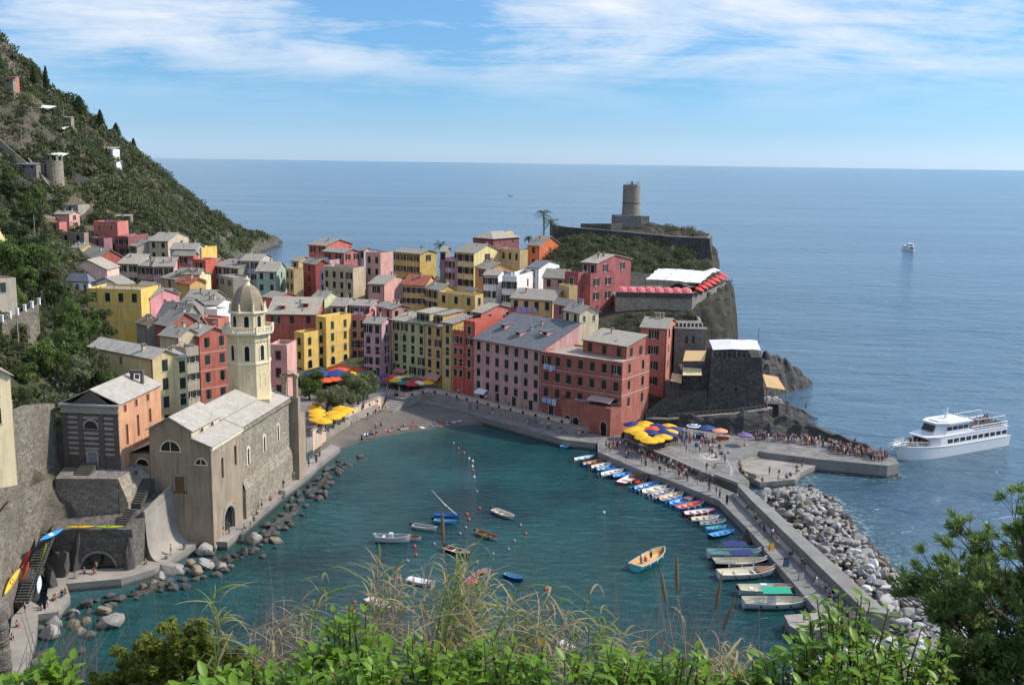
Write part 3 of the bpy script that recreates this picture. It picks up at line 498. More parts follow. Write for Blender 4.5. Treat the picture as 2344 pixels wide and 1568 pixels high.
 ((-75.1, 210.0), 135.4, 4.7, 4.9, 12, 24.0, 'ga', 1.2, 'grey', 'browntile', '', '', 'low grey house with brown tiled roof by the trees', {}),
 ((-69.1, 205.8), 139.6, 5.0, 7.1, 12, 24.5, 'gb', 2.4, 'brick', 'slate', '', '', 'brick red gabled house amid the grey roofs', {}),
 ((-63.2, 193.2), 149.6, 5.1, 5.3, 12, 24.4, 'ga', 1.4, 'sand', 'slate', '', '', 'sand house with weathered slate roof and roof terrace', {}),
 ((-81.0, 274.4), 172.7, 7.1, 10.2, 12, 20.4, 'ga', 2.2, 'grey', 'slate', '', '', 'low grey house with broad charcoal roof', {}),
 ((-76.6, 266.0), 168.5, 5.1, 8.9, 12, 20.4, 'ga', 1.2, 'white', 'slate', '', '', 'white walled shed with sloping slate roof', {}),
 ((-81.1, 254.8), 153.2, 3.1, 6.1, 10, 21.3, 'ga', 2.0, 'grey', 'slate', '', '', 'grey house with twin chimneys', {}),
 ((-69.4, 240.8), 149.9, 3.8, 3.7, 10, 22.6, 'flat', 0.4, 'white', 'slate', '', '', 'flat topped white house with orange parapet', {}),
 ((-66.1, 212.8), 147.4, 5.6, 2.9, 10, 23.8, 'ga', 1.8, 'brick', 'tan', '', '', 'brick house with pale roof next to the bell tower', {}),
 ((-64.5, 224.0), 156.3, 5.8, 3.8, 10, 22.9, 'flat', 0.5, 'coral2', 'slate', '', '', 'coral house with low parapet behind the bell tower', {}),
 ((-95.3, 313.6), 167.3, 7.1, 6.7, 10, 22.6, 'gb', 0.9, 'lemon', 'slate', '', '1x1p', 'pale lemon house end with grey roof', {}),
 ((-92.4, 294.0), 142.0, 6.1, 5.5, 10, 23.0, 'gb', 1.0, 'ochre', 'redtile', '', '', 'peeling ochre house with dark red roof', {}),
 ((-65.4, 285.6), 147.0, 5.8, 7.5, 10, 19.8, 'gb', 1.2, 'coral', 'slate', '', '', 'small orange gabled house', {}),
 ((-52.1, 284.2), 153.4, 4.3, 6.7, 10, 20.1, 'ga', 1.6, 'pistachio', 'slate', '1x3c', '', 'pale pistachio house with grey roof behind the red one', {}),
 ((-45.1, 277.2), 173.5, 4.1, 12.4, 10, 19.0, 'ga', 1.4, 'palegrey', 'slate', '1x2c', '', 'pale house with white framed pergola', {}),
 ((-86.7, 319.2), 130.5, 10.2, 6.0, 10, 21.1, 'flat', 0.5, 'grey', 'slate', '1x2o', '', 'grey terrace house hung with white cloths', {}),
 ((-59.4, 168.0), 144.4, 17.9, 4.7, 11, 25.2, 'ga', 1.2, 'parch', 'stonetile', '1x1p', '4x1c', 'large parchment house with wide stone slab roof', {}),
 ((-58.6, 172.2), 141.1, 5.0, 4.1, 11, 24.1, 'sb', 0.7, 'lemon2', 'tan', '', '4x2c', 'tall pale yellow house front beside the large parchment house', {}),
 ((-58.7, 183.4), 141.1, 4.0, 2.6, 9, 23.5, 'terrace', 0.8, 'stonegrey', 'slate', '1x1c', '4x2o', 'narrow grey stone house with black railed top terrace', {}),
 ((-60.1, 196.0), 137.5, 6.0, 6.4, 9, 24.3, 'ga', 1.4, 'rust2', 'tan', '', '4x2c', 'peeling rust red house with green shutters beside the bell tower', {}),
 ((-46.4, 210.0), 173.0, 3.8, 6.0, 4, 19.5, 'terrace', 0.8, 'pink', 'slate', '3x1c', '', 'pink house with planted roof terrace beside the bell tower', {}),
 ((-65.1, 123.2), 130.4, 8.0, 3.8, 20, 31.2, 'ga', 1.2, 'cream2', 'tan', '', '2x1c', 'cream villa with green shutters above the stone retaining wall', {}),
 ((-135.3, 266.0), 173.7, 6.0, 9.1, 30, 38.1, 'ga', 1.0, 'butter', 'tan', '', '1x1c', 'cream house with tan roof among the trees', {}),
 ((-99.8, 196.0), 144.2, 7.0, 5.3, 29, 34.3, 'flat', 0.25, 'stonegrey', 'redtile', '', '1x1c', 'stone garden house with orange tiled edge', {}),
]

# ------------------------------------------------------------------ house materials
WALL = {k: tuple(min(.85, (.92 * c + .08 * (.35 * x[0] + .5 * x[1] + .15 * x[2])) * 1.12 + .006) for c in x) for k, x in ((k, lin(v)) for k, v in dict(yellow='d0ab45', salmon='b9675a', lilac='b58d97', pink='bf8f84', green='a9ac78', ochre='c39c55', gold='bf9f55', scarlet='b24a38', dustpink='b48a87', brick='985241',
    salmon2='b06a58', cream='c9bd97', mauve='93606a', straw='bfa263', crimson='8c4444', white='d6d6d4', orange='c8642a', tan2='b39a6c', plum='80474c', butter='cdbd82', brown='85736a', apricot='c68f50',
    mustard='b59a4a', sand='b0a184', magenta='a65e5c', coral='c0604c', crimson2='933a37', blue='7d8fb5', mint='8aa694', palegrey='a7a7a2', grey='8b877d', rust='8f5646', bluegrey='7f94a0', maroon='7a3f3d',
    rust2='a8503c', blush='dcae9f', pink2='c98085', lemon='cfcb8c', coral2='b0604c', pistachio='b9bd8e', parch='c0ac78', lemon2='dcc98a', stonegrey='9c9384', cream2='dcc79c', red='a5503f').items())}
ROOF = {'slate': ((0.24, 0.222, 0.19), (0.33, 0.305, 0.26)), 'tan': ((0.33, 0.295, 0.235), (0.38, 0.34, 0.275)), 'darkslate': ((0.10, 0.11, 0.125), (0.17, 0.18, 0.19)), 'stonetile': ((0.37, 0.345, 0.30), (0.44, 0.41, 0.36)),
        'redtile': ((0.30, 0.085, 0.05), (0.37, 0.12, 0.075)), 'browntile': ((0.17, 0.125, 0.095), (0.21, 0.16, 0.12)), 'bluegreyroof': ((0.13, 0.15, 0.18), (0.16, 0.18, 0.21)), 'white': ((0.6, 0.6, 0.58), (0.64, 0.64, 0.62))}
def wallmat(n): return stucco('stucco_' + n, WALL[n], 0.75 if n in ('cream', 'rust2', 'brick', 'sand', 'stonegrey', 'dustpink') else 0.65)
def roofmat(n): return slate('roof_' + n, *ROOF[n])
M_glass = paint('window_glass', (0.012, 0.015, 0.018), 0.12, 0.05)
M_white = paint('white_joinery', (0.62, 0.62, 0.60), 0.55, 0.06)
M_shut = [paint('shutter_dark_green', (0.012, 0.035, 0.026), 0.6), paint('shutter_green', (0.018, 0.07, 0.042), 0.6), paint('shutter_brown', (0.035, 0.024, 0.018), 0.6), paint('shutter_amber', (0.42, 0.20, 0.03), 0.6)]
M_trim = paint('pale_trim', (0.52, 0.48, 0.42), 0.8)
M_gutter = paint('gutter', (0.12, 0.09, 0.075), 0.5)
M_iron = paint('dark_iron', (0.02, 0.021, 0.023), 0.5)
M_clay = paint('clay_pot', (0.32, 0.13, 0.08), 0.8)
M_door = paint('dark_door', (0.035, 0.03, 0.026), 0.6)
M_wood = paint('brown_wood', (0.16, 0.075, 0.035), 0.6)

WW, WH = 1.16, 1.95
def win_mesh():
    mb = MB(); mb.mat(1).face([(-WW / 2, 0, -WH / 2), (WW / 2, 0, -WH / 2), (WW / 2, 0, WH / 2), (-WW / 2, 0, WH / 2)]); mb.mat(0)
    for x0, x1, z0, z1 in ((-WW / 2, -WW / 2 + .07, -WH / 2, WH / 2), (WW / 2 - .07, WW / 2, -WH / 2, WH / 2), (-.05, .05, -WH / 2, WH / 2), (-WW / 2 + .07, -.05, WH / 2 - .08, WH / 2), (.05, WW / 2 - .07, WH / 2 - .08, WH / 2), (-WW / 2 + .07, -.05, -WH / 2, -WH / 2 + .09), (.05, WW / 2 - .07, -WH / 2, -WH / 2 + .09)):
        mb.box(x0, x1, -.05, -.004, z0, z1)
    return mb.mesh('window', [M_white, M_glass])
def shut_mesh(m):
    mb = MB(); w2 = WW / 2
    mb.box(0, .06, -.05, 0, -WH / 2, WH / 2); mb.box(w2 - .06, w2, -.05, 0, -WH / 2, WH / 2)
    for i in range(7): z = -WH / 2 + (i + .04) * WH / 7; mb.box(.06, w2 - .06, -.043 if i % 2 else -.03, -.006, z, z + WH / 7 * .93)
    return mb.mesh('shutter', m)
ME_win = win_mesh(); ME_shut = [shut_mesh(m) for m in M_shut]
def surround_mesh():
    mb = MB(); a, b = WW / 2, WH / 2
    mb.box(-a - .13, -a, -.035, .02, -b, b + .13); mb.box(a, a + .13, -.035, .02, -b, b + .13); mb.box(-a, a, -.035, .02, b, b + .13); mb.box(-a - .18, a + .18, -.11, .02, -b - .09, -b)
    return mb.mesh('surround', M_trim)
def sill_mesh():
    mb = MB(); mb.box(-WW / 2 - .12, WW / 2 + .12, -.10, .02, -WH / 2 - .08, -WH / 2); return mb.mesh('sill', M_trim)
ME_sur = surround_mesh(); ME_sill = sill_mesh()
def arch_win_mesh():
    mb = MB(); a, b = WW / 2, WH / 2; arc = [(math.cos(i * math.pi / 8) * a, .0, b - a + math.sin(i * math.pi / 8) * a) for i in range(9)]
    mb.mat(1).face([(-a, 0, -b), (a, 0, -b)] + arc); mb.mat(0)
    for i in range(8):
        p, q = arc[i], arc[i + 1]; k = 1.18; P = [(p[0], -.04, p[2]), (q[0], -.04, q[2]), (q[0] * k, -.04, b - a + (q[2] - b + a) * k), (p[0] * k, -.04, b - a + (p[2] - b + a) * k)]
        mb.face(P)
    mb.box(-a * 1.18, -a, -.04, 0, -b, b - a); mb.box(a, a * 1.18, -.04, 0, -b, b - a)
    return mb.mesh('arched_window', [M_trim, M_glass])
ME_arch = arch_win_mesh()

def place_window(parent, fx, style, s=1.0, shut=0, trim=0, r=rnd):
    """fx: matrix giving opening centre, x along wall, -y outward; parts: window > shutters, sill or surround"""
    if style == 'b':
        o = link('arched_window', ME_arch, parent); o.matrix_local = fx @ Matrix.Translation((0, -.012, 0)) @ Matrix.Diagonal((s * 1.25, 1, s * 1.1, 1)); return o
    o = link('window', ME_win, parent); o.matrix_local = fx @ Matrix.Translation((0, .16, 0)) @ Matrix.Diagonal((s, 1, s, 1))
    if trim: t = link('surround', ME_sur, o, loc=(0, -.165, 0))
    else: t = link('sill', ME_sill, o, loc=(0, -.165, 0))
    if style == 'p': return o
    st = style if style != 'm' else r.choice('cccco')
    me = ME_shut[shut]
    if st == 'o':
        link('shutter', me, o, loc=(-WW - .02, -.175, 0)); link('shutter', me, o, loc=(WW / 2 + .02, -.175, 0))
    else:
        for sgn in (-1, 1):
            k = r.random(); an = 0 if k < .62 else r.uniform(.1, .5)
            h = link('shutter', me, o, loc=(sgn * WW / 2, -.10, 0), scale=(1, 1, 1))
            if sgn < 0: h.rotation_euler = (0, 0, -an)
            else: h.rotation_euler = (0, 0, math.pi + an); h.location.y = -.15
    return o

def wall_with_holes(mb, O, X, W, H, holes, deep=.18):
    """vertical wall, origin O bottom corner, X unit along, outward normal = X x Z ; holes (x0,x1,z0,z1)"""
    Z = Vector((0, 0, 1)); N = X.cross(Z); O = Vector(O)
    xs = sorted({0.0, W, *[h[0] for h in holes], *[h[1] for h in holes]}); zs = sorted({0.0, H, *[h[2] for h in holes], *[h[3] for h in holes]})
    for i in range(len(xs) - 1):
        for j in range(len(zs) - 1):
            cx, cz = (xs[i] + xs[i + 1]) / 2, (zs[j] + zs[j + 1]) / 2
            if any(h[0] < cx < h[1] and h[2] < cz < h[3] for h in holes): continue
            mb.face([O + X * xs[i] + Z * zs[j], O + X * xs[i + 1] + Z * zs[j], O + X * xs[i + 1] + Z * zs[j + 1], O + X * xs[i] + Z * zs[j + 1]])
    for a, b, c, d in holes:
        p = [O + X * a + Z * c, O + X * b + Z * c, O + X * b + Z * d, O + X * a + Z * d]; q = [v - N * deep for v in p]
        for k in range(4): mb.face([p[k], q[k], q[(k + 1) % 4], p[(k + 1) % 4]])

def parse(spec):
    out = []
    for s in spec.split('+'):
        if s: a, b = s[:-1].split('x'); out.append((int(a), int(b), s[-1]))
    return out
def layout_windows(spec, W, z0, z1):
    """rows counted down from the eave"""
    wins = []; row = 0
    for rows, cols, st in parse(spec):
        s = 0.72 if st == 'p' else 1.0
        pitch = min(3.6, max(2.7, (z1 - z0 - 1.6) / max(1, sum(q[0] for q in parse(spec)))))
        for r in range(rows):
            zc = z1 - 1.45 - row * pitch; row += 1
            if zc - WH / 2 < z0 + .6: continue
            k = min(s, W / cols / 2.1) if st in 'mo' else min(s, W / cols / 1.45)
            for c in range(cols): wins.append((W * (c + .5) / cols, zc, k, st))
    return wins
def roof_slab(mb, quad, th=.16):
    a = [Vector(p) for p in quad]; n = (a[1] - a[0]).cross(a[2] - a[0]).normalized()
    if n.z < 0: a = a[::-1]; n = -n
    b = [p - n * th for p in a]; m = len(a)
    mb.raw(a + b, [tuple(range(m)), tuple(range(2 * m - 1, m - 1, -1))] + [(i, m + i, m + (i + 1) % m, (i + 1) % m) for i in range(m)])
def chimney(parent, x, y, z, h=1.2, wm=None):
    mb = MB(); mb.box(-.28, .28, -.22, .22, -.8, h); mb.mat(1); mb.box(-.36, .36, -.30, .30, h, h + .08)
    for sx in (-.24, .24): mb.box(sx - .06, sx + .06, -.2, .2, h + .08, h + .3)
    mb.box(-.4, .4, -.33, .33, h + .3, h + .37)
    return mb.build('chimney', [wm or M_trim, roofmat('slate')], parent, loc=(x, y, z))
def railing(mb, p0, p1, h=1.0, n=None, r=.025):
    p0, p1 = Vector(p0), Vector(p1); L = (p1 - p0).length; n = n or max(2, int(L / .7)); up = Vector((0, 0, h))
    mb.tube([p0 + up, p1 + up], r, 4); mb.tube([p0 + up * .5, p1 + up * .5], r * .7, 4)
    for i in range(n + 1): q = p0.lerp(p1, i / n); mb.tube([q, q + up], r, 4)
def wfx(face, s, z, w, d):
    """matrix for a window centre at run s, height z, on a house face in house space (x depth, y width)"""
    if face == 'A': return Matrix.Translation((0, w - s, z)) @ Matrix.Rotation(-math.pi / 2, 4, 'Z')   # outward -x
    if face == 'B': return Matrix.Translation((s, 0, z))                                              # outward -y

HOUSE_OBJ = []
def house(c, ang, w, d, z0, z1, roof, rise, wall, rc, wa, wb, label, ex):
    idx = len(HOUSE_OBJ); r = random.Random(100 + idx); base = z0 - 3.0
    root = empty('house', (c[0], c[1], 0), rad(ang - 90), label, 'house', 'houses of the village'); HOUSE_OBJ.append(root)
    wm, rm = wallmat(wall), roofmat(rc); zt = z1
    A = layout_windows(wa, w, z0, z1); B = layout_windows(wb, d, z0, z1)
    mb = MB()
    def holes(L): return [(s - WW / 2 * k, s + WW / 2 * k, zc - WH / 2 * k - base, zc + WH / 2 * k - base) for s, zc, k, st in L if st != 'b']
    wall_with_holes(mb, (0, w, base), Vector((0, -1, 0)), w, z1 - base, holes(A)); wall_with_holes(mb, (0, 0, base), Vector((1, 0, 0)), d, z1 - base, holes(B))
    mb.face([(d, 0, base), (d, w, base), (d, w, z1), (d, 0, z1)]); mb.face([(d, w, base), (0, w, base), (0, w, z1), (d, w, z1)])
    ov = .38; rb = MB(); rz = None
    if roof in ('ga', 'gb'):
        x1 = d / 2; zr = z1 + rise; e = rise / x1 * ov
        mb.face([(0, 0, z1), (d, 0, z1), (x1, 0, zr)]); mb.face([(d, w, z1), (0, w, z1), (x1, w, zr)])
        rb_th = .02
        roof_slab(rb, [(-ov, -ov, z1 - e + .2), (x1, -ov, zr + .2), (x1, w + ov, zr + .2), (-ov, w + ov, z1 - e + .2)]); roof_slab(rb, [(x1, -ov, zr + .2), (d + ov, -ov, z1 - e + .2), (d + ov, w + ov, z1 - e + .2), (x1, w + ov, zr + .2)])
        rz = lambda x, y: z1 + .2 + rise * (1 - abs(x - x1) / x1)
    elif roof == 'gc':
        y1 = w / 2; zr = z1 + rise; e = rise / y1 * ov
        mb.face([(0, w, z1), (0, 0, z1), (0, y1, zr)]); mb.face([(d, 0, z1), (d, w, z1), (d, y1, zr)])
        roof_slab(rb, [(-ov, -ov, z1 - e + .2), (d + ov, -ov, z1 - e + .2), (d + ov, y1, zr + .2), (-ov, y1, zr + .2)]); roof_slab(rb, [(-ov, y1, zr + .2), (d + ov, y1, zr + .2), (d + ov, w + ov, z1 - e + .2), (-ov, w + ov, z1 - e + .2)])
        rz = lambda x, y: z1 + .2 + rise * (1 - abs(y - y1) / y1)
    elif roof == 'sa':
        mb.face([(0, 0, z1), (d, 0, z1), (d, 0, z1 + rise)]); mb.face([(d, w, z1), (0, w, z1), (d, w, z1 + rise)]); mb.face([(d, 0, z1), (d, w, z1), (d, w, z1 + rise), (d, 0, z1 + rise)])
        e = rise / d * ov; roof_slab(rb, [(-ov, -ov, z1 - e + .19), (d + ov, -ov, z1 + rise + e + .19), (d + ov, w + ov, z1 + rise + e + .19), (-ov, w + ov, z1 - e + .19)])
        rz = lambda x, y: z1 + .19 + rise * x / d
    elif roof == 'sb':
        mb.face([(0, w, z1), (0, 0, z1), (0, w, z1 + rise)]); mb.face([(d, 0, z1), (d, w, z1), (d, w, z1 + rise)]); mb.face([(d, w, z1), (0, w, z1), (0, w, z1 + rise), (d, w, z1 + rise)])
        e = rise / w * ov; roof_slab(rb, [(-ov, -ov, z1 - e + .19), (d + ov, -ov, z1 - e + .19), (d + ov, w + ov, z1 + rise + e + .19), (-ov, w + ov, z1 + rise + e + .19)])
        rz = lambda x, y: z1 + .19 + rise * y / w
    elif roof == 'hip':
        x1, k = d / 2, min(w, d) / 2 * .9; zr = z1 + rise; o_ = .45; E = [(-o_, -o_, z1 + .03), (d + o_, -o_, z1 + .03), (d + o_, w + o_, z1 + .03), (-o_, w + o_, z1 + .03)]
        if w >= d: R1, R2 = (x1, k, zr), (x1, w - k, zr); F = [(E[0], E[1], R1), (E[1], E[2], R2, R1), (E[2], E[3], R2), (E[3], E[0], R1, R2)]
        else: R1, R2 = (k, w / 2, zr), (d - k, w / 2, zr); F = [(E[0], E[1], R2, R1), (E[1], E[2], R2), (E[2], E[3], R1, R2), (E[3], E[0], R1)]
        for f in F: rb.face(f)
        rb.face([(x, y, z - .12) for x, y, z in E[::-1]])
        for i in range(4): a, b = E[i], E[(i + 1) % 4]; rb.face([(a[0], a[1], a[2] - .12), (b[0], b[1], b[2] - .12), b, a])
        rz = lambda x, y: z1 + rise * .6
    else:                                                  # flat roof or terrace behind a parapet
        rb.box(.02, d - .02, .02, w - .02, z1 - .25, z1 + .03); rz = lambda x, y: z1
        if rise > .05:
            t = .22; mb.box(0, t, 0, w, z1, z1 + rise); mb.box(d - t, d, 0, w, z1, z1 + rise); mb.box(t, d - t, 0, t, z1, z1 + rise); mb.box(t, d - t, w - t, w, z1, z1 + rise)
    wo = mb.build('wall', wm, root)
    ro = rb.build('roof', rm, root) if rb.v else None
    if roof in ('ga', 'gb', 'sa', 'sb', 'hip') and d > 4:
        g = MB(); g.tube([(-ov - .05, -.3, z1 - .02), (-ov - .05, w + .3, z1 - .02)], .06, 5); g.tube([(-.06, .25, z1 - .1), (-.06, .25, base + 2)], .05, 5)
        g.build('gutter', M_gutter, root)
    # trims: string courses on the tall painted fronts
    if z1 - z0 > 11 and (A or B) and wall in ('yellow', 'green', 'scarlet', 'dustpink', 'brick', 'rust2', 'lilac', 'lemon2', 'gold', 'ochre', 'salmon'):
        sm = MB(); n = int((z1 - z0) / 3.6) - 1
        for i in range(1, n + 1):
            zz = z1 - 1.45 - i * 3.55 + 1.55
            if zz < z0 + 2: continue
            sm = MB(); sm.box(-.05, .01, -.05, w, zz, zz + .13)
            if B: sm.box(.01, d, -.05, .01, zz, zz + .13)
            sm.build('string_course', M_trim, root)
    trim = 1 if wall in ('scarlet', 'gold', 'ochre', 'crimson', 'straw', 'salmon', 'mustard') else 0
    sh = r.choice([0, 0, 1]) if wall in ('yellow', 'lemon2', 'rust2', 'brick', 'crimson', 'red') else r.choice([0, 0, 0, 2])
    for face, L in (('A', A), ('B', B)):
        for s, zc, k, st in L:
            s_ = w - s if False else s
            place_window(root, wfx(face, s_ if face == 'B' else s_, zc, w, d), 'c' if st == 'y' else st, k, 3 if st == 'y' else sh, trim, r)
    if z0 <= 3.3 and A:                                      # street doors
        nd = max(1, int(w / 4.5)); dz = 3.0
        for i in range(nd):
            s = w * (i + .5) / nd + r.uniform(-.4, .4); dm = MB(); dm.box(-.62, .62, -.02, .03, 0, 2.4); dm.mat(1); dm.box(-.76, -.62, -.06, .03, 0, 2.55); dm.box(.62, .76, -.06, .03, 0, 2.55); dm.box(-.62, .62, -.06, .03, 2.4, 2.55)
            o = dm.build('door', [M_door, M_trim], root); o.matrix_local = wfx('A', s, dz, w, d)
    if r.random() < .45 and roof in ('ga', 'gb', 'sa'):
        ae = MB(); ae.tube([(0, 0, 0), (0, 0, 2.2)], .025, 4)
        for k in (1.7, 1.95, 2.15): ae.tube([(-.4, 0, k), (.4, 0, k)], .015, 4)
        ae.build('aerial', M_iron, ro, loc=(d * .5, w * r.uniform(.3, .7), rz(d * .5, w * .5) - .1))
    # roof furniture
    if roof in ('ga', 'gb', 'sa', 'sb') and ro and w > 4 and d > 4:
        for i in range(r.choice([1, 1, 2, 3])):
            x, y = r.uniform(.25, .8) * d, r.uniform(.15, .85) * w; chimney(ro, x, y, rz(x, y) - .1, r.uniform(.5, 1.1), r.choice([M_trim, wm, wallmat('grey')]))
        if r.random() < .35:
            x, y = r.uniform(.2, .4) * d, r.uniform(.2, .8) * w; k = (rz(x + .5, y) - rz(x - .5, y)); an = math.atan2(k, 1.0); sk = MB(); sk.box(-.45, .45, -.3, .3, 0, .1); sk.mat(1).box(-.38, .38, -.24, .24, .1, .112)
            sk.build('skylight', [M_trim, M_glass], ro, loc=(x, y, rz(x, y) + .02), rot=(0, -an, 0))
    if roof == 'terrace':
        rl = MB(); h = z1 + rise
        for i in range(3): yy = w * (i + .5) / 3; rl.tube([(.11, yy, h), (.11, yy, h + .9)], .05, 5)
        rl.tube([(.11, .1, h + .85), (.11, w - .1, h + .85)], .025, 4); rl.build('terrace_rail', M_iron, root)
        if w > 4 and r.random() < .8:
            cl = MB()
            for i in range(r.randint(2, 4)):
                y = w * (.2 + .18 * i); k = r.uniform(.4, .9); cl.grid(lambda u, v: (.3 + .04 * math.sin(u * 9), y + k * u, h + .82 - v * r.uniform(.78, .8)), 4, 2)
            cl.build('laundry', paint('laundry_cloth', (0.62, 0.62, 0.72), 0.9), root)
        for i in range(r.randint(1, 3)):
            x, y = r.uniform(.6, max(.7, d - .6)), r.uniform(.5, max(.6, w - .5)); p = MB(); p.lathe([(.14, 0), (.2, .35), (.2, .37)], 8); p.build('plant_pot', M_clay, root, loc=(x, y, z1 + .03))
    # dormers and open loggias
    for i in range(ex.get('dormer', 0)):
        n = ex['dormer']; y = w * (i + .6) / (n + .2); x = d * (.35 if i % 2 else .5); zz = rz(x, y)
        dm = MB(); dm.box(-1.0, 1.2, -.7, .7, -.6, .75); dm.mat(1); roof_slab(dm, [(-1.25, -.95, .72), (1.6, -.95, 1.05), (1.6, .95, 1.05), (-1.25, .95, .72)], .1); dm.mat(2).box(-1.02, -.99, -.45, .45, -.05, .6)
        dm.build('dormer', [wm, rm, M_glass], ro, loc=(x, y, zz))
    if ex.get('altana'):
        aw = min(4.5, w * .5); y0_ = 0.0 if ex['altana'] == 1 else w * .25; x0_ = 1.6; zz = z1 + .1; at = MB(); at.box(x0_, d + 2, y0_, y0_ + aw, zz, zz + 2.5); at.mat(1)
        roof_slab(at, [(x0_ - .4, y0_ - .3, zz + 2.6), (d + 2.3, y0_ - .3, zz + 3.1), (d + 2.3, y0_ + aw + .3, zz + 3.1), (x0_ - .4, y0_ + aw + .3, zz + 2.6)]); at.build('roof_room', [wm, rm], root)
        for k in (.28, .72): place_window(root, Matrix.Translation((x0_, y0_ + aw * k, zz + 1.3)) @ Matrix.Rotation(-math.pi / 2, 4, 'Z') @ Matrix.Translation((0, -.2, 0)), 'o', .8, 0, 0, r)
        rl = MB(); rl.box(.1, .3, y0_, y0_ + aw, z1 - .2, zz + .35); rl.build('parapet', wm, root)
        rl = MB(); railing(rl, (.2, y0_ + .1, zz + .3), (.2, y0_ + aw - .1, zz + .3), .7); rl.build('terrace_rail', M_iron, root)
    return root
for hs in HOUSES: house(*hs)


# ------------------------------------------------------------------ church by the water
M_plaster = stucco('church_plaster', lin('938470'), 0.85); M_plaster_w = stucco('church_lime_wash', lin('bdb196'), 0.5)
M_slab = slate('stone_slab_roof', (0.36, 0.335, 0.29), (0.43, 0.40, 0.35), (0.7, 0.4))
M_belfry = stucco('belfry_plaster', lin('d3c29a'), 0.45); M_moulding = stucco('pale_moulding', lin('d9cfb4'), 0.25); M_dome = slate('dome_scales', (0.26, 0.21, 0.14), (0.33, 0.27, 0.18), (0.42, 0.3))
def arc(a, n=10): return [(math.cos(math.pi * i / n) * a, math.sin(math.pi * i / n) * a) for i in range(n + 1)]
def arched(mb, w, h, y0=0.0):
    """arched panel in the xz plane, foot at z=0"""
    a = w / 2; mb.face([(-a, y0, 0), (a, y0, 0)] + [(x, y0, h - a + z) for x, z in arc(a)])
def arch_ring(mb, w, h, t=.18, y0=-.06, y1=.02, legs=True):
    a = w / 2; A = arc(a); B = arc(a + t); c = h - a
    for i in range(len(A) - 1):
        p, q, P, Q = A[i], A[i + 1], B[i], B[i + 1]; v = []
        for yy in (y0, y1): v += [(p[0], yy, c + p[1]), (P[0], yy, c + P[1]), (Q[0], yy, c + Q[1]), (q[0], yy, c + q[1])]
        mb.raw(v, [(0, 1, 2, 3), (1, 5, 6, 2), (0, 3, 7, 4)])
    if legs: mb.box(-a - t, -a, y0, y1, 0, c); mb.box(a, a + t, y0, y1, 0, c)
FRONT = lambda y, z: Matrix.Translation((0, y, z)) @ Matrix.Rotation(-math.pi / 2, 4, 'Z')
SIDE = lambda x, z: Matrix.Translation((x, 0, z))
def put(name, mb, mats, parent, M, **k):
    o = mb.build(name, mats, parent, **k); o.matrix_local = M; return o

ch = empty('church', (-44.1, 147.3, 0), rad(81.6), 'old stone church with slab roofs standing on the waterfront quay', 'church')
mb = MB(); b0 = -1.0
wall_with_holes(mb, (0, 9.6, b0), Vector((0, -1, 0)), 9.6, 16.2 - b0, [])
mb.face([(0, 9.6, 16.2), (0, 0, 16.2), (0, 3, 17.6), (0, 3, 18.5), (0, 6.2, 20.3), (0, 9.6, 18.4)])
wall_with_holes(mb, (0, 0, b0), Vector((1, 0, 0)), 11, 16.2 - b0, [(3.4, 4.2, 10.2 - b0, 13.4 - b0), (8.2, 9.0, 10.8 - b0, 14.0 - b0), (3.6, 7.6, b0 - b0 + .01, 5.2 - b0)], .5)
mb.build('plaster_wall', M_plaster, ch)
mb = MB(); wall_with_holes(mb, (11, 0, b0), Vector((1, 0, 0)), 21.4, 16.2 - b0, [(2.2, 2.8, 9.6 - b0, 12.0 - b0), (9.0, 9.6, 9.8 - b0, 12.2 - b0), (15.2, 15.8, 10.0 - b0, 12.6 - b0)], .35)
mb.box(11, 32.4, -.5, 0, b0, 6.0); mb.face([(11, -.5, 6.0), (32.4, -.5, 6.0), (32.4, 0, 7.6), (11, 0, 7.6)]); mb.face([(32.4, 0, b0), (32.4, 9.6, b0), (32.4, 9.6, 18), (32.4, 0, 16.2)]); mb.build('stone_wall', M_stone_tan, ch)
mb = MB(); mb.face([(-.02, 2.9, 17.3), (9.6, 2.9, 17.3), (9.6, 2.9, 18.6), (-.02, 2.9, 18.6)]); mb.face([(9.6, 2.9, 17), (9.6, 9.6, 17), (9.6, 9.6, 18.5), (9.6, 6.2, 20.3), (9.6, 2.9, 18.5)]); mb.build('clerestory', M_plaster_w, ch)
for x in (3.2, 6.8):
    mb = MB(); mb.mat(1); arched(mb, 1.3, .65, -.03); mb.mat(0); arch_ring(mb, 1.3, .65, .15, -.08, 0, False); put('lunette', mb, [M_moulding, M_glass], ch, Matrix.Translation((x, 2.88, 17.5)))
rb = MB(); roof_slab(rb, [(-.4, 2.5, 18.45), (9.9, 2.5, 18.45), (9.9, 6.2, 20.5), (-.4, 6.2, 20.5)]); roof_slab(rb, [(-.4, 6.2, 20.5), (9.9, 6.2, 20.5), (9.9, 10, 18.4), (-.4, 10, 18.4)]); rb.build('choir_roof', M_slab, ch)
rb = MB(); roof_slab(rb, [(-.4, -.5, 16.25), (11, -.5, 16.25), (11, 2.9, 17.5), (-.4, 2.9, 17.5)]); rb.build('aisle_roof', M_slab, ch)
rb = MB(); roof_slab(rb, [(9.7, 2.7, 17.75), (32.6, 2.7, 17.75), (32.6, 6.2, 19.5), (9.7, 6.2, 19.5)]); roof_slab(rb, [(9.7, 6.2, 19.5), (32.6, 6.2, 19.5), (32.6, 10, 17.6), (9.7, 10, 17.6)]); rb.build('nave_roof', M_slab, ch)
rb = MB(); roof_slab(rb, [(11, -.3, 16.4), (32.6, -.3, 16.4), (32.6, 2.9, 17.6), (11, 2.9, 17.6)]); rb.build('aisle_roof', M_slab, ch)
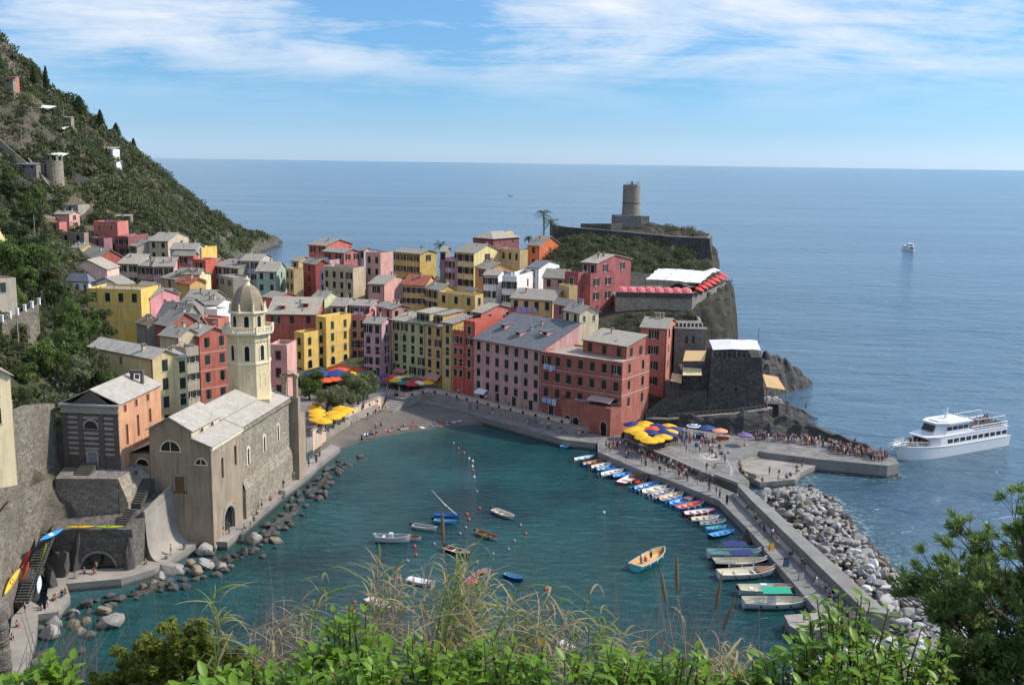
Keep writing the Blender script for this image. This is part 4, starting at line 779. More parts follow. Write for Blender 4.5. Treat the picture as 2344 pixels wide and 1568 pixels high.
for x0, x1 in ((-.3, 11.0), (11.0, 32.6)):
    mb = MB(); mb.box(x0, x1, -.42, 0, 15.75, 16.05); n = int((x1 - x0) / .55)
    for i in range(n): mb.box(x0 + .55 * i + .1, x0 + .55 * i + .35, -.34, 0, 15.45, 15.75)
    mb.build('cornice', M_moulding if x0 < 0 else M_stone_tan, ch)
for x, z in ((3.8, 11.8), (8.6, 12.4)): mb = MB(); mb.face([(-.4, .35, -1.6), (.4, .35, -1.6), (.4, .35, 1.6), (-.4, .35, 1.6)]); put('window', mb, M_stone_grey, ch, SIDE(x, z))
for x, z, h in ((13.5, 9.6, 2.7), (20.3, 9.8, 2.7), (26.5, 10, 2.9)):
    mb = MB(); mb.mat(1); arched(mb, .6, h - .2, .25); mb.mat(0); arch_ring(mb, .75, h, .3, -.08, .1); put('lancet_window', mb, [M_moulding, M_glass], ch, SIDE(x, z))
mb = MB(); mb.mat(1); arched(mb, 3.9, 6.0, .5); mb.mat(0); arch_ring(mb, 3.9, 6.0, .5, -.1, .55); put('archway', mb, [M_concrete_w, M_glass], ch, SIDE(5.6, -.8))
for y, z, w_ in ((6.3, 15.2, 3.0), (1.6, 13.4, 1.7)):
    mb = MB(); mb.mat(1); arched(mb, w_, w_ / 2, -.03); mb.mat(0); arch_ring(mb, w_, w_ / 2, .16, -.08, 0, False); mb.box(-w_ / 2 - .2, w_ / 2 + .2, -.12, 0, -.14, 0); mb.box(-.05, .05, -.07, -.03, 0, w_ / 2); put('lunette', mb, [M_moulding, M_glass], ch, FRONT(y, z))
mb = MB(); mb.mat(1).box(-.75, .75, -.1, .02, 0, 2.6); mb.mat(0); mb.box(-1.0, -.75, -.14, .02, 0, 2.85); mb.box(.75, 1.0, -.14, .02, 0, 2.85); mb.box(-.75, .75, -.14, .02, 2.6, 2.85); put('door', mb, [M_concrete_w, M_wood], ch, FRONT(5.0, 8.8))
mb = MB(); mb.box(1.0, 6, 9.6, 13.4, 2, 14.2); roofm = MB(); roof_slab(roofm, [(.6, 9.5, 16.2), (6.4, 9.5, 16.2), (6.4, 13.8, 14.3), (.6, 13.8, 14.3)]); an = mb.build('annex', M_plaster, ch); roofm.build('annex_roof', M_slab, an)
mb = MB(); mb.mat(1); arched(mb, 2.0, 1.0, -.03); mb.mat(0); arch_ring(mb, 2.0, 1.0, .15, -.08, 0, False); o = put('lunette', mb, [M_moulding, M_glass], an, FRONT(11.4, 12.4)); o.location.x = 1.0
# west gable wall with its little bell arch
mb = MB(); mb.box(32.3, 33.5, -1.6, 1.8, b0, 16.4); mb.box(33.5, 37.5, -1.0, .8, b0, 12.5); mb.build('end_wall', M_plaster, ch)
mb = MB(); mb.box(32.5, 33.3, -1.3, -.6, 16.4, 20.0); mb.box(32.5, 33.3, .8, 1.5, 16.4, 20.0); mb.box(32.4, 33.4, -1.5, 1.7, 20, 20.4); roof_slab(mb, [(32.3, -1.6, 20.4), (33.5, -1.6, 20.4), (33.5, .1, 21.2), (32.3, .1, 21.2)]); roof_slab(mb, [(32.3, .1, 21.2), (33.5, .1, 21.2), (33.5, 1.8, 20.4), (32.3, 1.8, 20.4)]); mb.build('bell_arch', M_plaster, ch)
# ------------------------------------------------------------------ octagonal bell tower
bt = empty('bell_tower', (-45.3, 175.4, 0), rad(9), 'cream octagonal bell tower with ribbed stone dome rising behind the church', 'bell tower')
R8 = 3.75
def oct_at(r, z0, z1, r2=None): return [(r, z0), (r2 or r, z1)]
mb = MB(); mb.lathe([(R8, 8), (R8, 23.7)], 8, a0=math.pi / 8, caps=False); mb.box(-R8 * .95, R8 * .95, -R8 * .95, R8 * .95, 6, 17.6); mb.build('shaft', M_belfry, bt)
mb = MB(); mb.lathe([(R8 - .1, 23.7), (R8 - .1, 29.0)], 8, a0=math.pi / 8, caps=False); mb.build('belfry', M_belfry, bt)
for z, r, h in ((23.55, R8 + .18, .3), (28.5, R8 + .15, .2), (28.75, R8 + .75, .35)):
    mb = MB(); mb.lathe([(r - .3, z - .15), (r, z), (r, z + h), (r - .5, z + h + .02)], 8, a0=math.pi / 8); mb.build('cornice', M_moulding, bt)
mb = MB(); mb.lathe([(R8 - .75, 29.0), (R8 - .75, 32.3)], 8, a0=math.pi / 8); mb.build('upper_drum', M_belfry, bt)
mb = MB(); mb.lathe([(R8 - .9, 32.0), (R8 - .3, 32.2), (R8 - .3, 32.45), (R8 - .9, 32.5)], 8, a0=math.pi / 8); mb.build('cornice', M_moulding, bt)
for k in range(8):
    an = k * math.pi / 4 + math.pi / 4; ap = R8 * math.cos(math.pi / 8)
    M8 = lambda dist, z: Matrix.Rotation(an, 4, 'Z') @ Matrix.Translation((dist, 0, z)) @ Matrix.Rotation(math.pi / 2, 4, 'Z')
    mb = MB(); mb.mat(1); arched(mb, .8, 2.6, -.02); mb.mat(0); arch_ring(mb, .8, 2.6, .2, -.1, 0); put('bell_opening', mb, [M_moulding, M_glass], bt, M8(ap - .1 + .01, 24.2))
    mb = MB(); mb.mat(1); arched(mb, .8, 1.9, -.02); mb.mat(0); arch_ring(mb, .8, 1.9, .18, -.08, 0); put('arched_window', mb, [M_moulding, M_glass], bt, M8((R8 - .75) * math.cos(math.pi / 8) + .01, 29.9))
    mb = MB(); mb.mat(0); arch_ring(mb, 1.0, 2.4, .12, -.05, .02); put('blind_arch', mb, [M_moulding], bt, M8(ap + .01, 19.6))
    mb = MB(); mb.box(-.13, .13, -.12, .12, 23.8, 28.5); o = mb.build('corner_pilaster', M_moulding, bt); o.rotation_euler = (0, 0, an + math.pi / 8); o.location = (math.cos(an + math.pi / 8) * (R8 - .12), math.sin(an + math.pi / 8) * (R8 - .12), 0)
    L8 = 2 * (R8 + .6) * math.sin(math.pi / 8); mb = MB(); mb.box(-L8 / 2, L8 / 2, -.1, .1, .72, .88)
    for i in range(9): x = -L8 / 2 + L8 * (i + .5) / 9; mb.lathe([(.05, 0), (.09, .2), (.05, .45), (.07, .72)], 6, (x, 0))
    mb.box(-L8 / 2 - .12, -L8 / 2 + .12, -.15, .15, 0, 1.0); put('balustrade', mb, M_moulding, bt, M8((R8 + .6) * math.cos(math.pi / 8), 29.1))
    mb = MB(); mb.lathe([(.22, 0), (.22, .5), (.13, .6), (.17, .9), (.04, 1.5)], 8); o = mb.build('pinnacle', M_moulding, bt); o.location = (math.cos(an + math.pi / 8) * (R8 - .7), math.sin(an + math.pi / 8) * (R8 - .7), 32.45)
    mb = MB()
    for i in range(4): x = -1.1 + i * .73; arch_ring(mb, .5, .25, .09, -.12, 0, False); 
    mb = MB()
    for i in range(4):
        x = -1.08 + i * .72; t_ = MB(); arch_ring(t_, .5, .3, .1, -.12, 0, False); mb.raw([(v[0] + x, v[1], v[2]) for v in t_.v], t_.f)
    put('corbel_arches', mb, M_moulding, bt, M8(ap - .02, 27.3))
prof = [(R8 - .95, 32.4)] + [((R8 - .95) * math.cos(t) ** .85, 32.4 + 4.5 * math.sin(t)) for t in [i * 1.36 / 9 for i in range(1, 10)]]
mb = MB(); mb.lathe(prof, 8, a0=math.pi / 8); mb.build('dome', M_dome, bt)
mb = MB(); mb.lathe([(.75, 36.6), (.55, 36.9), (.42, 37.3), (.55, 37.7), (.6, 37.8), (.18, 37.95), (.22, 38.15), (.05, 38.4)], 10); mb.build('lantern', M_moulding, bt)
mb = MB(); mb.tube([(0, 0, 38.3), (0, 0, 39.6)], .04, 5); mb.tube([(-.3, 0, 39.2), (.3, 0, 39.2)], .04, 5); mb.build('cross', M_iron, bt)

# ------------------------------------------------------------------ striped oratory
orr = empty('oratory', (-57.4, 147.2, 0), rad(84), 'small oratory with grey and white striped stone front above the terrace', 'chapel')
OW, OD, OZ, OT = 8.6, 14.0, 11.0, 22.3
M_band = stone('pale_band_stone', [(0.33, 0.32, 0.31), (0.40, 0.39, 0.37)], (0.3, 0.29, 0.28), 2.5); M_front = stone('dark_band_stone', [(0.10, 0.085, 0.08), (0.15, 0.13, 0.12), (0.12, 0.11, 0.10)], (0.09, 0.085, 0.08), 2.5)
M_peel = stucco('peeling_salmon', lin('c4906c'), 0.9)
mb = MB(); mb.face([(0, OW, OZ), (0, 0, OZ), (0, 0, OT), (0, OW, OT)]); mb.face([(.3, OW - 1.5, OT), (.3, 1.5, OT), (.3, OW / 2, OT + 2.0)]); mb.build('facade', M_front, orr)
mb = MB(); wall_with_holes(mb, (0, 0, OZ - 4), Vector((1, 0, 0)), OD, OT - OZ + 4, [(1.6, 2.6, 13.7, 14.8), (5.2, 6.2, 13.7, 14.8), (9.0, 10.0, 13.7, 14.8), (2.0, 2.8, 8.6, 11.8), (5.6, 6.4, 9.0, 12.4), (9.6, 10.5, 10.2, 12.4)], .3); mb.face([(OD, 0, OZ - 4), (OD, OW, OZ - 4), (OD, OW, OT), (OD, OW / 2, OT + 1.9), (OD, 0, OT)]); mb.face([(OD, OW, OZ - 4), (0, OW, OZ - 4), (0, OW, OT), (OD, OW, OT)]); mb.build('wall', M_peel, orr)
for i in range(9):
    z = 14.6 + i * .78; mb = MB(); mb.box(-.07, 0, 0, OW, z, z + .36); mb.build('stone_band', M_band, orr)
for y in (.0, 2.3, 5.5, 7.9): mb = MB(); mb.box(-.2, -.07, y, y + .75, OZ + 1.6, OT - 1.5); mb.build('pilaster', M_front, orr)
mb = MB(); mb.box(-.35, 0, -.2, OW + .2, OT - 1.3, OT - 1.05); mb.box(-.2, 0, -.05, OW + .05, OT - 1.05, OT - .3); mb.box(-.55, .2, -.35, OW + .35, OT - .3, OT); mb.build('cornice', M_band, orr)
mb = MB(); mb.mat(1); arched(mb, 2.0, 1.2, -.1); mb.mat(0); arch_ring(mb, 2.0, 1.2, .25, -.16, 0, False); put('lunette', mb, [M_band, M_glass], orr, FRONT(OW / 2, 18.6))
mb = MB(); mb.mat(1).box(-.65, .65, -.1, .0, 0, 2.7); mb.mat(0); mb.box(-.95, -.65, -.16, 0, 0, 3.0); mb.box(.65, .95, -.16, 0, 0, 3.0); mb.box(-.65, .65, -.16, 0, 2.7, 3.0); put('door', mb, [M_band, paint('blue_grey_door', (0.20, 0.23, 0.29), 0.6)], orr, FRONT(OW / 2, 12.3))
for x, z, w_, h in ((2.1, 20.9 + .3, 1, 1.1), (5.7, 21.2, 1, 1.1), (9.5, 21.2, 1, 1.1), (2.4, 17.2, .8, 3.2), (6, 17.7, .8, 3.4), (10.05, 18.3, .9, 2.2)):
    mb = MB(); mb.face([(-w_ / 2, .25, -h / 2), (w_ / 2, .25, -h / 2), (w_ / 2, .25, h / 2), (-w_ / 2, .25, h / 2)]); put('window', mb, paint('walled_up_window', (0.2, 0.12, 0.09), 0.9), orr, SIDE(x, z + (OZ - 4) - 7))
rb = MB(); roof_slab(rb, [(.1, -.35, OT + .1), (OD + .3, -.35, OT + .1), (OD + .3, OW / 2, OT + 2.2), (.1, OW / 2, OT + 2.2)]); roof_slab(rb, [(.1, OW / 2, OT + 2.2), (OD + .3, OW / 2, OT + 2.2), (OD + .3, OW + .35, OT + .1), (.1, OW + .35, OT + .1)]); ro = rb.build('roof', M_slab, orr)
mb = MB(); mb.box(-.3, .3, -1.0, -.65, -1, 1.5); mb.box(-.3, .3, .65, 1.0, -1, 1.5); mb.box(-.35, .35, -1.1, 1.1, 1.5, 2.0); mb.box(-.1, .1, -.3, .3, .6, 1.3); mb.build('bell_cote', M_front, ro, loc=(10.8, 2.2, OT + 1.0))

# ------------------------------------------------------------------ terraces, stairs and retaining walls on the near shore
M_stone_dark2 = stone('weathered_stone', [(0.09, 0.085, 0.075), (0.15, 0.14, 0.12), (0.19, 0.175, 0.15), (0.11, 0.105, 0.095)], (0.075, 0.07, 0.065), 1.5)
M_stone_wall = stone('garden_rubble_stone', [(0.13, 0.115, 0.09), (0.21, 0.185, 0.145), (0.28, 0.25, 0.2), (0.16, 0.145, 0.12)], (0.09, 0.08, 0.065), 1.5)
def wall_run(name, line, z0, z1, th, mat, label, cat='wall', group=None, cap=None):
    """a free-standing or retaining wall along a line; z1 may be a list"""
    n = len(line); zs = z1 if isinstance(z1, list) else [z1] * n; mb = MB(); off = []
    for i in range(n):
        a = Vector(line[max(i - 1, 0)]); b = Vector(line[min(i + 1, n - 1)]); t = (b - a).normalized(); off.append(Vector((-t.y, t.x)) * th)
    L = [Vector(p) for p in line]; Rr = [l + o for l, o in zip(L, off)]
    v = []
    for l, r_, z in zip(L, Rr, zs): zq = z0 if not isinstance(z0, str) else z - .3; v += [(l.x, l.y, zq), (r_.x, r_.y, zq), (r_.x, r_.y, z), (l.x, l.y, z)]
    f = []
    for i in range(n - 1):
        a, b = 4 * i, 4 * i + 4
        f += [(a, b, b + 3, a + 3), (a + 3, b + 3, b + 2, a + 2), (a + 2, b + 2, b + 1, a + 1)]
    f += [(0, 3, 2, 1), (4 * n - 4, 4 * n - 3, 4 * n - 2, 4 * n - 1)]
    mb.raw(v, f); o = mb.build(name, mat); 
    if label: tag(o, label, cat, group)
    if cap:
        cm = MB(); v = []
        for l, r_, z, of in zip(L, Rr, zs, off): e = of.normalized() * .08; v += [(l.x - e.x, l.y - e.y, z), (r_.x + e.x, r_.y + e.y, z), (r_.x + e.x, r_.y + e.y, z + .14), (l.x - e.x, l.y - e.y, z + .14)]
        cm.raw(v, f); cm.build('coping', cap, o)
    return o
def stairs(name, p0, p1, width, n, mat, label):
    """p0 low, p1 high; each tread its own part"""
    p0, p1 = Vector(p0), Vector(p1); run = p1 - p0; h = Vector((run.x, run.y, 0)); t = h.normalized(); s = Vector((-t.y, t.x, 0)); L = h.length
    root = empty(name, p0, math.atan2(t.y, t.x), label, 'stairs'); me = MB(); me.box(0, L / n + .03, -width / 2, width / 2, -run.z / n - .6, 0); me = me.mesh('step', mat)
    for i in range(n): link('step', me, root, loc=(L * i / n, 0, run.z * (i + 1) / n))
    return root
# oratory terrace and the walls below it
tag(MB().prism([(-65.0, 142.3), (-56.3, 142.6), (-55.6, 150), (-66.5, 150)], 2, 12.6).build('oratory_terrace', M_stone_grey), 'paved stone terrace walled in dark masonry under the striped oratory', 'terrace')
tag(MB().prism([(-56.2, 142.7), (-54.9, 142.7), (-54.6, 148), (-52.6, 149.3), (-54, 152), (-55.5, 150)], 2, [12.6, 9.0, 11.0, 11.0, 12.5, 12.6]).build('stair_wall', M_stone_tan), 'pale masonry flank wall beside the church stairs', 'wall')
stairs('stone_stairs', (-54.2, 143.6, 8.4), (-53.6, 148.0, 11.0), 1.6, 11, M_concrete_w, 'stone stairs climbing between oratory terrace and church door')
stairs('stone_stairs', (-54.6, 138.6, 6.9), (-54.0, 141.6, 8.5), 1.5, 8, M_concrete_w, 'short stone stairs from the kayak terrace')
stairs('stone_stairs', (-55.0, 146.5, 12.6), (-55.0, 146.6, 12.7), .5, 1, M_concrete_w, 'single stone step beside the flank wall')
stairs('stone_stairs', (-61.9, 143.9, 12.6), (-61.9, 146.9, 13.6), 2.2, 6, M_concrete_w, 'front steps rising to the oratory door')
tag(MB().prism([(-63.5, 136.6), (-52.6, 137.6), (-51.9, 140.9), (-50.2, 148.8), (-53.5, 149.2), (-56.0, 142.4), (-65, 142.1)], 1.0, [6.9, 6.9, 7.4, 9.0, 9.0, 7.4, 6.9]).build('kayak_terrace', M_stone_dark2), 'lower concrete terrace where kayaks lie above the cave', 'terrace')
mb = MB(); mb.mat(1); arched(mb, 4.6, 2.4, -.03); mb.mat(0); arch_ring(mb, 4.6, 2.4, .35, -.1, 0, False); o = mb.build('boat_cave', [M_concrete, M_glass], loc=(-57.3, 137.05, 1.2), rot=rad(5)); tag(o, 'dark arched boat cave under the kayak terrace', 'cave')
# curved sea wall apron
mb = MB()
def apron_pt(u, v):
    top = Vector((-51.9, 140.9, 7.4)).lerp(Vector((-50.0, 149.5, 9.2)), u); bot = Vector((-49.6, 139.6, 1.3)).lerp(Vector((-47.6, 148.6, 1.3)), u)
    p = top.lerp(bot, v); p.z = bot.z + (top.z - bot.z) * (1 - v) ** 2.4; p.x += .5 * math.sin(v * math.pi) * -1; return tuple(p)
mb.grid(apron_pt, 10, 8); mb.face([apron_pt(0, i / 8) for i in range(9)] + [(-51.9, 140.9, 1.0)]); tag(mb.build('curved_sea_wall', M_concrete_w, smooth=True), 'curved pale sea wall sweeping down to the quay below the church', 'sea wall')
mb = MB(); mb.box(-.2, .2, 0, 1.1, 0, 0); 
wall_run('parapet_wall', [(-51.95, 141), (-50.1, 149.4)], 7.0, [8.3, 10.2], .35, M_concrete_w, 'stepped parapet on top of the curved sea wall')
# long retaining wall of the upper gardens, path and stairs along its foot
wall_run('retaining_wall', [(-52.5, 96), (-60.6, 112), (-62.4, 120), (-64.9, 131), (-65.4, 142.3)], 0, [13, 13.5, 13.6, 13.6, 12.6], .8, M_stone_wall, 'tall weathered stone retaining wall behind the kayak stairs')
wall_run('retaining_wall', [(-60.6, 106), (-64.2, 121), (-66.3, 130), (-67.3, 141), (-67.4, 149)], 10, [25.5, 25.0, 24.6, 23.6, 22.0], 1.0, M_stone_wall, 'high rubble garden wall beside the striped oratory')
for i, (x, y, z) in enumerate(((-64.6, 122.5, 25), (-65.3, 126, 24.9), (-66.0, 129.6, 24.7), (-66.6, 134, 24.3))):
    mb = MB(); mb.box(-.22, .22, -.22, .22, -.6, 1.5); mb.box(-.3, .3, -.3, .3, 1.5, 1.62); tag(mb.build('garden_pillar', M_concrete_w, loc=(x, y, z)), 'stubby pale pillar on the high garden wall', 'pillar', 'pillars on the garden wall')
stairs('stone_stairs', (-62.6, 125.2, 1.3), (-63.4, 135.5, 7.0), 1.7, 26, M_concrete, 'long stone stairs with kayaks leaning beside them')
mb = MB(); mb.tube([(-61.6, 125, 2.4), (-62.4, 135.5, 8.0)], .03, 4)
for i in range(6): q = Vector((-61.6, 125, 1.3)).lerp(Vector((-62.4, 135.5, 7)), i / 5); mb.tube([q, q + Vector((0, 0, 1.1))], .03, 4)
tag(mb.build('handrail', M_iron), 'thin iron handrail along the kayak stairs', 'handrail')

# ------------------------------------------------------------------ harbour walls
M_cream_wall = stucco('cream_parapet', lin('c9b3a0'), 0.5)
def holed_wall(name, line, z0, z1, th, label, step=3.4):
    o = wall_run(name, line, z0, z1, th, M_cream_wall, label, cap=M_concrete_w)
    me = MB().box(-.32, .32, -.03, .03, -.28, .28).mesh('drain_opening', M_glass)
    for (a, b) in zip(line[:-1], line[1:]):
        a, b = Vector(a), Vector(b); L = (b - a).length; n = max(1, int(L / step)); an = math.atan2(b.y - a.y, b.x - a.x); nn = Vector((math.sin(an), -math.cos(an)))
        for i in range(n):
            p = a.lerp(b, (i + .5) / n) + nn * .02; link('drain_opening', me, o, loc=(p.x, p.y, z1 - .65), rot=an)
    return o
holed_wall('harbour_parapet', [(-29.5, 241.7), (-24.7, 239.0), (-20.2, 244.8), (-16.7, 242.5), (-1.5, 228.3), (12.4, 215.5)], 1.0, 3.9, .45, 'long cream parapet with square openings along the upper promenade')
holed_wall('square_wall', [(-39.9, 202.3), (-38.0, 210.5), (-34.0, 223.4), (-30.1, 233.7)], -.5, 4.2, .5, 'pale pink wall with square openings above the beach')
sw = tag(MB().prism(SEAWALL, .5, 3.4).build('sea_wall', M_concrete), 'thick grey concrete sea wall along the breakwater pier', 'sea wall')
mb = MB(); mb.prism([(39.2, 172.5), (39.9, 164.7), (44.5, 122.8), (43.6, 122.8), (39.0, 164.5), (38.4, 172.3)], 1.4, 2.1); tag(mb.build('bench_ledge', M_concrete_w), 'low concrete bench ledge along the sea wall', 'bench')
wall_run('square_edge_wall', [(23.1, 205.5), (28.6, 195.1), (34.7, 183.4)], 1.0, 2.9, .45, M_concrete_w, 'low concrete wall between pier and harbour square')
wall_run('square_edge_wall', [(36.9, 180.7), (40.2, 175.8)], 1.0, 3.0, .45, M_concrete_w, 'short concrete wall joining the pier steps to the sea wall')
stairs('pier_steps', (34.2, 181.2, 1.6), (36.0, 182.4, 2.5), 2.6, 5, M_concrete_w, 'concrete steps from pier up to the harbour square')
for i, (ax, ay, bx, by) in enumerate(((24.9, 185.5, 24.0, 184.0), (38.3, 156.2, 36.8, 154.0))): stairs('boat_steps', (bx, by, .15), (ax, ay, 1.5), 1.8, 6, M_concrete, ('boat steps cut into the pier beside the red boats', 'boat steps cut into the pier beside the moored launches')[i])
# rim of the sunken apron: two curved steps
for k_, (r_, z_) in enumerate(((8.6, 2.1), (7.9, 1.7))):
    mb = MB(); pts_ = []
    for i in range(13): t = math.pi * (.62 + .62 * i / 12); pts_.append((51.5 + r_ * math.cos(t), 189.5 + r_ * 1.02 * math.sin(t)))
    o = wall_run('curved_step', pts_, 1.0, z_, .55, M_concrete_w, ('upper curved step round the sunken apron', 'lower curved step round the sunken apron')[k_], 'step')
# emblem on the paving
mb = MB(); mb.lathe([(1.95, 0), (1.95, .006)], 40); em = tag(mb.build('paving_emblem', paint('pale_marble', (0.48, 0.46, 0.41), 0.7), loc=(38.6, 193.6, 2.503), scale=(1, 1.4, 1)), 'round pale emblem set in the harbour square paving', 'emblem')
mb = MB(); 
for r1, r0 in ((1.75, 1.62),):
    for i in range(40): t0, t1 = 2 * math.pi * i / 40, 2 * math.pi * (i + 1) / 40; mb.face([(r0 * math.cos(t0), r0 * math.sin(t0), 0), (r1 * math.cos(t0), r1 * math.sin(t0), 0), (r1 * math.cos(t1), r1 * math.sin(t1), 0), (r0 * math.cos(t1), r0 * math.sin(t1), 0)])
for an in (.4, 1.4, 2.3, 3.3, 4.6, 5.5): mb.tube([(.25 * math.cos(an), .25 * math.sin(an), .0), (1.0 * math.cos(an + .3), 1.0 * math.sin(an + .3), .0), (.9 * math.cos(an + .8), .9 * math.sin(an + .8), .0)], .05, 4)
mb.build('emblem_inlay', paint('grey_inlay', (0.2, 0.19, 0.18), 0.7), em, loc=(0, 0, .012))
for pts_ in ([(30.5, 203), (33, 196.5), (36.6, 191), (37.0, 185)], [(40.5, 205), (39.8, 199), (41.2, 193), (41, 186), (39.8, 181)]):
    o = wall_run('paving_band', pts_, 2.4, 2.512, .5, M_concrete_w, None); o['kind'] = 'structure'

# ------------------------------------------------------------------ beach
M_sand, _t = newmat('dark_sand'); _oc = _t.n('ShaderNodeTexCoord').outputs['Object']; _a = _t.noise(_oc, .25, 6, .65); _b = _t.noise(_oc, 3, 5)
_wz = _t.n('ShaderNodeSeparateXYZ', {0: _oc}).outputs[2]
_c = _t.mix(_t.ramp(_a, [(.35, (0, 0, 0)), (.65, (1, 1, 1))]), (.11, .10, .085, 1), (.16, .145, .122, 1)); _c = _t.mix(_t.ramp(_t.math('ADD', _wz, _t.math('MULTIPLY', _a, .5)), [(.2, (1, 1, 1)), (.65, (0, 0, 0))]), _c, (.075, .068, .058, 1)); finish(_t, _c, .9, _b, .4, .05)
up_line = [(-38.2, 203.5), (-36.5, 212), (-33.6, 223), (-30.2, 233), (-27, 243), (-23.5, 241.5), (-18.5, 238.5), (-11, 231.4), (-7.0, 227)]; lo_line = [(-38.4, 194), (-34.6, 201.5), (-30.8, 206.5), (-27, 209), (-22.5, 211.5), (-18, 215), (-13, 219.5), (-8.5, 224), (-5.8, 225.5)]
def lerp_line(L, u): t = u * (len(L) - 1); i = min(int(t), len(L) - 2); a, b = L[i], L[i + 1]; f = t - i; return a[0] + (b[0] - a[0]) * f, a[1] + (b[1] - a[1]) * f
def beach_pt(u, v):
    a = lerp_line(lo_line, u); b = lerp_line(up_line, u); x = a[0] + (b[0] - a[0]) * v; y = a[1] + (b[1] - a[1]) * v
    return (x, y, -.45 + 1.75 * v ** .8 + .06 * mnoise.noise(Vector((x * .5, y * .5, 0))))
tag(MB().grid(beach_pt, 40, 16).build('beach', M_sand, smooth=True), kind='structure')
mb = MB(); mb.prism([(-30.0, 233.8), (-27.2, 232), (-23.8, 238.5), (-29.0, 241.5)], .2, [1.2, 1.2, 3.0, 3.0]); rp = tag(mb.build('slipway', M_concrete_w), 'ribbed concrete slipway from the square to the beach', 'slipway')
for i in range(6): q = .1 + .15 * i; a = Vector((-30.0, 233.8, 1.2)).lerp(Vector((-29, 241.5, 3)), q); b = Vector((-27.2, 232, 1.2)).lerp(Vector((-23.8, 238.5, 3)), q); MB().tube([a + Vector((0, 0, .02)), b + Vector((0, 0, .02))], .09, 4).build('rib', M_concrete, rp)

UMB_SQUARE = [(-47.5, 251.0, 'blue', 3.4), (-43.1, 251.3, 'blue', 3.4), (-43.5, 257.4, 'orange', 3.6), (-39.9, 254.2, 'yellow', 2.6), (-40.6, 252.3, 'teal', 1.9), (-37.6, 255.9, 'teal', 1.9), (-39.4, 259.5, 'orange', 2.0), (-37.9, 258.6, 'red', 1.9), (-47.8, 250.4, 'orange', 2.1), (-45.9, 249.7, 'yellow', 2.0), (-45.5, 246.4, 'orange', 2.2), (-44.8, 250.6, 'orange', 2.0), (-43.8, 247.6, 'orange', 2.0), (-42.7, 248.3, 'orange', 1.9), (-50.3, 251.9, 'purple', 1.8)]
UMB_TERR = [(-31.6, 251.8, 'purple'), (-29.4, 252.4, 'orange'), (-30.3, 249.2, 'red'), (-28.3, 248.0, 'yellow'), (-27.7, 250.7, 'white'), (-26.1, 252.2, 'yellow'), (-26.1, 245.2, 'teal'), (-25.9, 248.8, 'navy'), (-24.1, 250.3, 'teal'), (-24.6, 246.3, 'red'), (-23.8, 243.7, 'red'), (-22.9, 248.4, 'red'), (-22.4, 245.1, 'white'), (-20.4, 245.9, 'yellow')]
UMB_YEL = [(-42.6, 219.9), (-40.8, 212.2), (-40.0, 208.3), (-38.4, 206.5), (-37.7, 213.8), (-37.1, 210.1), (-36.4, 212.4), (-35.9, 215.2), (-35.3, 217.2), (-36.9, 218.2), (-41.5, 215.4)]
UMB_QUAY = [(25.3, 209.4, 'navy'), (28.1, 210.2, 'yellow'), (27.3, 208.1, 'yellow'), (25.6, 205.7, 'yellow'), (24.7, 204.1, 'yellow'), (25.9, 202.1, 'yellow'), (30.2, 208.2, 'navy'), (29.1, 205.9, 'orange'), (28.4, 203.1, 'navy'), (31.0, 206.4, 'navy'), (32.6, 208.2, 'yellow'), (31.0, 203.3, 'navy'), (33.4, 205.7, 'navy'), (32.2, 203.8, 'yellow'), (30.4, 199.7, 'yellow'), (28.5, 197.5, 'yellow'), (27.2, 196.6, 'yellow'), (26.3, 198.9, 'yellow'), (31.7, 201.5, 'navy'), (38.0, 208.7, 'striped'), (40.4, 207.4, 'blue'), (42.7, 205.1, 'salmon'), (47.1, 202.0, 'lilac')]
# ------------------------------------------------------------------ castle on the headland
cs = empty('castle_tower', (40.5, 360.5, 0), rad(8), 'round stone castle tower on a square base above the sea', 'castle')
mb = MB(); mb.lathe([(3.2, 40.0), (3.06, 43.8), (3.05, 44.0), (2.98, 51.0)], 28, caps=False); mb.lathe([(2.98, 51.0), (2.5, 51.0), (2.5, 50.2), (0.01, 50.2)], 28, caps=False); mb.build('round_shaft', M_tower_stone, cs, smooth=False)
mb = MB(); mb.lathe([(3.1, 44.6), (3.12, 44.75), (3.1, 44.9)], 28, caps=False); mb.build('string_band', M_stone_dark, cs)
mb = MB(); mb.prism([(-6.2, -4.2), (2.2, -4.6), (2.2, 3.4), (-6.0, 3.4)], 33, 40.6); mb.build('base_block', M_stone_grey, cs)
mb = MB(); mb.prism([(2.25, -2.2), (6.0, -2.2), (6.0, 2.4), (2.25, 2.4)], 33, 40.4); mb.build('side_block', M_stone_grey, cs)
mb = MB(); mb.prism([(2.4, -4.4), (9.0, -3.0), (9.0, -2.3), (2.4, -2.3)], 33, [40.0, 37.2, 37.2, 40.0]); mb.build('stair_wing', M_stone_grey, cs)
mb = MB(); railing(mb, (-2.2, -2.1, 51.0), (2.2, -2.1, 51.0), .9, 5); mb.build('top_railing', M_iron, cs)
wall_run('bastion_wall', [(12, 344), (16.5, 331), (34, 329), (51, 326), (61.5, 325.5), (66, 345), (62, 372)], 24, [37.9, 37.9, 36.8, 35.6, 35.3, 35.3, 35.6], 1.0, M_stone_dark, 'long dark bastion wall round the castle terrace', cap=M_stone_grey)
bs = tag(MB().raw([(48.5, 324.5, 20), (64.0, 324.0, 20), (68.5, 348, 20), (51, 327, 35.2), (61.6, 326.5, 35.2), (65.8, 345, 35.2), (51, 345, 35.2), (48.5, 345, 20)], [(0, 1, 4, 3), (1, 2, 5, 4), (3, 4, 5, 6), (0, 3, 6, 7)]).build('corner_bastion', M_stone_dark), 'battered dark stone corner bastion of the castle', 'bastion')
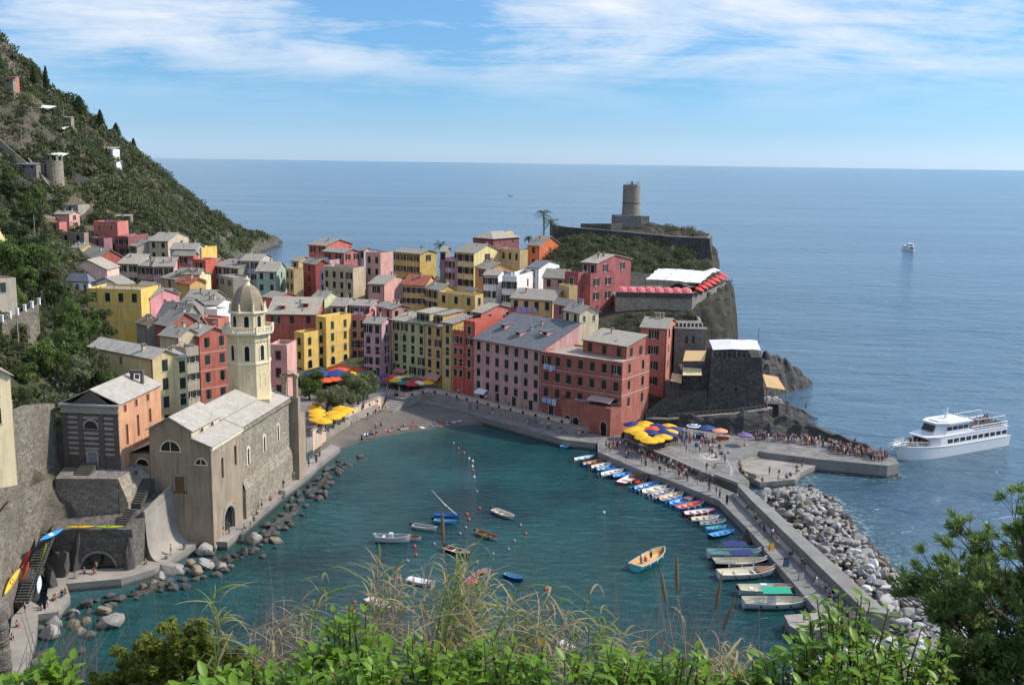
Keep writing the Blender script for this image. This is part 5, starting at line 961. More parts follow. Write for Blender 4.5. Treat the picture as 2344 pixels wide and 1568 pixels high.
mb = MB(); mb.prism([(18, 332.5), (34, 330.5), (60.5, 328), (64.5, 345), (61, 370), (25, 372), (14, 350)], 30, 35.15); o = mb.build('castle_terrace', M_stone_grey); o['kind'] = 'structure'
mb = MB(); railing(mb, (57, 327.5, 35.2), (61.0, 327.2, 35.2), 1.1, 5); railing(mb, (61.0, 327.2, 35.2), (64.8, 344, 35.2), 1.1, 8); tag(mb.build('terrace_railing', M_iron), 'thin railing at the castle terrace corner', 'railing')
wall_run('garden_wall', [(22, 340), (32, 342), (36, 346)], 34, 38.6, .5, M_stone_dark, 'dark low wall beside the castle base')

# ------------------------------------------------------------------ cliff terrace restaurant
tr = empty('terrace_wall', (0, 0, 0), 0, 'stone wall carrying the umbrella terrace above the cliff', 'wall')
mb = MB(); mb.prism([(26.5, 264.5), (46.0, 264.0), (58.5, 283), (58.0, 300), (27, 300)], 14, 24.4); mb.build('masonry', M_stone_tan, tr)
mb = MB(); mb.prism([(26.4, 264.2), (46.1, 263.7), (46.1, 264.1), (26.4, 264.6)], 24.4, 25.6); mb.build('parapet', M_stone_dark, tr)
mb = MB(); railing(mb, (46.1, 264.2, 24.4), (58.3, 283.0, 24.4 + 1.9), 1.2, 16, .045); mb.build('railing', M_concrete_w, tr)
mb = MB(); mb.prism([(46.1, 264.0), (58.6, 283.0), (58.2, 283.2), (45.7, 264.2)], 20, [24.4, 26.3, 26.3, 24.4]); mb.build('edge_beam', M_concrete, tr)
for t in (.45, .75, .98): q = Vector((46.4, 263.8, 0)).lerp(Vector((58.8, 282.8, 0)), t); MB().box(q.x - .3, q.x + .3, q.y - .3, q.y + .3, 14, 24.2 + 1.9 * t).build('buttress', M_stone_tan, tr)
M_canvas = paint('white_canvas', (0.72, 0.73, 0.74), 0.8, 0.05)
cp = empty('terrace_canopy', (0, 0, 0), 0, 'wide rumpled white canvas canopy over the cliff restaurant', 'canopy')
def can_pt(u, v):
    a = Vector((34.8, 270.2, 28.3)).lerp(Vector((48.6, 266.2, 28.1)), u); b = Vector((40.4, 288, 29.4)).lerp(Vector((56.0, 287.5, 28.9)), u); p = a.lerp(b, v)
    p.z += .25 * math.sin(v * 19 + math.sin(u * 5)) * .6 + .15 * mnoise.noise(Vector((u * 9, v * 9, 1))); return tuple(p)
mb = MB(); mb.grid(can_pt, 26, 30); mb.build('canvas', M_canvas, cp, smooth=True)
for u in (0, .33, .66, 1):
    for v in (0.01, 1): p = can_pt(u, v); MB().tube([(p[0], p[1], 24.3), p], .06, 5).build('post', M_iron, cp)
mb = MB()
for u in (0, .33, .66, 1): mb.tube([can_pt(u, i / 12) for i in range(13)], .05, 4)
mb.build('roof_frame', M_iron, cp)
# ------------------------------------------------------------------ umbrellas
UMB = {}
def umbrella_mesh(key, cols, r, seg=10, kind='round'):
    """canopy with alternate panels; scalloped edge; cols index per panel ring"""
    if key in UMB: return UMB[key]
    mats = [paint('canvas_' + n, lin(c), 0.75, 0.08) for n, c in cols]; mb = MB(); drop = r * .34; rings = 4
    def pt(k, j):
        t = j / rings; a = 2 * math.pi * k / seg; e = 1 - .05 * math.cos(0) * (1 if j == rings and k % 2 else 0)
        return (r * t * e * math.cos(a), r * t * e * math.sin(a), drop * (1 - t ** 1.25))
    sub = 2 * seg
    for j in range(rings):
        for k in range(sub):
            a0, a1 = 2 * math.pi * k / sub, 2 * math.pi * (k + 1) / sub; t0, t1 = j / rings, (j + 1) / rings
            sag = lambda a: 1 - .035 * (math.sin(a * seg / 2) ** 2)
            P = lambda a, t: (r * t * sag(a) * math.cos(a), r * t * sag(a) * math.sin(a), drop * (1 - t ** 1.2))
            mb.mat((j % len(mats)) if kind == 'ring' else (k // 2) % len(mats)); mb.face([P(a0, t0), P(a0, t1), P(a1, t1), P(a1, t0)] if j else [P(a0, 0), P(a0, t1), P(a1, t1)])
    mb.mat(0)
    for k in range(sub):
        a0, a1 = 2 * math.pi * k / sub, 2 * math.pi * (k + 1) / sub; mb.mat(0 if kind == 'ring' else (k // 2) % len(mats)); q = [(r * .99 * math.cos(a), r * .99 * math.sin(a)) for a in (a0, a1)]
        mb.face([(*q[0], 0), (*q[0], -.18), (*q[1], -.18), (*q[1], 0)])
    UMB[key] = (mb.mesh('canopy', mats), drop); return UMB[key]
ME_pole = MB().tube([(0, 0, 0), (0, 0, 1)], .035, 6).mesh('pole', M_iron); ME_foot = MB().lathe([(.3, 0), (.3, .08), (.06, .12)], 10).mesh('base', M_iron)
def umbrella(x, y, z, key, cols, r, label, group, h=2.4, tilt=(0, 0), kind='round'):
    me, drop = umbrella_mesh(key, cols, r, kind=kind); o = empty('umbrella', (x, y, z), rnd.uniform(0, 6), label, 'umbrella', group)
    c = link('canopy', me, o, loc=(0, 0, h - drop * .5)); c.rotation_euler = (tilt[0], tilt[1], 0); link('pole', ME_pole, o, scale=(1, 1, h)); link('base', ME_foot, o); return o
RED_RINGS = [('coral_red', 'd2444a'), ('faded_pink', 'd98a8a')]
for i in range(8): umbrella(28.2 + i * 2.35, 266.4 - i * .06, 24.4, 'redring', RED_RINGS, 1.45, 'red and pink ringed umbrella in the row before the white canopy', 'red umbrellas of the cliff restaurant', 2.2, (-.75, 0) if False else (0, 0), 'ring').rotation_euler = (.55, 0, 0)
for i in range(7): q = Vector((47.6, 267.2, 24.5)).lerp(Vector((57.2, 283.5, 26.4)), i / 6); umbrella(q.x, q.y, q.z, 'redplain', [('poppy_red', 'd8453f')], 1.45, 'plain red umbrella along the seaward railing of the cliff restaurant', 'red umbrellas of the cliff restaurant', 2.3).rotation_euler = (.15, .35, 0)
for x, y in ((55.6, 292), (57.5, 296)): umbrella(x, y, 26.0, 'white', [('white_cotton', 'd8dade')], 1.9, 'white umbrella beside the bastion foot', 'white umbrellas by the bastion', 2.7)
umbrella(-1.5, 343, 33.0, 'yellow', [('sun_yellow', 'e6b21e')], 1.6, 'yellow umbrella behind the plum red hipped roof', None, 2.4)
# square under the lemon yellow house
CO = {'orange': 'd9541f', 'blue': '20407f', 'yellow': 'e3b01c', 'teal': '1f7a62', 'red': 'b8322c', 'white': 'ddd6c4', 'navy': '1c2f6e', 'purple': '3b3d86', 'salmon': 'e29a7c', 'lilac': '6f5a8c', 'striped': None}
def cu(n): return [(n + '_canvas', CO[n])]
for x, y, n, r in UMB_SQUARE: umbrella(x, y, 3.0, n + '%.1f' % r, cu(n), r, '%s umbrella of the cafe beside the lemon yellow house' % n if r < 3 else 'huge %s dome umbrella before the arch of the lemon yellow house' % n, 'cafe umbrellas by the lemon yellow house', 2.5 if r < 3 else 3.4)
for x, y, n in UMB_TERR: umbrella(x, y, 3.0, n + '1.7', cu(n), 1.75, '%s umbrella in the patchwork group on the promenade bend' % n, 'patchwork umbrellas on the promenade bend', 2.4)
for x, y in UMB_YEL: umbrella(x, y, 3.0, 'yellow1.9', cu('yellow'), 1.85, 'sunny yellow umbrella behind the pale pink wall', 'yellow umbrellas behind the pale pink wall', 2.4)
for x, y, n in UMB_QUAY: umbrella(x, y, 2.5, n + '1.9', cu(n) if n != 'striped' else [('blue_stripe', '3a4f8a'), ('white_stripe', 'd8dade')], 1.9 if n in ('yellow', 'blue', 'navy') else 1.6, ('%s umbrella of the restaurant on the harbour square' % n) if n in ('yellow', 'navy', 'orange') else {'striped': 'blue and white ringed parasol of a market stall', 'blue': 'plain blue parasol of a market stall', 'salmon': 'salmon pink parasol over a fruit stall', 'lilac': 'small lilac parasol beside the ferry queue'}[n], 'umbrellas of the harbour restaurant' if n in ('yellow', 'navy', 'orange') else 'parasols of the market stalls', 2.5, (0, 0), 'ring' if n == 'striped' else 'round')

# ------------------------------------------------------------------ fort restaurant
ft = empty('fort', (0, 0, 0), 0, 'squat dark stone fort with a restaurant on top beside the sea', 'fort')
B_ = [(42.6, 222.0), (56.3, 221.4), (58.0, 235.4), (44.1, 236.5)]; T_ = [(44.0, 223.8), (54.8, 223.4), (56.2, 234.3), (45.1, 235.4)]
mb = MB(); mb.raw([(x, y, 0.5) for x, y in B_] + [(x, y, 16.6) for x, y in T_], [(0, 1, 5, 4), (1, 2, 6, 5), (2, 3, 7, 6), (3, 0, 4, 7), (4, 5, 6, 7)]); mb.build('masonry', M_stone_dark, ft)
mb = MB(); railing(mb, (44.2, 224.0, 16.61), (54.7, 223.6, 16.61), 1.0, 10, .05); railing(mb, (54.7, 223.6, 16.61), (56.0, 234.1, 16.61), 1.0, 8, .05); mb.build('railing', M_concrete_w, ft)
for x, y, s in ((46.4, 222.2, -3.27), (49.4, 222.1, -3.27)): MB().box(-.25, .25, -.1, .1, -.25, .25).build('gun_slit', M_glass, ft, loc=(x, y + .6, 9.4))
cn = empty('fort_canopy', (0, 0, 0), 0, 'white tent canopy with twin peaks on top of the fort', 'canopy')
mb = MB(); q = [(44.1, 223.6, 18.12), (54.5, 223.2, 18.23), (56.3, 234.6, 18.44), (45.4, 235.4, 18.33)]
def tent(u, v):
    p = Vector(q[0]).lerp(Vector(q[1]), u).lerp(Vector(q[3]).lerp(Vector(q[2]), u), v); p.z += 1.1 * max(0, 1 - abs(u - .42) * 2.2) * (1 - abs(v - .5) * 1.6) + .4 * max(0, 1 - abs(u - .85) * 5) * (1 - abs(v - .5)); return tuple(p)
mb.grid(tent, 12, 8); mb.build('canvas', M_canvas, cn, smooth=False)
for p in q + [tuple((Vector(q[0]) + Vector(q[1])) / 2)]: MB().tube([(p[0], p[1], 16.6), p], .06, 5).build('post', M_concrete_w, cn)
mb = MB(); mb.tube([(54.2, 224.7, 16.61), (54.2, 224.7, 22.85)], .05, 5); tag(mb.build('flag_pole', M_iron), 'slender bare flag pole on the fort', 'flag pole')
def awning(name, quad, mat, label, posts=True, th=.06, base=None):
    o = empty(name, (0, 0, 0), 0, label, 'awning'); mb = MB(); roof_slab(mb, quad, th); mb.build('canvas', mat, o)
    if posts:
        for p in quad: MB().tube([(p[0], p[1], base if base is not None else p[2] - 2.4), (p[0], p[1], p[2] - .05)], .05, 5).build('post', M_iron, o)
    return o
M_ochre_c = paint('ochre_canvas', lin('cdaa78'), 0.8, 0.06); M_cream_c = paint('cream_canvas', lin('dcc89a'), 0.8, 0.06); M_yel_c = paint('lemon_canvas', lin('d9c25a'), 0.8, 0.06)
awning('terrace_awning', [(37.6, 223.6, 15.54), (42.2, 223.0, 15.75), (43.4, 227.4, 17.26), (38.9, 228.4, 17.04)], M_ochre_c, 'ochre awning on the terrace beside the fort', base=13.1)
awning('terrace_awning', [(37.4, 221.7, 12.74), (41.5, 221.4, 12.85), (41.8, 224.2, 13.82), (37.8, 224.5, 13.93)], M_cream_c, 'cream awning on the lower terrace beside the fort', base=9.2)
awning('terrace_awning', [(34.9, 222.3, 11.35), (37.2, 221.7, 10.92), (37.6, 224.1, 12.42), (35.5, 224.7, 12.63)], M_ochre_c, 'small tawny awning below the cream one', base=8.0)
awning('cliff_awning', [(56.8, 225.3, 9.62), (60.8, 224.5, 9.2), (60.4, 230.3, 10.92), (57.0, 230.7, 11.45)], M_ochre_c, 'orange canvas roof of the cliff dining deck', base=6.2)
dk = empty('dining_deck', (0, 0, 0), 0, 'small railed dining deck hanging from the fort side', 'deck'); mb = MB(); mb.prism([(56.5, 224.9), (60.8, 224.0), (60.6, 230.7), (56.8, 231.1)], 5.8, 6.1); mb.build('floor', M_concrete, dk); mb = MB(); railing(mb, (56.8, 225.0, 6.13), (60.7, 224.2, 6.13), 1.0, 8, .04); railing(mb, (60.7, 224.2, 6.13), (60.5, 230.5, 6.13), 1.0, 8, .04); mb.build('railing', M_concrete_w, dk)
MB().prism([(56.9, 225.5), (59.7, 225.1), (59.6, 230.0), (57.0, 230.5)], -1, 5.8).build('support', M_stone_dark, dk)
for i, (x, y) in enumerate(((57.4, 226.1), (58.7, 225.9), (59.9, 225.6), (58.0, 227.9), (59.6, 227.7))):
    o = empty('dining_table', (x, y, 6.1), 0, 'white clothed table on the dining deck', 'table', 'tables of the dining deck'); MB().lathe([(.05, 0), (.05, .7)], 6).build('leg', M_iron, o); MB().lathe([(.42, .35), (.42, .74), (.0, .75)], 10).build('tablecloth', M_canvas, o)
for nm, poly, zt, lb in (('terrace_block', [(33.9, 221.9), (43.0, 222.1), (44.6, 235.4), (35.5, 235.4)], 9.0, 'dark stone terrace block stepping up beside the fort'), ('terrace_block', [(37.6, 224.7), (44.3, 224.5), (44.7, 233.3), (38.3, 233.3)], 13.0, 'upper stone terrace block under the ochre awning')):
    tag(MB().prism(poly, 0, zt).build(nm, M_stone_dark), lb, 'terrace')
stairs('cliff_stairs', (29.6, 221.6, 3.6), (36.3, 223.4, 8.6), 1.5, 20, M_concrete, 'long stone stairs climbing to the fort terraces')
wall_run('stair_parapet', [(29.4, 220.6), (36.1, 222.4)], 0, [4.4, 9.4], .35, M_stone_dark, 'stone parapet of the fort stairs')
stairs('cliff_stairs', (25.8, 215.2, 2.5), (28.0, 220.6, 3.6), 1.6, 7, M_concrete, 'stairs beside the large brick red house')
tag(MB().prism([(27.8, 220.9), (36.0, 222.9), (36.5, 236), (27.8, 236)], 0, 3.5).build('stair_landing', M_stone_dark), 'dark stone landing between the two stairs', 'landing')
# small crenellated stone house behind
sh_ = empty('stone_house', (0, 0, 0), 0, 'small stone house with white edged battlements under the cliff terrace', 'house'); mb = MB(); mb.prism([(38.2, 240), (45.4, 239.5), (46, 250), (38.5, 250)], 8, 20.6); mb.build('wall', M_stone_grey, sh_)
for i in range(8): MB().box(-.3, .3, -.2, .2, 0, .9).build('merlon', M_stone_dark, sh_, loc=(38.6 + i * .92, 239.9, 20.6))
MB().prism([(38.0, 239.7), (45.6, 239.2), (45.6, 239.5), (38.0, 240.0)], 20.2, 20.6).build('string_course', M_moulding, sh_)
place_window(sh_, Matrix.Translation((41.8, 239.72, 17.6)), 'o', .9, 0)
wall_run('garden_wall', [(33, 246), (39, 243), (46.5, 252), (47.5, 262)], 6, [19.0, 19.5, 20.5, 20], .6, M_stone_tan, 'rough stone garden wall below the cliff terrace')

# ------------------------------------------------------------------ hill buildings over the valley
rt = empty('round_tower', (-193, 440, 0), 0, 'old round stone watch tower on the terraced hillside', 'tower')
mb = MB(); mb.lathe([(3.9, 36), (3.6, 48), (3.45, 56.0)], 18, caps=False); mb.build('shaft', M_stone_tan, rt)
for i in range(8): a = i * math.pi / 4; MB().box(-.45, .45, -.3, .3, 56.0, 58.2).build('merlon', M_stone_tan, rt, loc=(3.1 * math.cos(a), 3.1 * math.sin(a), 0), rot=a + math.pi / 2)
mb = MB(); mb.lathe([(3.7, 58.2), (3.7, 58.45), (.01, 58.5)], 18); mb.build('cap', M_stone_tan, rt)
def settle(q): m = [sum(p[i] for p in q) / len(q) for i in range(3)]; dz = hz1(m[0], m[1]) + 2.6 - m[2]; return [(p[0], p[1], p[2] + dz) for p in q]
def hut(x, y, z, w_, d_, h_, wallm, roofm_, label, rot=0.0, slope=.5):
    z = hz1(x + w_ * .5, y + 1) + .6
    o = empty('hillside_hut', (x, y, z), rot, label, 'hut', 'huts on the terraced hillside'); MB().box(0, w_, 0, d_, -9, h_).build('wall', wallm, o); mb = MB(); roof_slab(mb, [(-.3, -.4, h_ + .08), (w_ + .3, -.4, h_ + .08), (w_ + .3, d_ + .3, h_ + slope), (-.3, d_ + .3, h_ + slope)]); mb.build('roof', roofm_, o)
    for i in range(max(1, int(w_ / 3))): MB().box(-.4, .4, -.03, .05, -.1, .9).build('window', M_glass, o, loc=(w_ * (i + .5) / max(1, int(w_ / 3)), -.01, h_ * .5))
    return o
hut(-209.5, 430, 54.8, 13, 5, 2.6, M_stone_grey, roofmat('bluegreyroof'), 'long low stone hut with grey sheet roof beside the round tower', rad(4), .9)
hut(-202, 436, 48.5, 6, 5, 3.6, M_stone_grey, roofmat('slate'), 'small stone hut against the foot of the round tower', rad(4))
hut(-201.8, 509, 70.5, 8, 6, 4.2, wallmat('white'), roofmat('tan'), 'white villa on the crest of the ridge', rad(-10), 1.2)
hut(-196.0, 507, 69, 4, 5, 3.0, wallmat('white'), roofmat('tan'), 'small white annex below the ridge villa', rad(-10))
hut(-219, 458, 64.2, 3.5, 4, 3.0, wallmat('coral2'), roofmat('tan'), 'small red brick hut on the upper terraces', rad(4))
hut(-165, 428, 36, 7, 5, 3.2, M_stone_grey, roofmat('slate'), 'grey stone ruin above the topmost houses', rad(8))
hut(-206, 478, 72.5, 5, 4, 2.4, M_stone_tan, roofmat('tan'), 'stone hut half hidden high on the hill', rad(4))
hut(-222, 452, 77, 8, 4, 2.0, M_stone_tan, roofmat('tan'), 'flat roofed stone shed on the highest terrace', rad(4), .2)
awning('hill_awning', settle([(-213, 462, 67.2), (-203.5, 463, 66.9), (-203, 469, 68.2), (-212, 468, 68.8)]), M_canvas, 'white awning over a hillside bar terrace')
awning('hill_awning', settle([(-203, 462.5, 66.3), (-198, 463.5, 66.0), (-197.6, 468, 67.2), (-202.6, 468, 67.3)]), M_canvas, 'smaller white awning next to the bar terrace')
awning('hill_awning', settle([(-200, 447, 61.4), (-193, 448, 60.6), (-192, 453, 61.9), (-199.4, 453, 62.4)]), M_canvas, 'white awning behind the round tower')
for i, (x, y, zb, h_) in enumerate(((-213, 455, 74, 10), (-205, 480, 72, 10), (-207, 442, 59, 10), (-131.5, 285, 33, 9), (-222, 472, 92, 8), (-83.3, 172, 26.5, 6.5))):
    mb = MB(); mb.tube([(0, 0, -3), (0, 0, h_)], [.16, .09], 6); tag(mb.build('utility_pole', M_concrete_w, loc=(x, y, zb)), 'thin pale utility pole standing on the green hillside', 'pole', 'utility poles on the hill')
for i, (x0, y0, x1, y1) in enumerate(((-220, 430, -190, 436), (-222, 450, -196, 458), (-205, 420, -182, 428), (-215, 470, -192, 478), (-190, 450, -176, 455), (-182, 400, -176, 412), (-200, 500, -182, 505), (-205, 440, -190, 432))):
    za, zb = hz1(x0, y0), hz1(x1, y1); wall_run('terrace_wall', [(x0, y0), ((x0 + x1) / 2, (y0 + y1) / 2 - 1), (x1, y1)], min(za, zb) - 6, [za + 1.2, (za + zb) / 2 + 1.4, zb + 1.2], .7, M_stone_tan, 'dry stone terrace wall crossing the green hillside', 'wall', 'dry stone terrace walls')

wall_run('garden_balustrade', [(-85.9, 172.0), (-84.1, 182.0)], 20, [30.3, 31.9], .5, M_stone_wall, 'stone garden terrace wall with white posts above the trees')
for i in range(6):
    q = Vector((-85.9, 172.2, 30.3)).lerp(Vector((-84.1, 182.2, 31.9)), i / 5); mb = MB(); mb.box(-.2, .2, -.2, .2, 0, 1.1); mb.box(-.27, .27, -.27, .27, 1.1, 1.2); tag(mb.build('garden_pillar', wallmat('white'), loc=q), 'white post of the garden terrace wall', 'pillar', 'posts of the garden terrace')

BOATS = [
 (12.5, 197.2, 16.6, 200.2, 'white', 'blue', 'white', 'mf', 'white boat with blue rim moored first from the harbour corner'),
 (14.0, 194.2, 18.7, 197.5, 'blue', 'wood', 'wood', 'mt', 'blue boat with bare wooden inside moored at the pier'),
 (15.5, 192.1, 19.8, 195.2, 'white', 'white', 'cream', 'mt', 'plain white boat moored beside the wooden lined blue boat'),
 (16.4, 190.6, 21.1, 193.8, 'blue', 'skyblue', 'blue', 'mt', 'bright blue boat moored between two white boats'),
 (17.0, 187.3, 21.5, 191.0, 'white', 'white', 'white', 'mt', 'long white boat moored beside a bright blue boat'),
 (19.1, 186.4, 23.2, 189.3, 'navy', 'blue', 'skyblue', 'mt', 'dark navy boat with sky blue inside moored beside the red boat'),
 (20.3, 182.6, 24.2, 188.4, 'red', 'red', 'white', 'df', 'red boat with white inside moored near the pier steps'),
 (23.1, 182.6, 25.2, 184.9, 'orange', 'orange', 'orange', 't', 'tiny orange red dinghy moored at the pier steps'),
 (22.3, 179.0, 27.3, 183.2, 'skyblue', 'skyblue', 'blue', 'mt', 'sky blue boat moored next to the tiny dinghy'),
 (23.5, 177.3, 28.3, 181.0, 'white', 'white', 'cream', 'm', 'white boat with bare deck moored beside the sky blue boat'),
 (24.9, 174.9, 29.4, 179.4, 'white', 'white', 'grey', 'mt', 'white boat with grey inside moored between white and blue boats'),
 (26.0, 173.1, 30.8, 177.4, 'blue', 'skyblue', 'tan', 'mtf', 'blue boat with tan floor moored along the pier'),
 (27.4, 170.9, 32.1, 174.8, 'skyblue', 'blue', 'blue', 'md', 'light blue boat with foredeck moored along the pier'),
 (28.6, 169.0, 33.5, 172.4, 'blue', 'blue', 'orange', 'tf', 'blue boat with orange inside and white fenders'),
 (29.2, 166.1, 34.5, 168.3, 'red', 'red', 'white', 'mtf', 'red boat with white inside moored at the pier bend'),
 (29.9, 163.3, 34.6, 164.9, 'white', 'white', 'cream', 'mt', 'white boat with cream inside beside the red boat at the bend'),
 (30.9, 161.2, 35.4, 163.0, 'teal', 'teal', 'grey', 'mt', 'pale grey green boat moored at the pier bend'),
 (31.7, 158.9, 35.0, 160.3, 'skyblue', 'skyblue', 'turquoise', 't', 'small sky blue rowing boat moored at the pier bend'),
 (31.7, 155.8, 35.8, 158.3, 'black', 'blue', 'skyblue', 't', 'black hulled boat with sky blue inside'),
 (10.6, 206.5, 13.4, 209.7, 'blue', 'skyblue', 'white', 't', 'lone blue and white boat moored below the promenade'),
 (29.8, 147.6, 37.6, 148.1, 'white', 'teal', 'teal', 'Bafrc', 'white launch with navy awning and pale teal inside'),
 (30.0, 144.0, 37.7, 144.7, 'black', 'cream', 'cream', 'Bafrc', 'black hulled launch with navy awning'),
 (29.9, 139.6, 38.0, 141.3, 'white', 'cream', 'cream', 'Bfrd', 'long cream decked white launch without awning'),
 (31.6, 134.4, 39.1, 134.9, 'white', 'white', 'cream', 'Bmkdc', 'white motor launch with dark outboard behind the green awning'),
 (31.3, 130.2, 39.7, 130.5, 'white', 'white', 'cream', 'Bgrkfc', 'white launch with green awning and deck rail'),
 (17.9, 141.4, 23.5, 149.0, 'turquoise', 'white', 'tan', 'Bfc', 'turquoise tour boat with tan deck under way in the harbour'),
 (-20.6, 152.4, -15.5, 152.3, 'white', 'white', 'grey', 'Bmwkc', 'white inflatable boat with white outboard'),
 (-17.0, 153.5, -13.8, 153.3, 'white', 'wood', 'wood', 't', 'white boat with wooden inside behind the inflatable'),
 (-15.5, 158.7, -11.7, 157.5, 'white', 'white', 'grey', 'mut', 'white boat with raised outboard and orange ring at its bow'),
 (-12.4, 163.9, -8.4, 163.7, 'blue', 'navy', 'blue', 'ts', 'blue boat with slanting yard and mast at anchor'),
 (-12.3, 161.3, -8.8, 160.7, 'skyblue', 'blue', 'teal', 'mt', 'light blue boat lashed beside the masted one'),
 (-2.7, 166.9, 0.6, 163.3, 'white', 'white', 'cream', 'mut', 'white boat with upturned motor anchored alone'),
 (-5.1, 156.4, -1.9, 153.5, 'white', 'wood', 'wood', 'muf', 'wooden lined boat with white hull anchored alone'),
 (-9.7, 149.3, -6.0, 146.7, 'black', 'white', 'wood', 'md', 'dark hulled boat with white foredeck behind the reeds'),
 (-14.2, 137.1, -10.3, 135.4, 'white', 'white', 'white', 'v', 'white boat under a white canvas cover'),
 (-5.5, 135.3, -3.1, 140.8, 'white', 'blue', 'red', 'td', 'blue rimmed boat with red seat behind the reeds'),
 (-0.6, 139.5, 1.9, 137.4, 'navy', 'blue', 'teal', 't', 'small navy dinghy with blue rim'),
 (-18.8, 130.3, -14.7, 127.1, 'white', 'cream', 'cream', 'v', 'white boat under cream cover behind the tall reed'),
 (6.4, 118.4, 8.4, 115.3, 'white', 'white', 'white', 'v', 'white covered boat glimpsed through the reeds'),
]
FERRY = [(78.5, 202.1), (105.1, 216.8)]
FAR_FERRY = (282.1, 739.1)
FAR_BOATS = [(-1439.3, 5420.4), (-6.7, 1826.9)]
BUOYS = [(-11.9, 209.2, 'grey'), (-10.7, 205.5, 'orange'), (-9.4, 202.2, 'orange'), (-8.2, 198.2, 'white'), (-7.4, 196.4, 'white'), (-7.3, 192.8, 'white'), (-7.1, 190.3, 'orange'), (-6.7, 186.0, 'white'), (-5.9, 177.3, 'grey'), (-5.1, 168.3, 'orange'), (-7.1, 165.3, 'orange'), (-6.7, 162.8, 'orange'), (-7.0, 158.9, 'grey'), (-7.8, 156.1, 'grey'), (-10.8, 156.3, 'orange'), (-14.4, 150.3, 'orange'), (-13.9, 146.8, 'orange'), (-11.5, 151.4, 'grey'), (-14.9, 144.4, 'grey'), (-15.8, 140.9, 'orange'), (-15.6, 138.0, 'orange'), (1.8, 160.3, 'grey'), (2.6, 156.5, 'orange'), (0.8, 153.3, 'grey'), (-0.1, 149.7, 'grey'), (-2.4, 147.7, 'grey'), (-4.7, 144.3, 'grey'), (5.1, 135.0, 'orange'), (5.4, 135.5, 'tan'), (-11.3, 130.6, 'orange'), (-20.4, 129.6, 'orange'), (-18.9, 131.9, 'orange'), (15.9, 167.2, 'white')]
KAYAKS = [
 ((-61.5, 137.0, 7.3), (-57.6, 137.4, 7.3), 0.75, ('yellow', 'e0b61f'), 'yellow kayak lying on the terrace above the cave', 0, False),
 ((-57.6, 137.2, 7.3), (-53.6, 137.5, 7.3), 0.7, ('lime', 'a9c42a'), 'lime green kayak lying on the terrace above the cave', 0, False),
 ((-62.1, 130.3, 7.9), (-61.3, 135.6, 7.6), 0.85, ('blue', '3f8fd8'), 'blue and white paddle board propped at the top of the kayak stairs', 0.5, True),
 ((-63.0, 126.0, 5.6), (-61.3, 126.2, 8.2), 0.65, ('red', 'd8392f'), 'red kayak leaning on the stone wall', 0.9, False),
 ((-62.9, 126.0, 3.9), (-61.8, 126.5, 6.6), 0.6, ('orange', 'e2602a'), 'orange kayak leaning beside the red one', 0.9, False),
 ((-62.2, 120.3, 4.6), (-62.3, 124.8, 6.2), 0.8, ('amber', 'eeb41c'), 'large amber kayak leaning at the foot of the wall', 0.9, False),
 ((-62.7, 131.4, 4.6), (-61.2, 130.4, 7.6), 0.5, ('lime', '8fc63a'), 'slim lime kayak standing against the stair rail', 0.9, False),
 ((-61.5, 127.7, 1.6), (-61.7, 128.9, 3.6), 0.8, ('white', 'cdd3da'), 'white paddle board with dark markings beside the stairs', 0.9, True),
]
SHORE_ROCKS = [(-50.4, 121.9, 2.47, 'grey'), (-52.4, 125.7, 1.42, 'brown'), (-54.3, 121.3, 1.42, 'brown'), (-53.3, 122.8, 1.23, 'brown'), (-53.0, 119.9, 1.14, 'brown'), (-57.2, 122.1, 1.8, 'grey'), (-56.2, 118.4, 2.09, 'grey'), (-58.1, 120.0, 1.14, 'dark'), (-55.0, 127.4, 1.52, 'dark'), (-55.6, 125.1, 1.14, 'grey'), (-55.8, 123.8, 1.04, 'dark'), (-54.1, 125.6, 0.95, 'dark'), (-48.6, 136.6, 1.52, 'grey'), (-48.9, 134.5, 1.42, 'brown'), (-49.8, 133.5, 1.04, 'brown'), (-47.3, 139.0, 2.47, 'grey'), (-43.3, 141.6, 2.18, 'grey'), (-44.3, 138.6, 1.61, 'brown'), (-46.1, 141.8, 1.23, 'brown'), (-45.7, 146.3, 2.09, 'grey'), (-41.5, 140.6, 1.42, 'grey'), (-44.6, 148.2, 1.42, 'grey'), (-46.1, 133.9, 1.14, 'dark'), (-44.1, 133.5, 1.04, 'dark'), (-40.2, 141.4, 0.95, 'brown'), (-57.9, 115.3, 1.33, 'dark'), (-54.5, 113.2, 1.42, 'dark'), (-54.6, 111.0, 1.23, 'dark'), (-65.1, 129.4, 1.23, 'dark'), (-65.5, 133.2, 0.95, 'dark'), (-39.7, 171.9, 2.28, 'dark'), (-41.0, 167.5, 1.9, 'dark'), (-32.4, 173.9, 1.42, 'dark'), (-35.5, 182.5, 1.14, 'dark'), (-33.1, 181.2, 1.14, 'dark'), (-36.1, 178.4, 1.04, 'dark'), (-37.3, 174.1, 1.23, 'dark'), (-33.1, 189.7, 0.85, 'dark'), (-37.7, 170.8, 1.14, 'dark'), (-39.4, 151.7, 2.09, 'grey'), (-35.7, 151.8, 1.52, 'brown'), (-39.5, 146.6, 1.42, 'dark'), (-41.4, 151.6, 1.33, 'dark'), (-43.6, 152.8, 1.23, 'dark'), (-64.4, 142.7, 1.52, 'dark'), (-66.9, 146.1, 1.9, 'dark'), (-55.6, 146.5, 1.71, 'grey')]
SIGNS = [(39.1, 147.0), (39.7, 140.7), (40.5, 135.8)]
POLES = [(33.2, 192.3), (34.4, 194.7), (34.5, 190.8)]
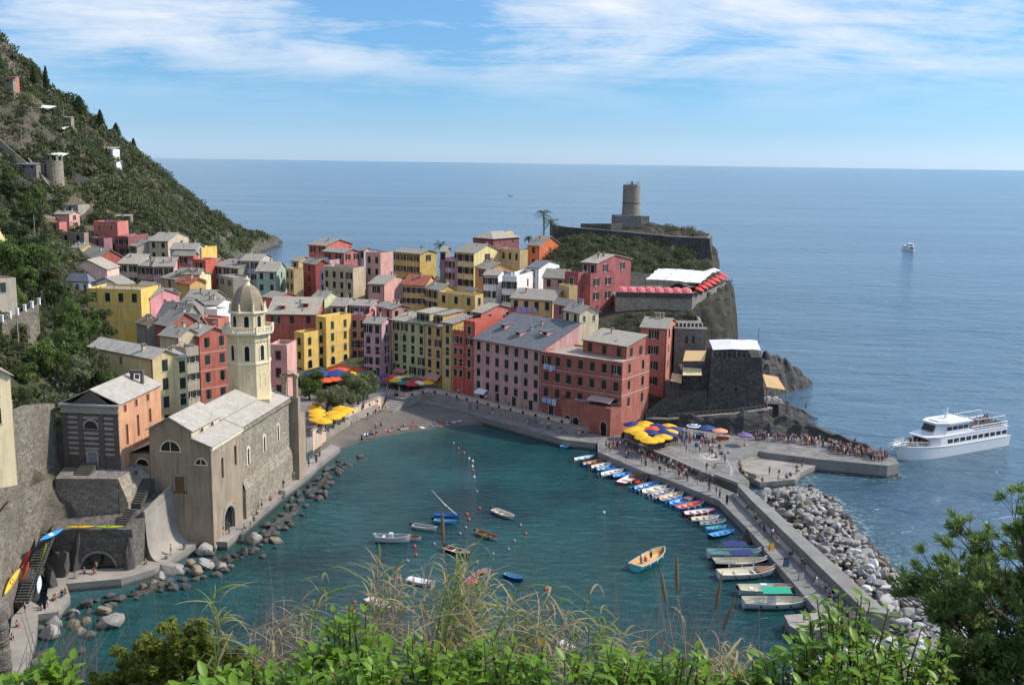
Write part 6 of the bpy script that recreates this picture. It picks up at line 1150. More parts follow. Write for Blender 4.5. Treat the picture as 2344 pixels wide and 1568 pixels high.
LAUNDRY = [((6.98, 223.49), (9.51, 221.7), 14.44, [1, 2, 1, 2], 'white and blue sheets drying under the top windows of the brick house', 1.3), ((6.76, 223.65), (9.91, 221.42), 6.95, [2, 2, 1], 'pale blue sheets drying above the promenade', 1.3), ((13.7, 218.75), (16.93, 216.47), 7.95, [1, 2, 1, 1], 'white sheets drying on the brick house terrace', 1.2), ((1.01, 257.98), (6.04, 255.9), 22.37, [0, 0, 0, 0], 'four lilac sheets drying on the straw yellow house', 1.4), ((-105.78, 335.86), (-103.04, 335.4), 24.97, [2, 1, 0], 'grey blue washing on the scarlet terrace', 1.3), ((-19.55, 301.68), (-17.15, 299.11), 27.39, [3, 1, 0, 3], 'pink and white washing on the lilac house', 1.4)]
TERR_POLY = [(12.51, 220.14), (10.91, 218.24), (14.71, 214.94), (18.51, 212.74), (20.81, 210.7), (23.21, 212.6)]
TERR_DOORS = [(12.22, 217.06, -0.715, 1.6, 2.9), (13.93, 215.58, -0.715, 1.6, 2.9), (19.53, 211.8, -0.726, 1.6, 2.9)]
AWNINGS = [
 ([(15.78, 215.08, 8.46), (20.64, 211.65, 8.46), (21.91, 213.45, 9.16), (17.05, 216.88, 9.16)], 'striped', 'brown and white striped awning over the brick house terrace'),
 ([(-8.94, 237.58, 4.63), (-6.62, 235.38, 4.63), (-5.52, 236.54, 5.54), (-7.84, 238.74, 5.54)], 'white', 'white shop awning under the dusty pink house'),
 ([(-30.57, 259.79, 4.92), (-27.58, 257.48, 4.92), (-26.66, 258.67, 5.72), (-29.65, 260.98, 5.72)], 'pink', 'faded pink awning under the pistachio house'),
 ([(-22.14, 252.35, 4.71), (-18.54, 249.2, 4.71), (-17.35, 250.55, 6.11), (-20.95, 253.7, 6.11)], 'pink', 'wide salmon awning under the ochre house'),
]
# ------------------------------------------------------------------ boats
def bmat(n, h): return paint('boat_' + n, lin(h), 0.35, 0.06)
BC = {'white': bmat('white', 'd6d8da'), 'blue': bmat('blue', '2f7fc4'), 'skyblue': bmat('skyblue', '58a8d6'), 'navy': bmat('navy', '1e3f86'), 'red': bmat('red', 'b5282b'), 'wood': bmat('wood', '8a5a34'), 'black': bmat('black', '15181c'), 'teal': bmat('teal', '8fb8b4'),
      'turquoise': bmat('turquoise', '52c3d6'), 'cream': bmat('cream', 'd9d2ba'), 'orange': bmat('orange', 'd2502a'), 'tan': bmat('tan', 'c9a06a'), 'grey': bmat('grey', '8d9296')}
M_navy_c = paint('navy_awning', lin('1d2a66'), .8, .06); M_green_c = paint('green_awning', lin('1fa07c'), .8, .06); M_rope = paint('rope', (0.3, 0.27, 0.2), .9)
def hull_surf(L, B, H, transom, inset=0.0, n=14, m=6):
    """returns function (u,v) on the hull side: u stern..bow, v keel..gunwale"""
    def f(u, v, sgn):
        t = u * 2 - 1; end = max(0.0, 1 - max(0, t) ** 2.3) if t > 0 else (1 - (1 - transom) * abs(t) ** 2.2)
        hb = max(.012, (B / 2 - inset) * max(end, 0) ** .75); sheer = H * (1 + .35 * max(0, t) ** 2 + .12 * max(0, -t) ** 2)
        z = (v ** 1.15) * (sheer - .0) - .22 * (1 - .5 * abs(t)) * (1 - v) + inset * .9 * (1 - v); w_ = hb * (.28 + .72 * v ** .55) if v > 0 else hb * .05
        return (t * (L / 2 - inset) + .10 * L * v * max(0, t) ** 3 * .6, sgn * w_, z)
    return f
def boat(x, y, head, L, B, hull, rim, inner, label, parts='', group='boats in the harbour', H=.55, z=0.0, transom=.75, name='boat'):
    o = empty(name, (x, y, z), head, label, 'boat', group); n, m = 14, 5
    for nm, ins, mt in (('hull', 0.0, BC[hull]), ('interior', .07, BC[inner])):
        f = hull_surf(L, B, H, transom, ins); mb = MB()
        for s in (-1, 1):
            v = [f(i / n, j / m, s) for j in range(m + 1) for i in range(n + 1)]; fc = []
            for j in range(m):
                for i in range(n):
                    q = (j * (n + 1) + i, j * (n + 1) + i + 1, (j + 1) * (n + 1) + i + 1, (j + 1) * (n + 1) + i); fc.append(q if (s < 0) == (ins == 0) else q[::-1])
            mb.raw(v, fc)
        mb.face([f(0, j / m, -1) for j in range(m + 1)] + [f(0, j / m, 1) for j in range(m, -1, -1)])
        if ins:
            fl = [f(i / n, .42, -1) for i in range(n + 1)] + [f(i / n, .42, 1) for i in range(n, -1, -1)]; mb.face(fl)
        mb.build(nm, mt, o, smooth=True)
    f = hull_surf(L, B, H, transom); g = hull_surf(L, B, H, transom, .07); mb = MB()
    for s in (-1, 1):
        a = [Vector(f(i / n, 1, s)) for i in range(n + 1)]; b = [Vector(g(i / n, 1, s)) for i in range(n + 1)]
        for i in range(n):
            up_ = Vector((0, 0, .035)); e = Vector((0, s * .03, 0)); v = [a[i] + e + up_, a[i + 1] + e + up_, b[i + 1] + up_, b[i] + up_, a[i] + e - up_, a[i + 1] + e - up_]
            mb.raw(v, [(0, 1, 2, 3), (0, 4, 5, 1)] if s > 0 else [(3, 2, 1, 0), (1, 5, 4, 0)])
    mb.build('gunwale', BC[rim], o)
    for u in ((.3, .55, .76) if 't' in parts else (.35, .66) if 'c' not in parts else ()):
        p = f(u, .72, 1); MB().box(p[0] - .14, p[0] + .14, -p[1] + .06, p[1] - .06, p[2] - .03, p[2] + .02).build('thwart', BC[rim] if rim != hull else BC['wood'], o)
    if 'm' in parts:
        mo = MB(); mo.box(-.22, .16, -.15, .15, .1, .5); mo.box(-.08, .08, -.06, .06, -.75, .1); mo.tube([(.12, 0, .35), (.55, 0, .42)], .025, 5); mo.build('outboard_motor', BC['black' if 'w' not in parts else 'white'], o, loc=(-L / 2 - .12, 0, H * .9), rot=(0, -.25 if 'u' not in parts else -.9, 0))
    if 'f' in parts:
        me = MB().lathe([(.03, -.22), (.09, -.17), (.1, .0), (.09, .17), (.03, .22)], 8).mesh('fender', BC['white' if hull != 'white' else 'black'])
        for s in (-1, 1):
            for u in (.25, .5, .72): p = f(u, .85, s); link('fender', me, o, loc=(p[0], p[1] + s * .1, p[2] - .12))
    if 'd' in parts:      # foredeck
        mb = MB(); a = [f(i / n, .97, -1) for i in range(10, n + 1)] + [f(i / n, .97, 1) for i in range(n, 9, -1)]; mb.face(a); mb.build('foredeck', BC[rim] if 'w' in parts else BC['wood'], o)
    if 'a' in parts or 'g' in parts:
        w_ = B * .42; mb = MB(); mb.grid(lambda u, v: (-L * .22 + L * .46 * u, -w_ + 2 * w_ * v, H + (1.25 if 'g' not in parts else 1.5) + .14 * math.sin(v * math.pi)), 6, 6); mb.build('awning', M_navy_c if 'a' in parts else M_green_c, o, smooth=True)
        for u in (-.22, .24):
            for s in (-1, 1): MB().tube([(L * u, s * w_, H * .8), (L * u, s * w_, H + (1.25 if 'g' not in parts else 1.5))], .025, 5).build('awning_post', BC['grey'], o)
    if 'k' in parts:      # console and seats
        MB().box(-L * .1, L * .02, -.35, .35, H * .3, H + .5).build('console', BC['white'], o); MB().box(-L * .3, -L * .22, -.5, .5, H * .3, H * .95).build('seat', BC['cream'], o)
    if 's' in parts:      # mast and long yard
        MB().tube([(L * .05, 0, .2), (L * .05, 0, 3.6)], [.06, .03], 6).build('mast', BC['wood'], o); MB().tube([(L * .42, .05, .5), (-L * .1, .05, 2.3), (-L * .62, .05, 4.6)], [.03, .06, .02], 6).build('yard', BC['cream'], o)
    if 'r' in parts:
        mb = MB(); pts_ = [f(i / n, 1, -1) for i in range(3, n + 1)]; pts2 = [f(i / n, 1, 1) for i in range(n, 2, -1)]; mb.tube([(p[0] * .96, p[1] * .92, p[2] + .4) for p in pts_ + pts2], .02, 4)
        for p in (pts_ + pts2)[::3]: mb.tube([(p[0] * .96, p[1] * .92, p[2]), (p[0] * .96, p[1] * .92, p[2] + .4)], .018, 4)
        mb.build('rail', BC['grey'], o)
    if 'v' in parts:      # canvas cover
        mb = MB(); mb.grid(lambda u, v: tuple(Vector(f(.08 + .8 * u, 1, -1)).lerp(Vector(f(.08 + .8 * u, 1, 1)), v) + Vector((0, 0, .04 + .22 * math.sin(v * math.pi)))), 10, 6); mb.build('cover', M_canvas, o, smooth=True)
    return o
for (sx, sy, bx, by, hull, rim, inner, parts, label) in BOATS:
    dx, dy = bx - sx, by - sy; L = min(math.hypot(dx, dy), 8.4); head = math.atan2(dy, dx)
    big = 'B' in parts; boat((sx + bx) / 2, (sy + by) / 2, head, L, L * (.36 if not big else .33), hull, rim, inner, label, parts, H=.5 if not big else .92)

# sea-going ferry
def ferry(x, y, head, L, label, full=True):
    o = empty('ferry', (x, y, 0), head, label, 'ferry'); W = L * .2; k = L / 32.0; M_w = paint('ferry_white', (0.80, 0.80, 0.80), .35, .05); M_dk = paint('ferry_deck', (0.42, 0.43, 0.43), .7)
    def hs(u, v, s):
        t = u * 2 - 1; e = 1 - max(0, t) ** 3.2; hb = max(.03, W / 2 * max(0, e) ** .6) * (.9 + .1 * v) * (.55 + .45 * (u > .0)); top = (2.4 + 1.0 * max(0, t) ** 2) * k
        if t < -.9: hb *= .97
        return (t * L / 2 + v * max(0, t) ** 3 * 2.2 * k, s * hb * (1 / .55 if u == 0 else 1), -.6 * k + v * (top + .6 * k))
    mb = MB(); n, m = 18, 4
    for s in (-1, 1):
        v = [hs(i / n, j / m, s) for j in range(m + 1) for i in range(n + 1)]; mb.raw(v, [(q if s < 0 else q[::-1]) for j in range(m) for i in range(n) for q in [(j * (n + 1) + i, j * (n + 1) + i + 1, (j + 1) * (n + 1) + i + 1, (j + 1) * (n + 1) + i)]])
    mb.face([hs(0, j / m, -1) for j in range(m + 1)] + [hs(0, j / m, 1) for j in range(m, -1, -1)]); mb.build('hull', M_w, o, smooth=True)
    mb = MB(); mb.face([hs(i / n, .72, -1) for i in range(n + 1)] + [hs(i / n, .72, 1) for i in range(n, -1, -1)]); mb.build('main_deck', M_dk, o)
    mb = MB(); mb.tube([tuple(Vector(hs(i / n, 1, -1))) for i in range(n + 1)], .09 * k, 5); mb.tube([tuple(Vector(hs(i / n, 1, 1))) for i in range(n + 1)], .09 * k, 5); mb.build('rubbing_strake', M_w, o)
    Z = lambda z: z * k; w2 = W / 2 * .94
    mb = MB(); mb.prism([(-L * .46, -w2), (L * .22, -w2), (L * .30, -w2 * .8), (L * .30, w2 * .8), (L * .22, w2), (-L * .46, w2)], Z(1.5), Z(4.5)); mb.build('saloon', M_w, o)
    mb = MB(); mb.prism([(-L * .47, -w2 * 1.02), (L * .26, -w2 * 1.02), (L * .34, -w2 * .75), (L * .34, w2 * .75), (L * .26, w2 * 1.02), (-L * .47, w2 * 1.02)], Z(4.5), Z(4.75)); mb.build('upper_deck', M_w, o)
    mb = MB(); b_ = [(-L * .06, -w2 * .92), (L * .17, -w2 * .92), (L * .25, -w2 * .55), (L * .25, w2 * .55), (L * .17, w2 * .92), (-L * .06, w2 * .92)]; t_ = [(a if a < L * .1 else a - Z(.9), b) for a, b in b_]; nn = len(b_)
    mb.raw([(a, b, Z(4.75)) for a, b in b_] + [(a, b, Z(7.0)) for a, b in t_], [(i, (i + 1) % nn, nn + (i + 1) % nn, nn + i) for i in range(nn)]); mb.build('bridge', M_w, o)
    mb = MB(); mb.prism([(-L * .09, -w2), (L * .15, -w2), (L * .235, -w2 * .6), (L * .235, w2 * .6), (L * .15, w2), (-L * .09, w2)], Z(7.0), Z(7.35)); mb.prism([(-L * .05, -w2 * .7), (L * .13, -w2 * .7), (L * .19, -w2 * .4), (L * .19, w2 * .4), (L * .13, w2 * .7), (-L * .05, w2 * .7)], Z(7.35), Z(7.6)); mb.build('bridge_roof', M_w, o)
    for s in (-1, 1):
        for i in range(10): xx = -L * .43 + i * L * .062; MB().box(-L * .024, L * .024, -.02, .02, -.42 * k, .42 * k).build('window', M_glass, o, loc=(xx, s * (w2 + .012), Z(3.4)))
        for i in range(4): xx = -L * .03 + i * L * .055; MB().box(-L * .024, L * .024, -.02, .02, -.4 * k, .4 * k).build('bridge_window', M_glass, o, loc=(xx, s * (w2 * .92 + .015), Z(6.1)))
    mb = MB(); mb.raw([(L * .255 - .1 * k + .06, -w2 * .5, Z(5.5)), (L * .255 - .1 * k + .06, w2 * .5, Z(5.5)), (L * .25 - .8 * k + .1, w2 * .5, Z(6.75)), (L * .25 - .8 * k + .1, -w2 * .5, Z(6.75))], [(0, 1, 2, 3)]); mb.build('windscreen', M_glass, o)
    mb = MB(); mb.raw([(L * .305, -w2 * .6, Z(2.6)), (L * .305, w2 * .6, Z(2.6)), (L * .305, w2 * .6, Z(4.0)), (L * .305, -w2 * .6, Z(4.0))], [(0, 1, 2, 3)]); mb.build('saloon_window', M_glass, o)
    if full:
        mb = MB()
        for s in (-1, 1): railing(mb, (-L * .46, s * w2, Z(4.75)), (-L * .08, s * w2, Z(4.75)), 1.0, 12, .04)
        railing(mb, (-L * .46, -w2, Z(4.75)), (-L * .46, w2, Z(4.75)), 1.0, 5, .04); mb.build('stern_rail', M_w, o)
        mb = MB()
        for s in (-1, 1): railing(mb, hs(.82, 1, s), hs(.97, 1, s), .9, 4, .035)
        mb.build('bow_rail', M_w, o)
        mb = MB(); mb.tube([(L * .08, 0, Z(7.5)), (L * .06, 0, Z(10.0))], [.28, .12], 8); mb.tube([(L * .07, -1.0, Z(8.8)), (L * .07, 1.0, Z(8.8))], .06, 5); mb.tube([(L * .12, -.6, Z(8.0)), (L * .12, .6, Z(8.0))], .08, 5); mb.build('mast', M_w, o)
        MB().tube([(-L * .02, .8, Z(7.5)), (-L * .02, .8, Z(10.6))], .05, 5).build('aerial', BC['grey'], o)
        for xx in (-L * .14, -L * .42):
            mb = MB(); mb.tube([(xx, -w2, Z(4.75)), (xx, -w2, Z(7.2)), (xx, w2, Z(7.2)), (xx, w2, Z(4.75))], .1, 6); mb.build('awning_frame', M_w, o)
        mb = MB(); mb.tube([(-L * .14, -w2, Z(7.2)), (-L * .42, -w2, Z(7.2))], .06, 5); mb.tube([(-L * .14, w2, Z(7.2)), (-L * .42, w2, Z(7.2))], .06, 5); mb.build('awning_bar', M_w, o)
        me = MB().box(-.3, .3, -w2 * .38, w2 * .38, 0, .45).box(-.3, -.22, -w2 * .38, w2 * .38, .45, .9).mesh('bench', BC['grey'])
        for i in range(7):
            for s in (-1, 1): link('bench', me, o, loc=(-L * .16 - i * 1.3, s * w2 * .48, Z(4.75)))
        me = MB().lathe([(.05, -.8), (.36, -.7), (.36, .7), (.05, .8)], 10).mesh('life_raft', M_w)
        for i in range(3): link('life_raft', me, o, loc=(-L * .11 + i * .0 - i * 1.0, -w2 - .1, Z(5.2)), rot=(math.pi / 2, 0, math.pi / 2))
        me = MB().lathe([(.04, -.5), (.28, -.3), (.3, .1), (.14, .45), (.04, .55)], 9).mesh('fender', BC['grey'])
        for i in range(7): u = .2 + i * .1; p = hs(u, .62, -1); link('fender', me, o, loc=(p[0], p[1] - .28, p[2]))
        tx = bpy.data.curves.new('ship_name', 'FONT'); tx.body = 'LERICI'; tx.size = .85; tx.extrude = .01; tx.align_x = 'CENTER'; tmp = link('ship_name', tx); dg_ = bpy.context.evaluated_depsgraph_get(); me = bpy.data.meshes.new_from_object(tmp.evaluated_get(dg_)); bpy.data.objects.remove(tmp); me.materials.append(BC['navy'])
        link('lettering', me, o, loc=(0, -w2 * .92 - .03, Z(4.95)), rot=(math.pi / 2, 0, 0))
        mb = MB(); railing(mb, (L * .44, -.6, Z(3.2)), (L * .44 + 4.6, -.6, 2.6), .9, 6, .03); railing(mb, (L * .44, .6, Z(3.2)), (L * .44 + 4.6, .6, 2.6), .9, 6, .03); mb.raw([(L * .44, -.6, Z(3.2)), (L * .44 + 4.6, -.6, 2.6), (L * .44 + 4.6, .6, 2.6), (L * .44, .6, Z(3.2))], [(0, 1, 2, 3)]); mb.build('gangway', BC['grey'], o)
    return o
FB, FS = FERRY[0], FERRY[1]
ferry((FB[0] + FS[0]) / 2, (FB[1] + FS[1]) / 2, math.atan2(FB[1] - FS[1], FB[0] - FS[0]), math.dist(FB, FS), 'white passenger ferry unloading at the end of the jetty')
fx_, fy_ = FAR_FERRY; ferry(fx_, fy_, math.atan2(-fy_, -fx_) + .25, 22, 'small white ferry approaching far out on the open sea', False)
for i, (x, y) in enumerate(FAR_BOATS): boat(x, y, (2.9, .2)[i], 9, 3, 'white', 'white', 'white', ('white motor boat trailing a wake off the far point', 'small white motor boat beyond the village rooftops')[i], 'k', H=1.0)

# ------------------------------------------------------------------ buoys
for (x, y, c) in BUOYS:
    mt = BC[c]; mb = MB(); mb.lathe([(.02, -.25), (.17, -.18), (.25, 0), (.2, .17), (.07, .27), (.05, .36), (.01, .38)], 10); tag(mb.build('buoy', mt, loc=(x, y, .08), smooth=True), {'orange': 'round orange mooring buoy floating in the harbour', 'white': 'white float of the line of buoys marking the swimming area', 'grey': 'dark grey mooring float in the harbour', 'tan': 'yellow mooring buoy floating in the harbour'}[c], 'buoy', 'buoys in the harbour')

# ------------------------------------------------------------------ kayaks and boards
def kayak(p0, p1, w_, col_, label, roll=0.0, flat=False):
    p0, p1 = Vector(p0), Vector(p1); d_ = p1 - p0; L = d_.length; o = empty('kayak' if not flat else 'paddle_board', p0, 0, label, 'kayak' if not flat else 'paddle board', 'kayaks and boards by the stairs')
    q = d_.to_track_quat('X', 'Z'); o.rotation_mode = 'QUATERNION'; o.rotation_quaternion = q @ Matrix.Rotation(roll, 4, 'X').to_quaternion()
    mb = MB(); n = 14; h_ = .16 if not flat else .05; v = []; f = []
    for i in range(n + 1):
        t = i / n; s = max(.03, math.sin(math.pi * t) ** .7); z = .10 * abs(2 * t - 1) ** 3 if not flat else .05 * abs(2 * t - 1) ** 3
        for a in range(8): an = 2 * math.pi * a / 8; v.append((t * L, math.cos(an) * w_ / 2 * s, z + math.sin(an) * h_ * s))
    for i in range(n):
        for a in range(8): f.append((i * 8 + a, (i + 1) * 8 + a, (i + 1) * 8 + (a + 1) % 8, i * 8 + (a + 1) % 8))
    mb.raw(v, f); mb.build('hull' if not flat else 'board', paint('kayak_' + col_[0], lin(col_[1]), .35, .06), o, smooth=True)
    mb = MB(); k_ = [(.42, .5)] if not flat else [(.25, .62)]
    mb.grid(lambda u, v_: ((.40 + .16 * u) * L, (v_ - .5) * w_ * .55, (h_ + .008) - .04 * math.sin(u * math.pi) * (not flat)), 4, 4); mb.build('cockpit' if not flat else 'deck_pad', M_iron if not flat else BC['white'], o)
for a, b, w_, c, lb, rl, fl in KAYAKS: kayak(a, b, w_, c, lb, rl, fl)

# ------------------------------------------------------------------ boulders
def rock_mat(name, a, b):
    m, t = newmat(name); oc = t.n('ShaderNodeTexCoord').outputs['Object']; rn = t.n('ShaderNodeObjectInfo').outputs['Random']; n1 = t.noise(oc, 1.2, 6, .65); n2 = t.noise(oc, 5, 5, .6)
    c = t.mix(n1, c4(a), c4(b)); c = t.mix(t.math('MULTIPLY', rn, .45), c, c4([x * .5 for x in a])); c = t.mix(t.ramp(n2, [(.55, (0, 0, 0)), (.7, (.5, .5, .5))]), c, c4([x * .4 for x in a]))
    wz = t.n('ShaderNodeSeparateXYZ', {0: t.n('ShaderNodeNewGeometry').outputs['Position']}).outputs[2]; c = t.mix(t.math('MULTIPLY', t.ramp(t.math('ADD', wz, n2), [(.55, (1, 1, 1)), (1.0, (0, 0, 0))]), .75), c, (.03, .028, .022, 1))
    finish(t, c, .85, t.math('ADD', n1, n2), .5, .08); return m
RM = {'grey': rock_mat('boulder_grey', (.27, .26, .24), (.38, .36, .33)), 'white': rock_mat('boulder_white', (.52, .51, .49), (.68, .67, .64)), 'brown': rock_mat('boulder_brown', (.21, .165, .115), (.31, .25, .18)), 'dark': rock_mat('boulder_dark', (.07, .068, .064), (.12, .115, .105))}
import bmesh
def boulder_mesh(seed, mat):
    r = random.Random(seed); bm = bmesh.new(); bmesh.ops.create_icosphere(bm, subdivisions=3, radius=1.0); pl_ = []
    for i in range(9):
        n = Vector((r.gauss(0, 1), r.gauss(0, 1), r.gauss(0, .8))).normalized(); pl_.append((n, r.uniform(.42, .82)))
    for v in bm.verts:
        d_ = v.co.normalized(); k = 1.15
        for n, dd in pl_:
            c = n.dot(d_)
            if c > 1e-3: k = min(k, dd / c)
        v.co = d_ * k * (1 + .05 * mnoise.noise(d_ * 3 + Vector((seed, 0, 0))))
    me = bpy.data.meshes.new('boulder'); bm.to_mesh(me); bm.free(); me.materials.append(mat); return me
BME = {c: [boulder_mesh(10 * i + k, m) for i in range(4)] for k, (c, m) in enumerate(RM.items())}
ROCKL = {('grey', 0): 'grey angular boulder of the breakwater heap beside the sea wall', ('white', 0): 'pale limestone boulder of the breakwater heap beside the sea wall', ('brown', 0): 'rusty brown boulder of the breakwater heap beside the sea wall', ('dark', 0): 'dark wet boulder at the foot of the breakwater',
         ('grey', 1): 'grey boulder on the shore below the church quay', ('brown', 1): 'tan boulder on the shore below the church quay', ('dark', 1): 'dark wet boulder on the shore below the church quay', ('white', 1): 'pale boulder on the shore below the church quay'}
def boulder(x, y, z, s, c, where, r):
    o = link('boulder', r.choice(BME[c]), None, (x, y, z), (r.uniform(-.5, .5), r.uniform(-.5, .5), r.uniform(0, 6)), (s * r.uniform(.85, 1.3), s * r.uniform(.8, 1.1), s * r.uniform(.6, .85)))
    return tag(o, ROCKL[(c, where)], 'boulder', ('boulders of the breakwater', 'boulders of the church shore')[where])
rr = random.Random(3); BW = [(40.8, 174.5), (44, 178), (49, 182), (55, 183), (57.5, 176), (57, 165), (56.5, 152), (57, 140), (58.5, 128), (62, 118), (66, 104), (66, 94), (48, 90), (33, 98), (31.5, 110), (35.5, 117.5), (49.3, 122.5), (47.6, 123), (42.4, 164.7)]
inner = [(40.9, 173.4), (42.3, 164.7), (47.6, 121.3)]
placed = []; tries = 0
while len(placed) < 285 and tries < 9000:
    tries += 1; y = rr.uniform(92, 184); x = rr.uniform(31, 66)
    if poly_sd([(x, y)], BW)[0] < .3: continue
    far = min(1.0, max(0, (y - 100) / 80)); s = rr.choice([rr.uniform(.55, .9), rr.uniform(.7, 1.25)]) * (1.0 if y > 125 else 1.1)
    if any((x - a) ** 2 + ((y - b) ** 2) < (.56 * (s + c)) ** 2 for a, b, c in placed): continue
    placed.append((x, y, s)); dsea = poly_sd([(x, y)], BW)[0]; dw = min(math.dist((x, y), p) for p in [(41 + (47.6 - 41) * t, 173.4 - 52 * t) for t in [i / 20 for i in range(21)]])
    z = min(1.9, .05 + .28 * dsea) if y > 122 else min(1.6, .1 + .22 * dsea)
    pw = .12 if y > 145 else .35 if y > 120 else .6; k = rr.random(); c = 'white' if k < pw else 'dark' if dsea < 1.2 and k < pw + .45 else 'brown' if k > .70 else 'grey'
    boulder(x, y, z, s, c, 0, rr)
for (x, y, s, c) in SHORE_ROCKS: boulder(x, y, -.1 + .2 * s, s * .74, c, 1, rr)
# smaller stones packed between them, too many to count
def rubble(poly, n, seed, mat='grey', big=.62, top=1.5):
    g = np.random.default_rng(seed); P_ = np.array(poly); xy = g.uniform(P_.min(0), P_.max(0), (n * 3, 2)); sd_ = poly_sd(xy, poly); k = sd_ > .1; xy, sd_ = xy[k][:n], sd_[k][:n]
    bm = bmesh.new(); bmesh.ops.create_icosphere(bm, subdivisions=1, radius=1); bv = np.array([v.co[:] for v in bm.verts]); bf = np.array([[v.index for v in f.verts] for f in bm.faces]); bm.free(); m = len(xy)
    s = g.uniform(.28, big, (m, 1, 1)) * np.array([1.2, .95, .75]); V = bv[None] * (1 + g.uniform(-.22, .22, (m, len(bv), 1))) * s; an = g.uniform(0, 6.28, m); c, sn = np.cos(an)[:, None], np.sin(an)[:, None]; X = V[:, :, 0] * c - V[:, :, 1] * sn; Y = V[:, :, 0] * sn + V[:, :, 1] * c
    z = np.minimum(top, .0 + .26 * sd_); V = np.stack([X + xy[:, 0:1], Y + xy[:, 1:2], V[:, :, 2] + z[:, None]], 2).reshape(-1, 3); F = (bf[None] + (np.arange(m) * len(bv))[:, None, None]).reshape(-1, 3)
    me = bpy.data.meshes.new('rubble'); me.from_pydata(V.tolist(), [], F.tolist()); me.materials.append(RM[mat]); return tag(link('rubble', me), kind='stuff')
rubble(BW, 1500, 5); rubble([(-60, 129.5), (-52.5, 131.5), (-48.5, 136), (-45, 146.5), (-40.5, 147), (-38.5, 166), (-36.2, 182), (-33.8, 198), (-29.5, 199), (-31, 184), (-34, 164), (-34.5, 148), (-40, 140), (-45, 131), (-51, 126), (-52.5, 112), (-49.5, 104), (-50.5, 119), (-56, 127)], 190, 6, 'dark', 1.0, .1)
for i, (x, y, a, b, h) in enumerate(((-61.8, 134.6, 1.5, 1.6, 4.6), (-60.6, 136.6, 1.2, 1.2, 5.2), (-53.0, 137.4, 1.3, 1.3, 4.6), (-63.2, 129.0, 1.2, 2.2, 3.6), (-61.2, 131.2, .9, 1.6, 3.0))):
    tag(link('crag', BME['dark'][i % 3], None, (x, y, 1.2), (.1, .15, i), (a, b, h)), 'upright dark crag of layered rock beside the boat cave', 'crag', 'crags by the boat cave')
tag(MB().prism(BW, -3, .15).build('rubble_bed', M_rock), kind='structure')

# layered dark rock spurs at the foot of the headland
def spur(name, line, widths, tops, label, seed, strata=.5):
    n, m = 46, 22; mb = MB(); r = random.Random(seed)
    def f(u, v):
        t = u * (len(line) - 1); i = min(int(t), len(line) - 2); a = t - i; p = Vector(line[i]).lerp(Vector(line[i + 1]), a); w_ = widths[i] + (widths[i + 1] - widths[i]) * a; h_ = tops[i] + (tops[i + 1] - tops[i]) * a
        d_ = (Vector(line[i + 1]) - Vector(line[i])).normalized(); s = Vector((-d_.y, d_.x)); c = 2 * v - 1; prof = max(0, 1 - abs(c) ** 1.5)
        q = p + s * (c * w_ + .8 * mnoise.noise(Vector((u * 9, v * 5, seed)))); z = h_ * prof + .7 * mnoise.fractal(Vector((q.x * .35, q.y * .35, seed)), .8, 2, 4) * (h_ * .25 + .4); st = (q.x * .35 - q.y * .22 + z * 1.3); z += strata * (abs((st * .9) % 1 - .5) - .25) * min(1, h_ * .4)
        return (q.x, q.y, z * 1.0 - 1.2 * (1 - prof) - .4)
    mb.grid(f, n, m); return tag(mb.build(name, M_rock), label, 'rock')
spur('rock_spur', [(50, 250), (62, 261), (70, 270), (77, 274), (82, 276)], [5, 7, 7, 5, 1.5], [9, 10, 9, 5, .3], 'black rocky outcrop in the sea behind the fort', 2)
spur('rock_spur', [(48, 222), (56, 228), (62, 233), (68, 236), (72, 236.6)], [3, 5, 4, 2.6, .8], [5, 6.5, 5, 2.5, .3], 'low black rock spur with a bather below the dining deck', 5)
spur('rock_ledge', [(30, 224), (35, 221.5), (43, 216.5), (52, 215), (60, 214.5), (66, 209.5), (72, 203), (76.5, 197.5)], [2.0, 3.0, 4.4, 6.0, 6.4, 5.0, 2.8, .6], [3.0, 4.2, 5.2, 6.2, 6.0, 4.6, 3.0, .6], 'slanting layered dark rock between fort and ferry queue', 8, .9)
for i, (ln, wd, tp) in enumerate((([(-38.4, 152), (-37.2, 160), (-35.6, 168)], [.8, 2.2, .7], [.7, 1.1, .6]), ([(-36.6, 170), (-34.6, 180), (-33.4, 190)], [.7, 2.4, .6], [.6, .9, .5]), ([(-44.6, 139), (-41.6, 143.5), (-38.6, 146)], [.8, 2.0, .8], [.9, 1.3, .6]), ([(-53.5, 128.4), (-50.2, 131.2), (-47, 135.5)], [.8, 1.7, .8], [.8, 1.2, .7]), ([(-32.6, 190), (-29.4, 195), (-26.6, 203)], [.6, 2.0, .5], [.4, .6, .3]))):
    spur('rock_shelf', ln, wd, tp, ('long flat dark rock shelf beside the church side wall', 'low dark rock shelf off the end of the church', 'dark rock shelf before the church archway', 'dark rock shelf below the kayak cave quay', 'sunken dark rock shelf near the beach')[i], 20 + i, .3)
wall_run('rock_bench', [(29.5, 220.6), (34.3, 219.4), (40.8, 219.6), (48.4, 218.8), (55.4, 220.5), (57.5, 222)], 1, [3.2, 3.3, 3.9, 4.8, 5.4, 5.6], 1.2, M_rock, 'dark rock bench carrying the path below the fort', 'rock')
wall_run('foot_path', [(29.5, 220.5), (34.3, 219.3), (40.8, 219.5), (48.4, 218.7), (55.4, 220.4), (57.5, 221.9)], 'thin', [3.4, 3.5, 4.1, 5.0, 5.6, 5.8], 1.0, M_concrete_w, 'narrow pale path along the foot of the fort', 'path')
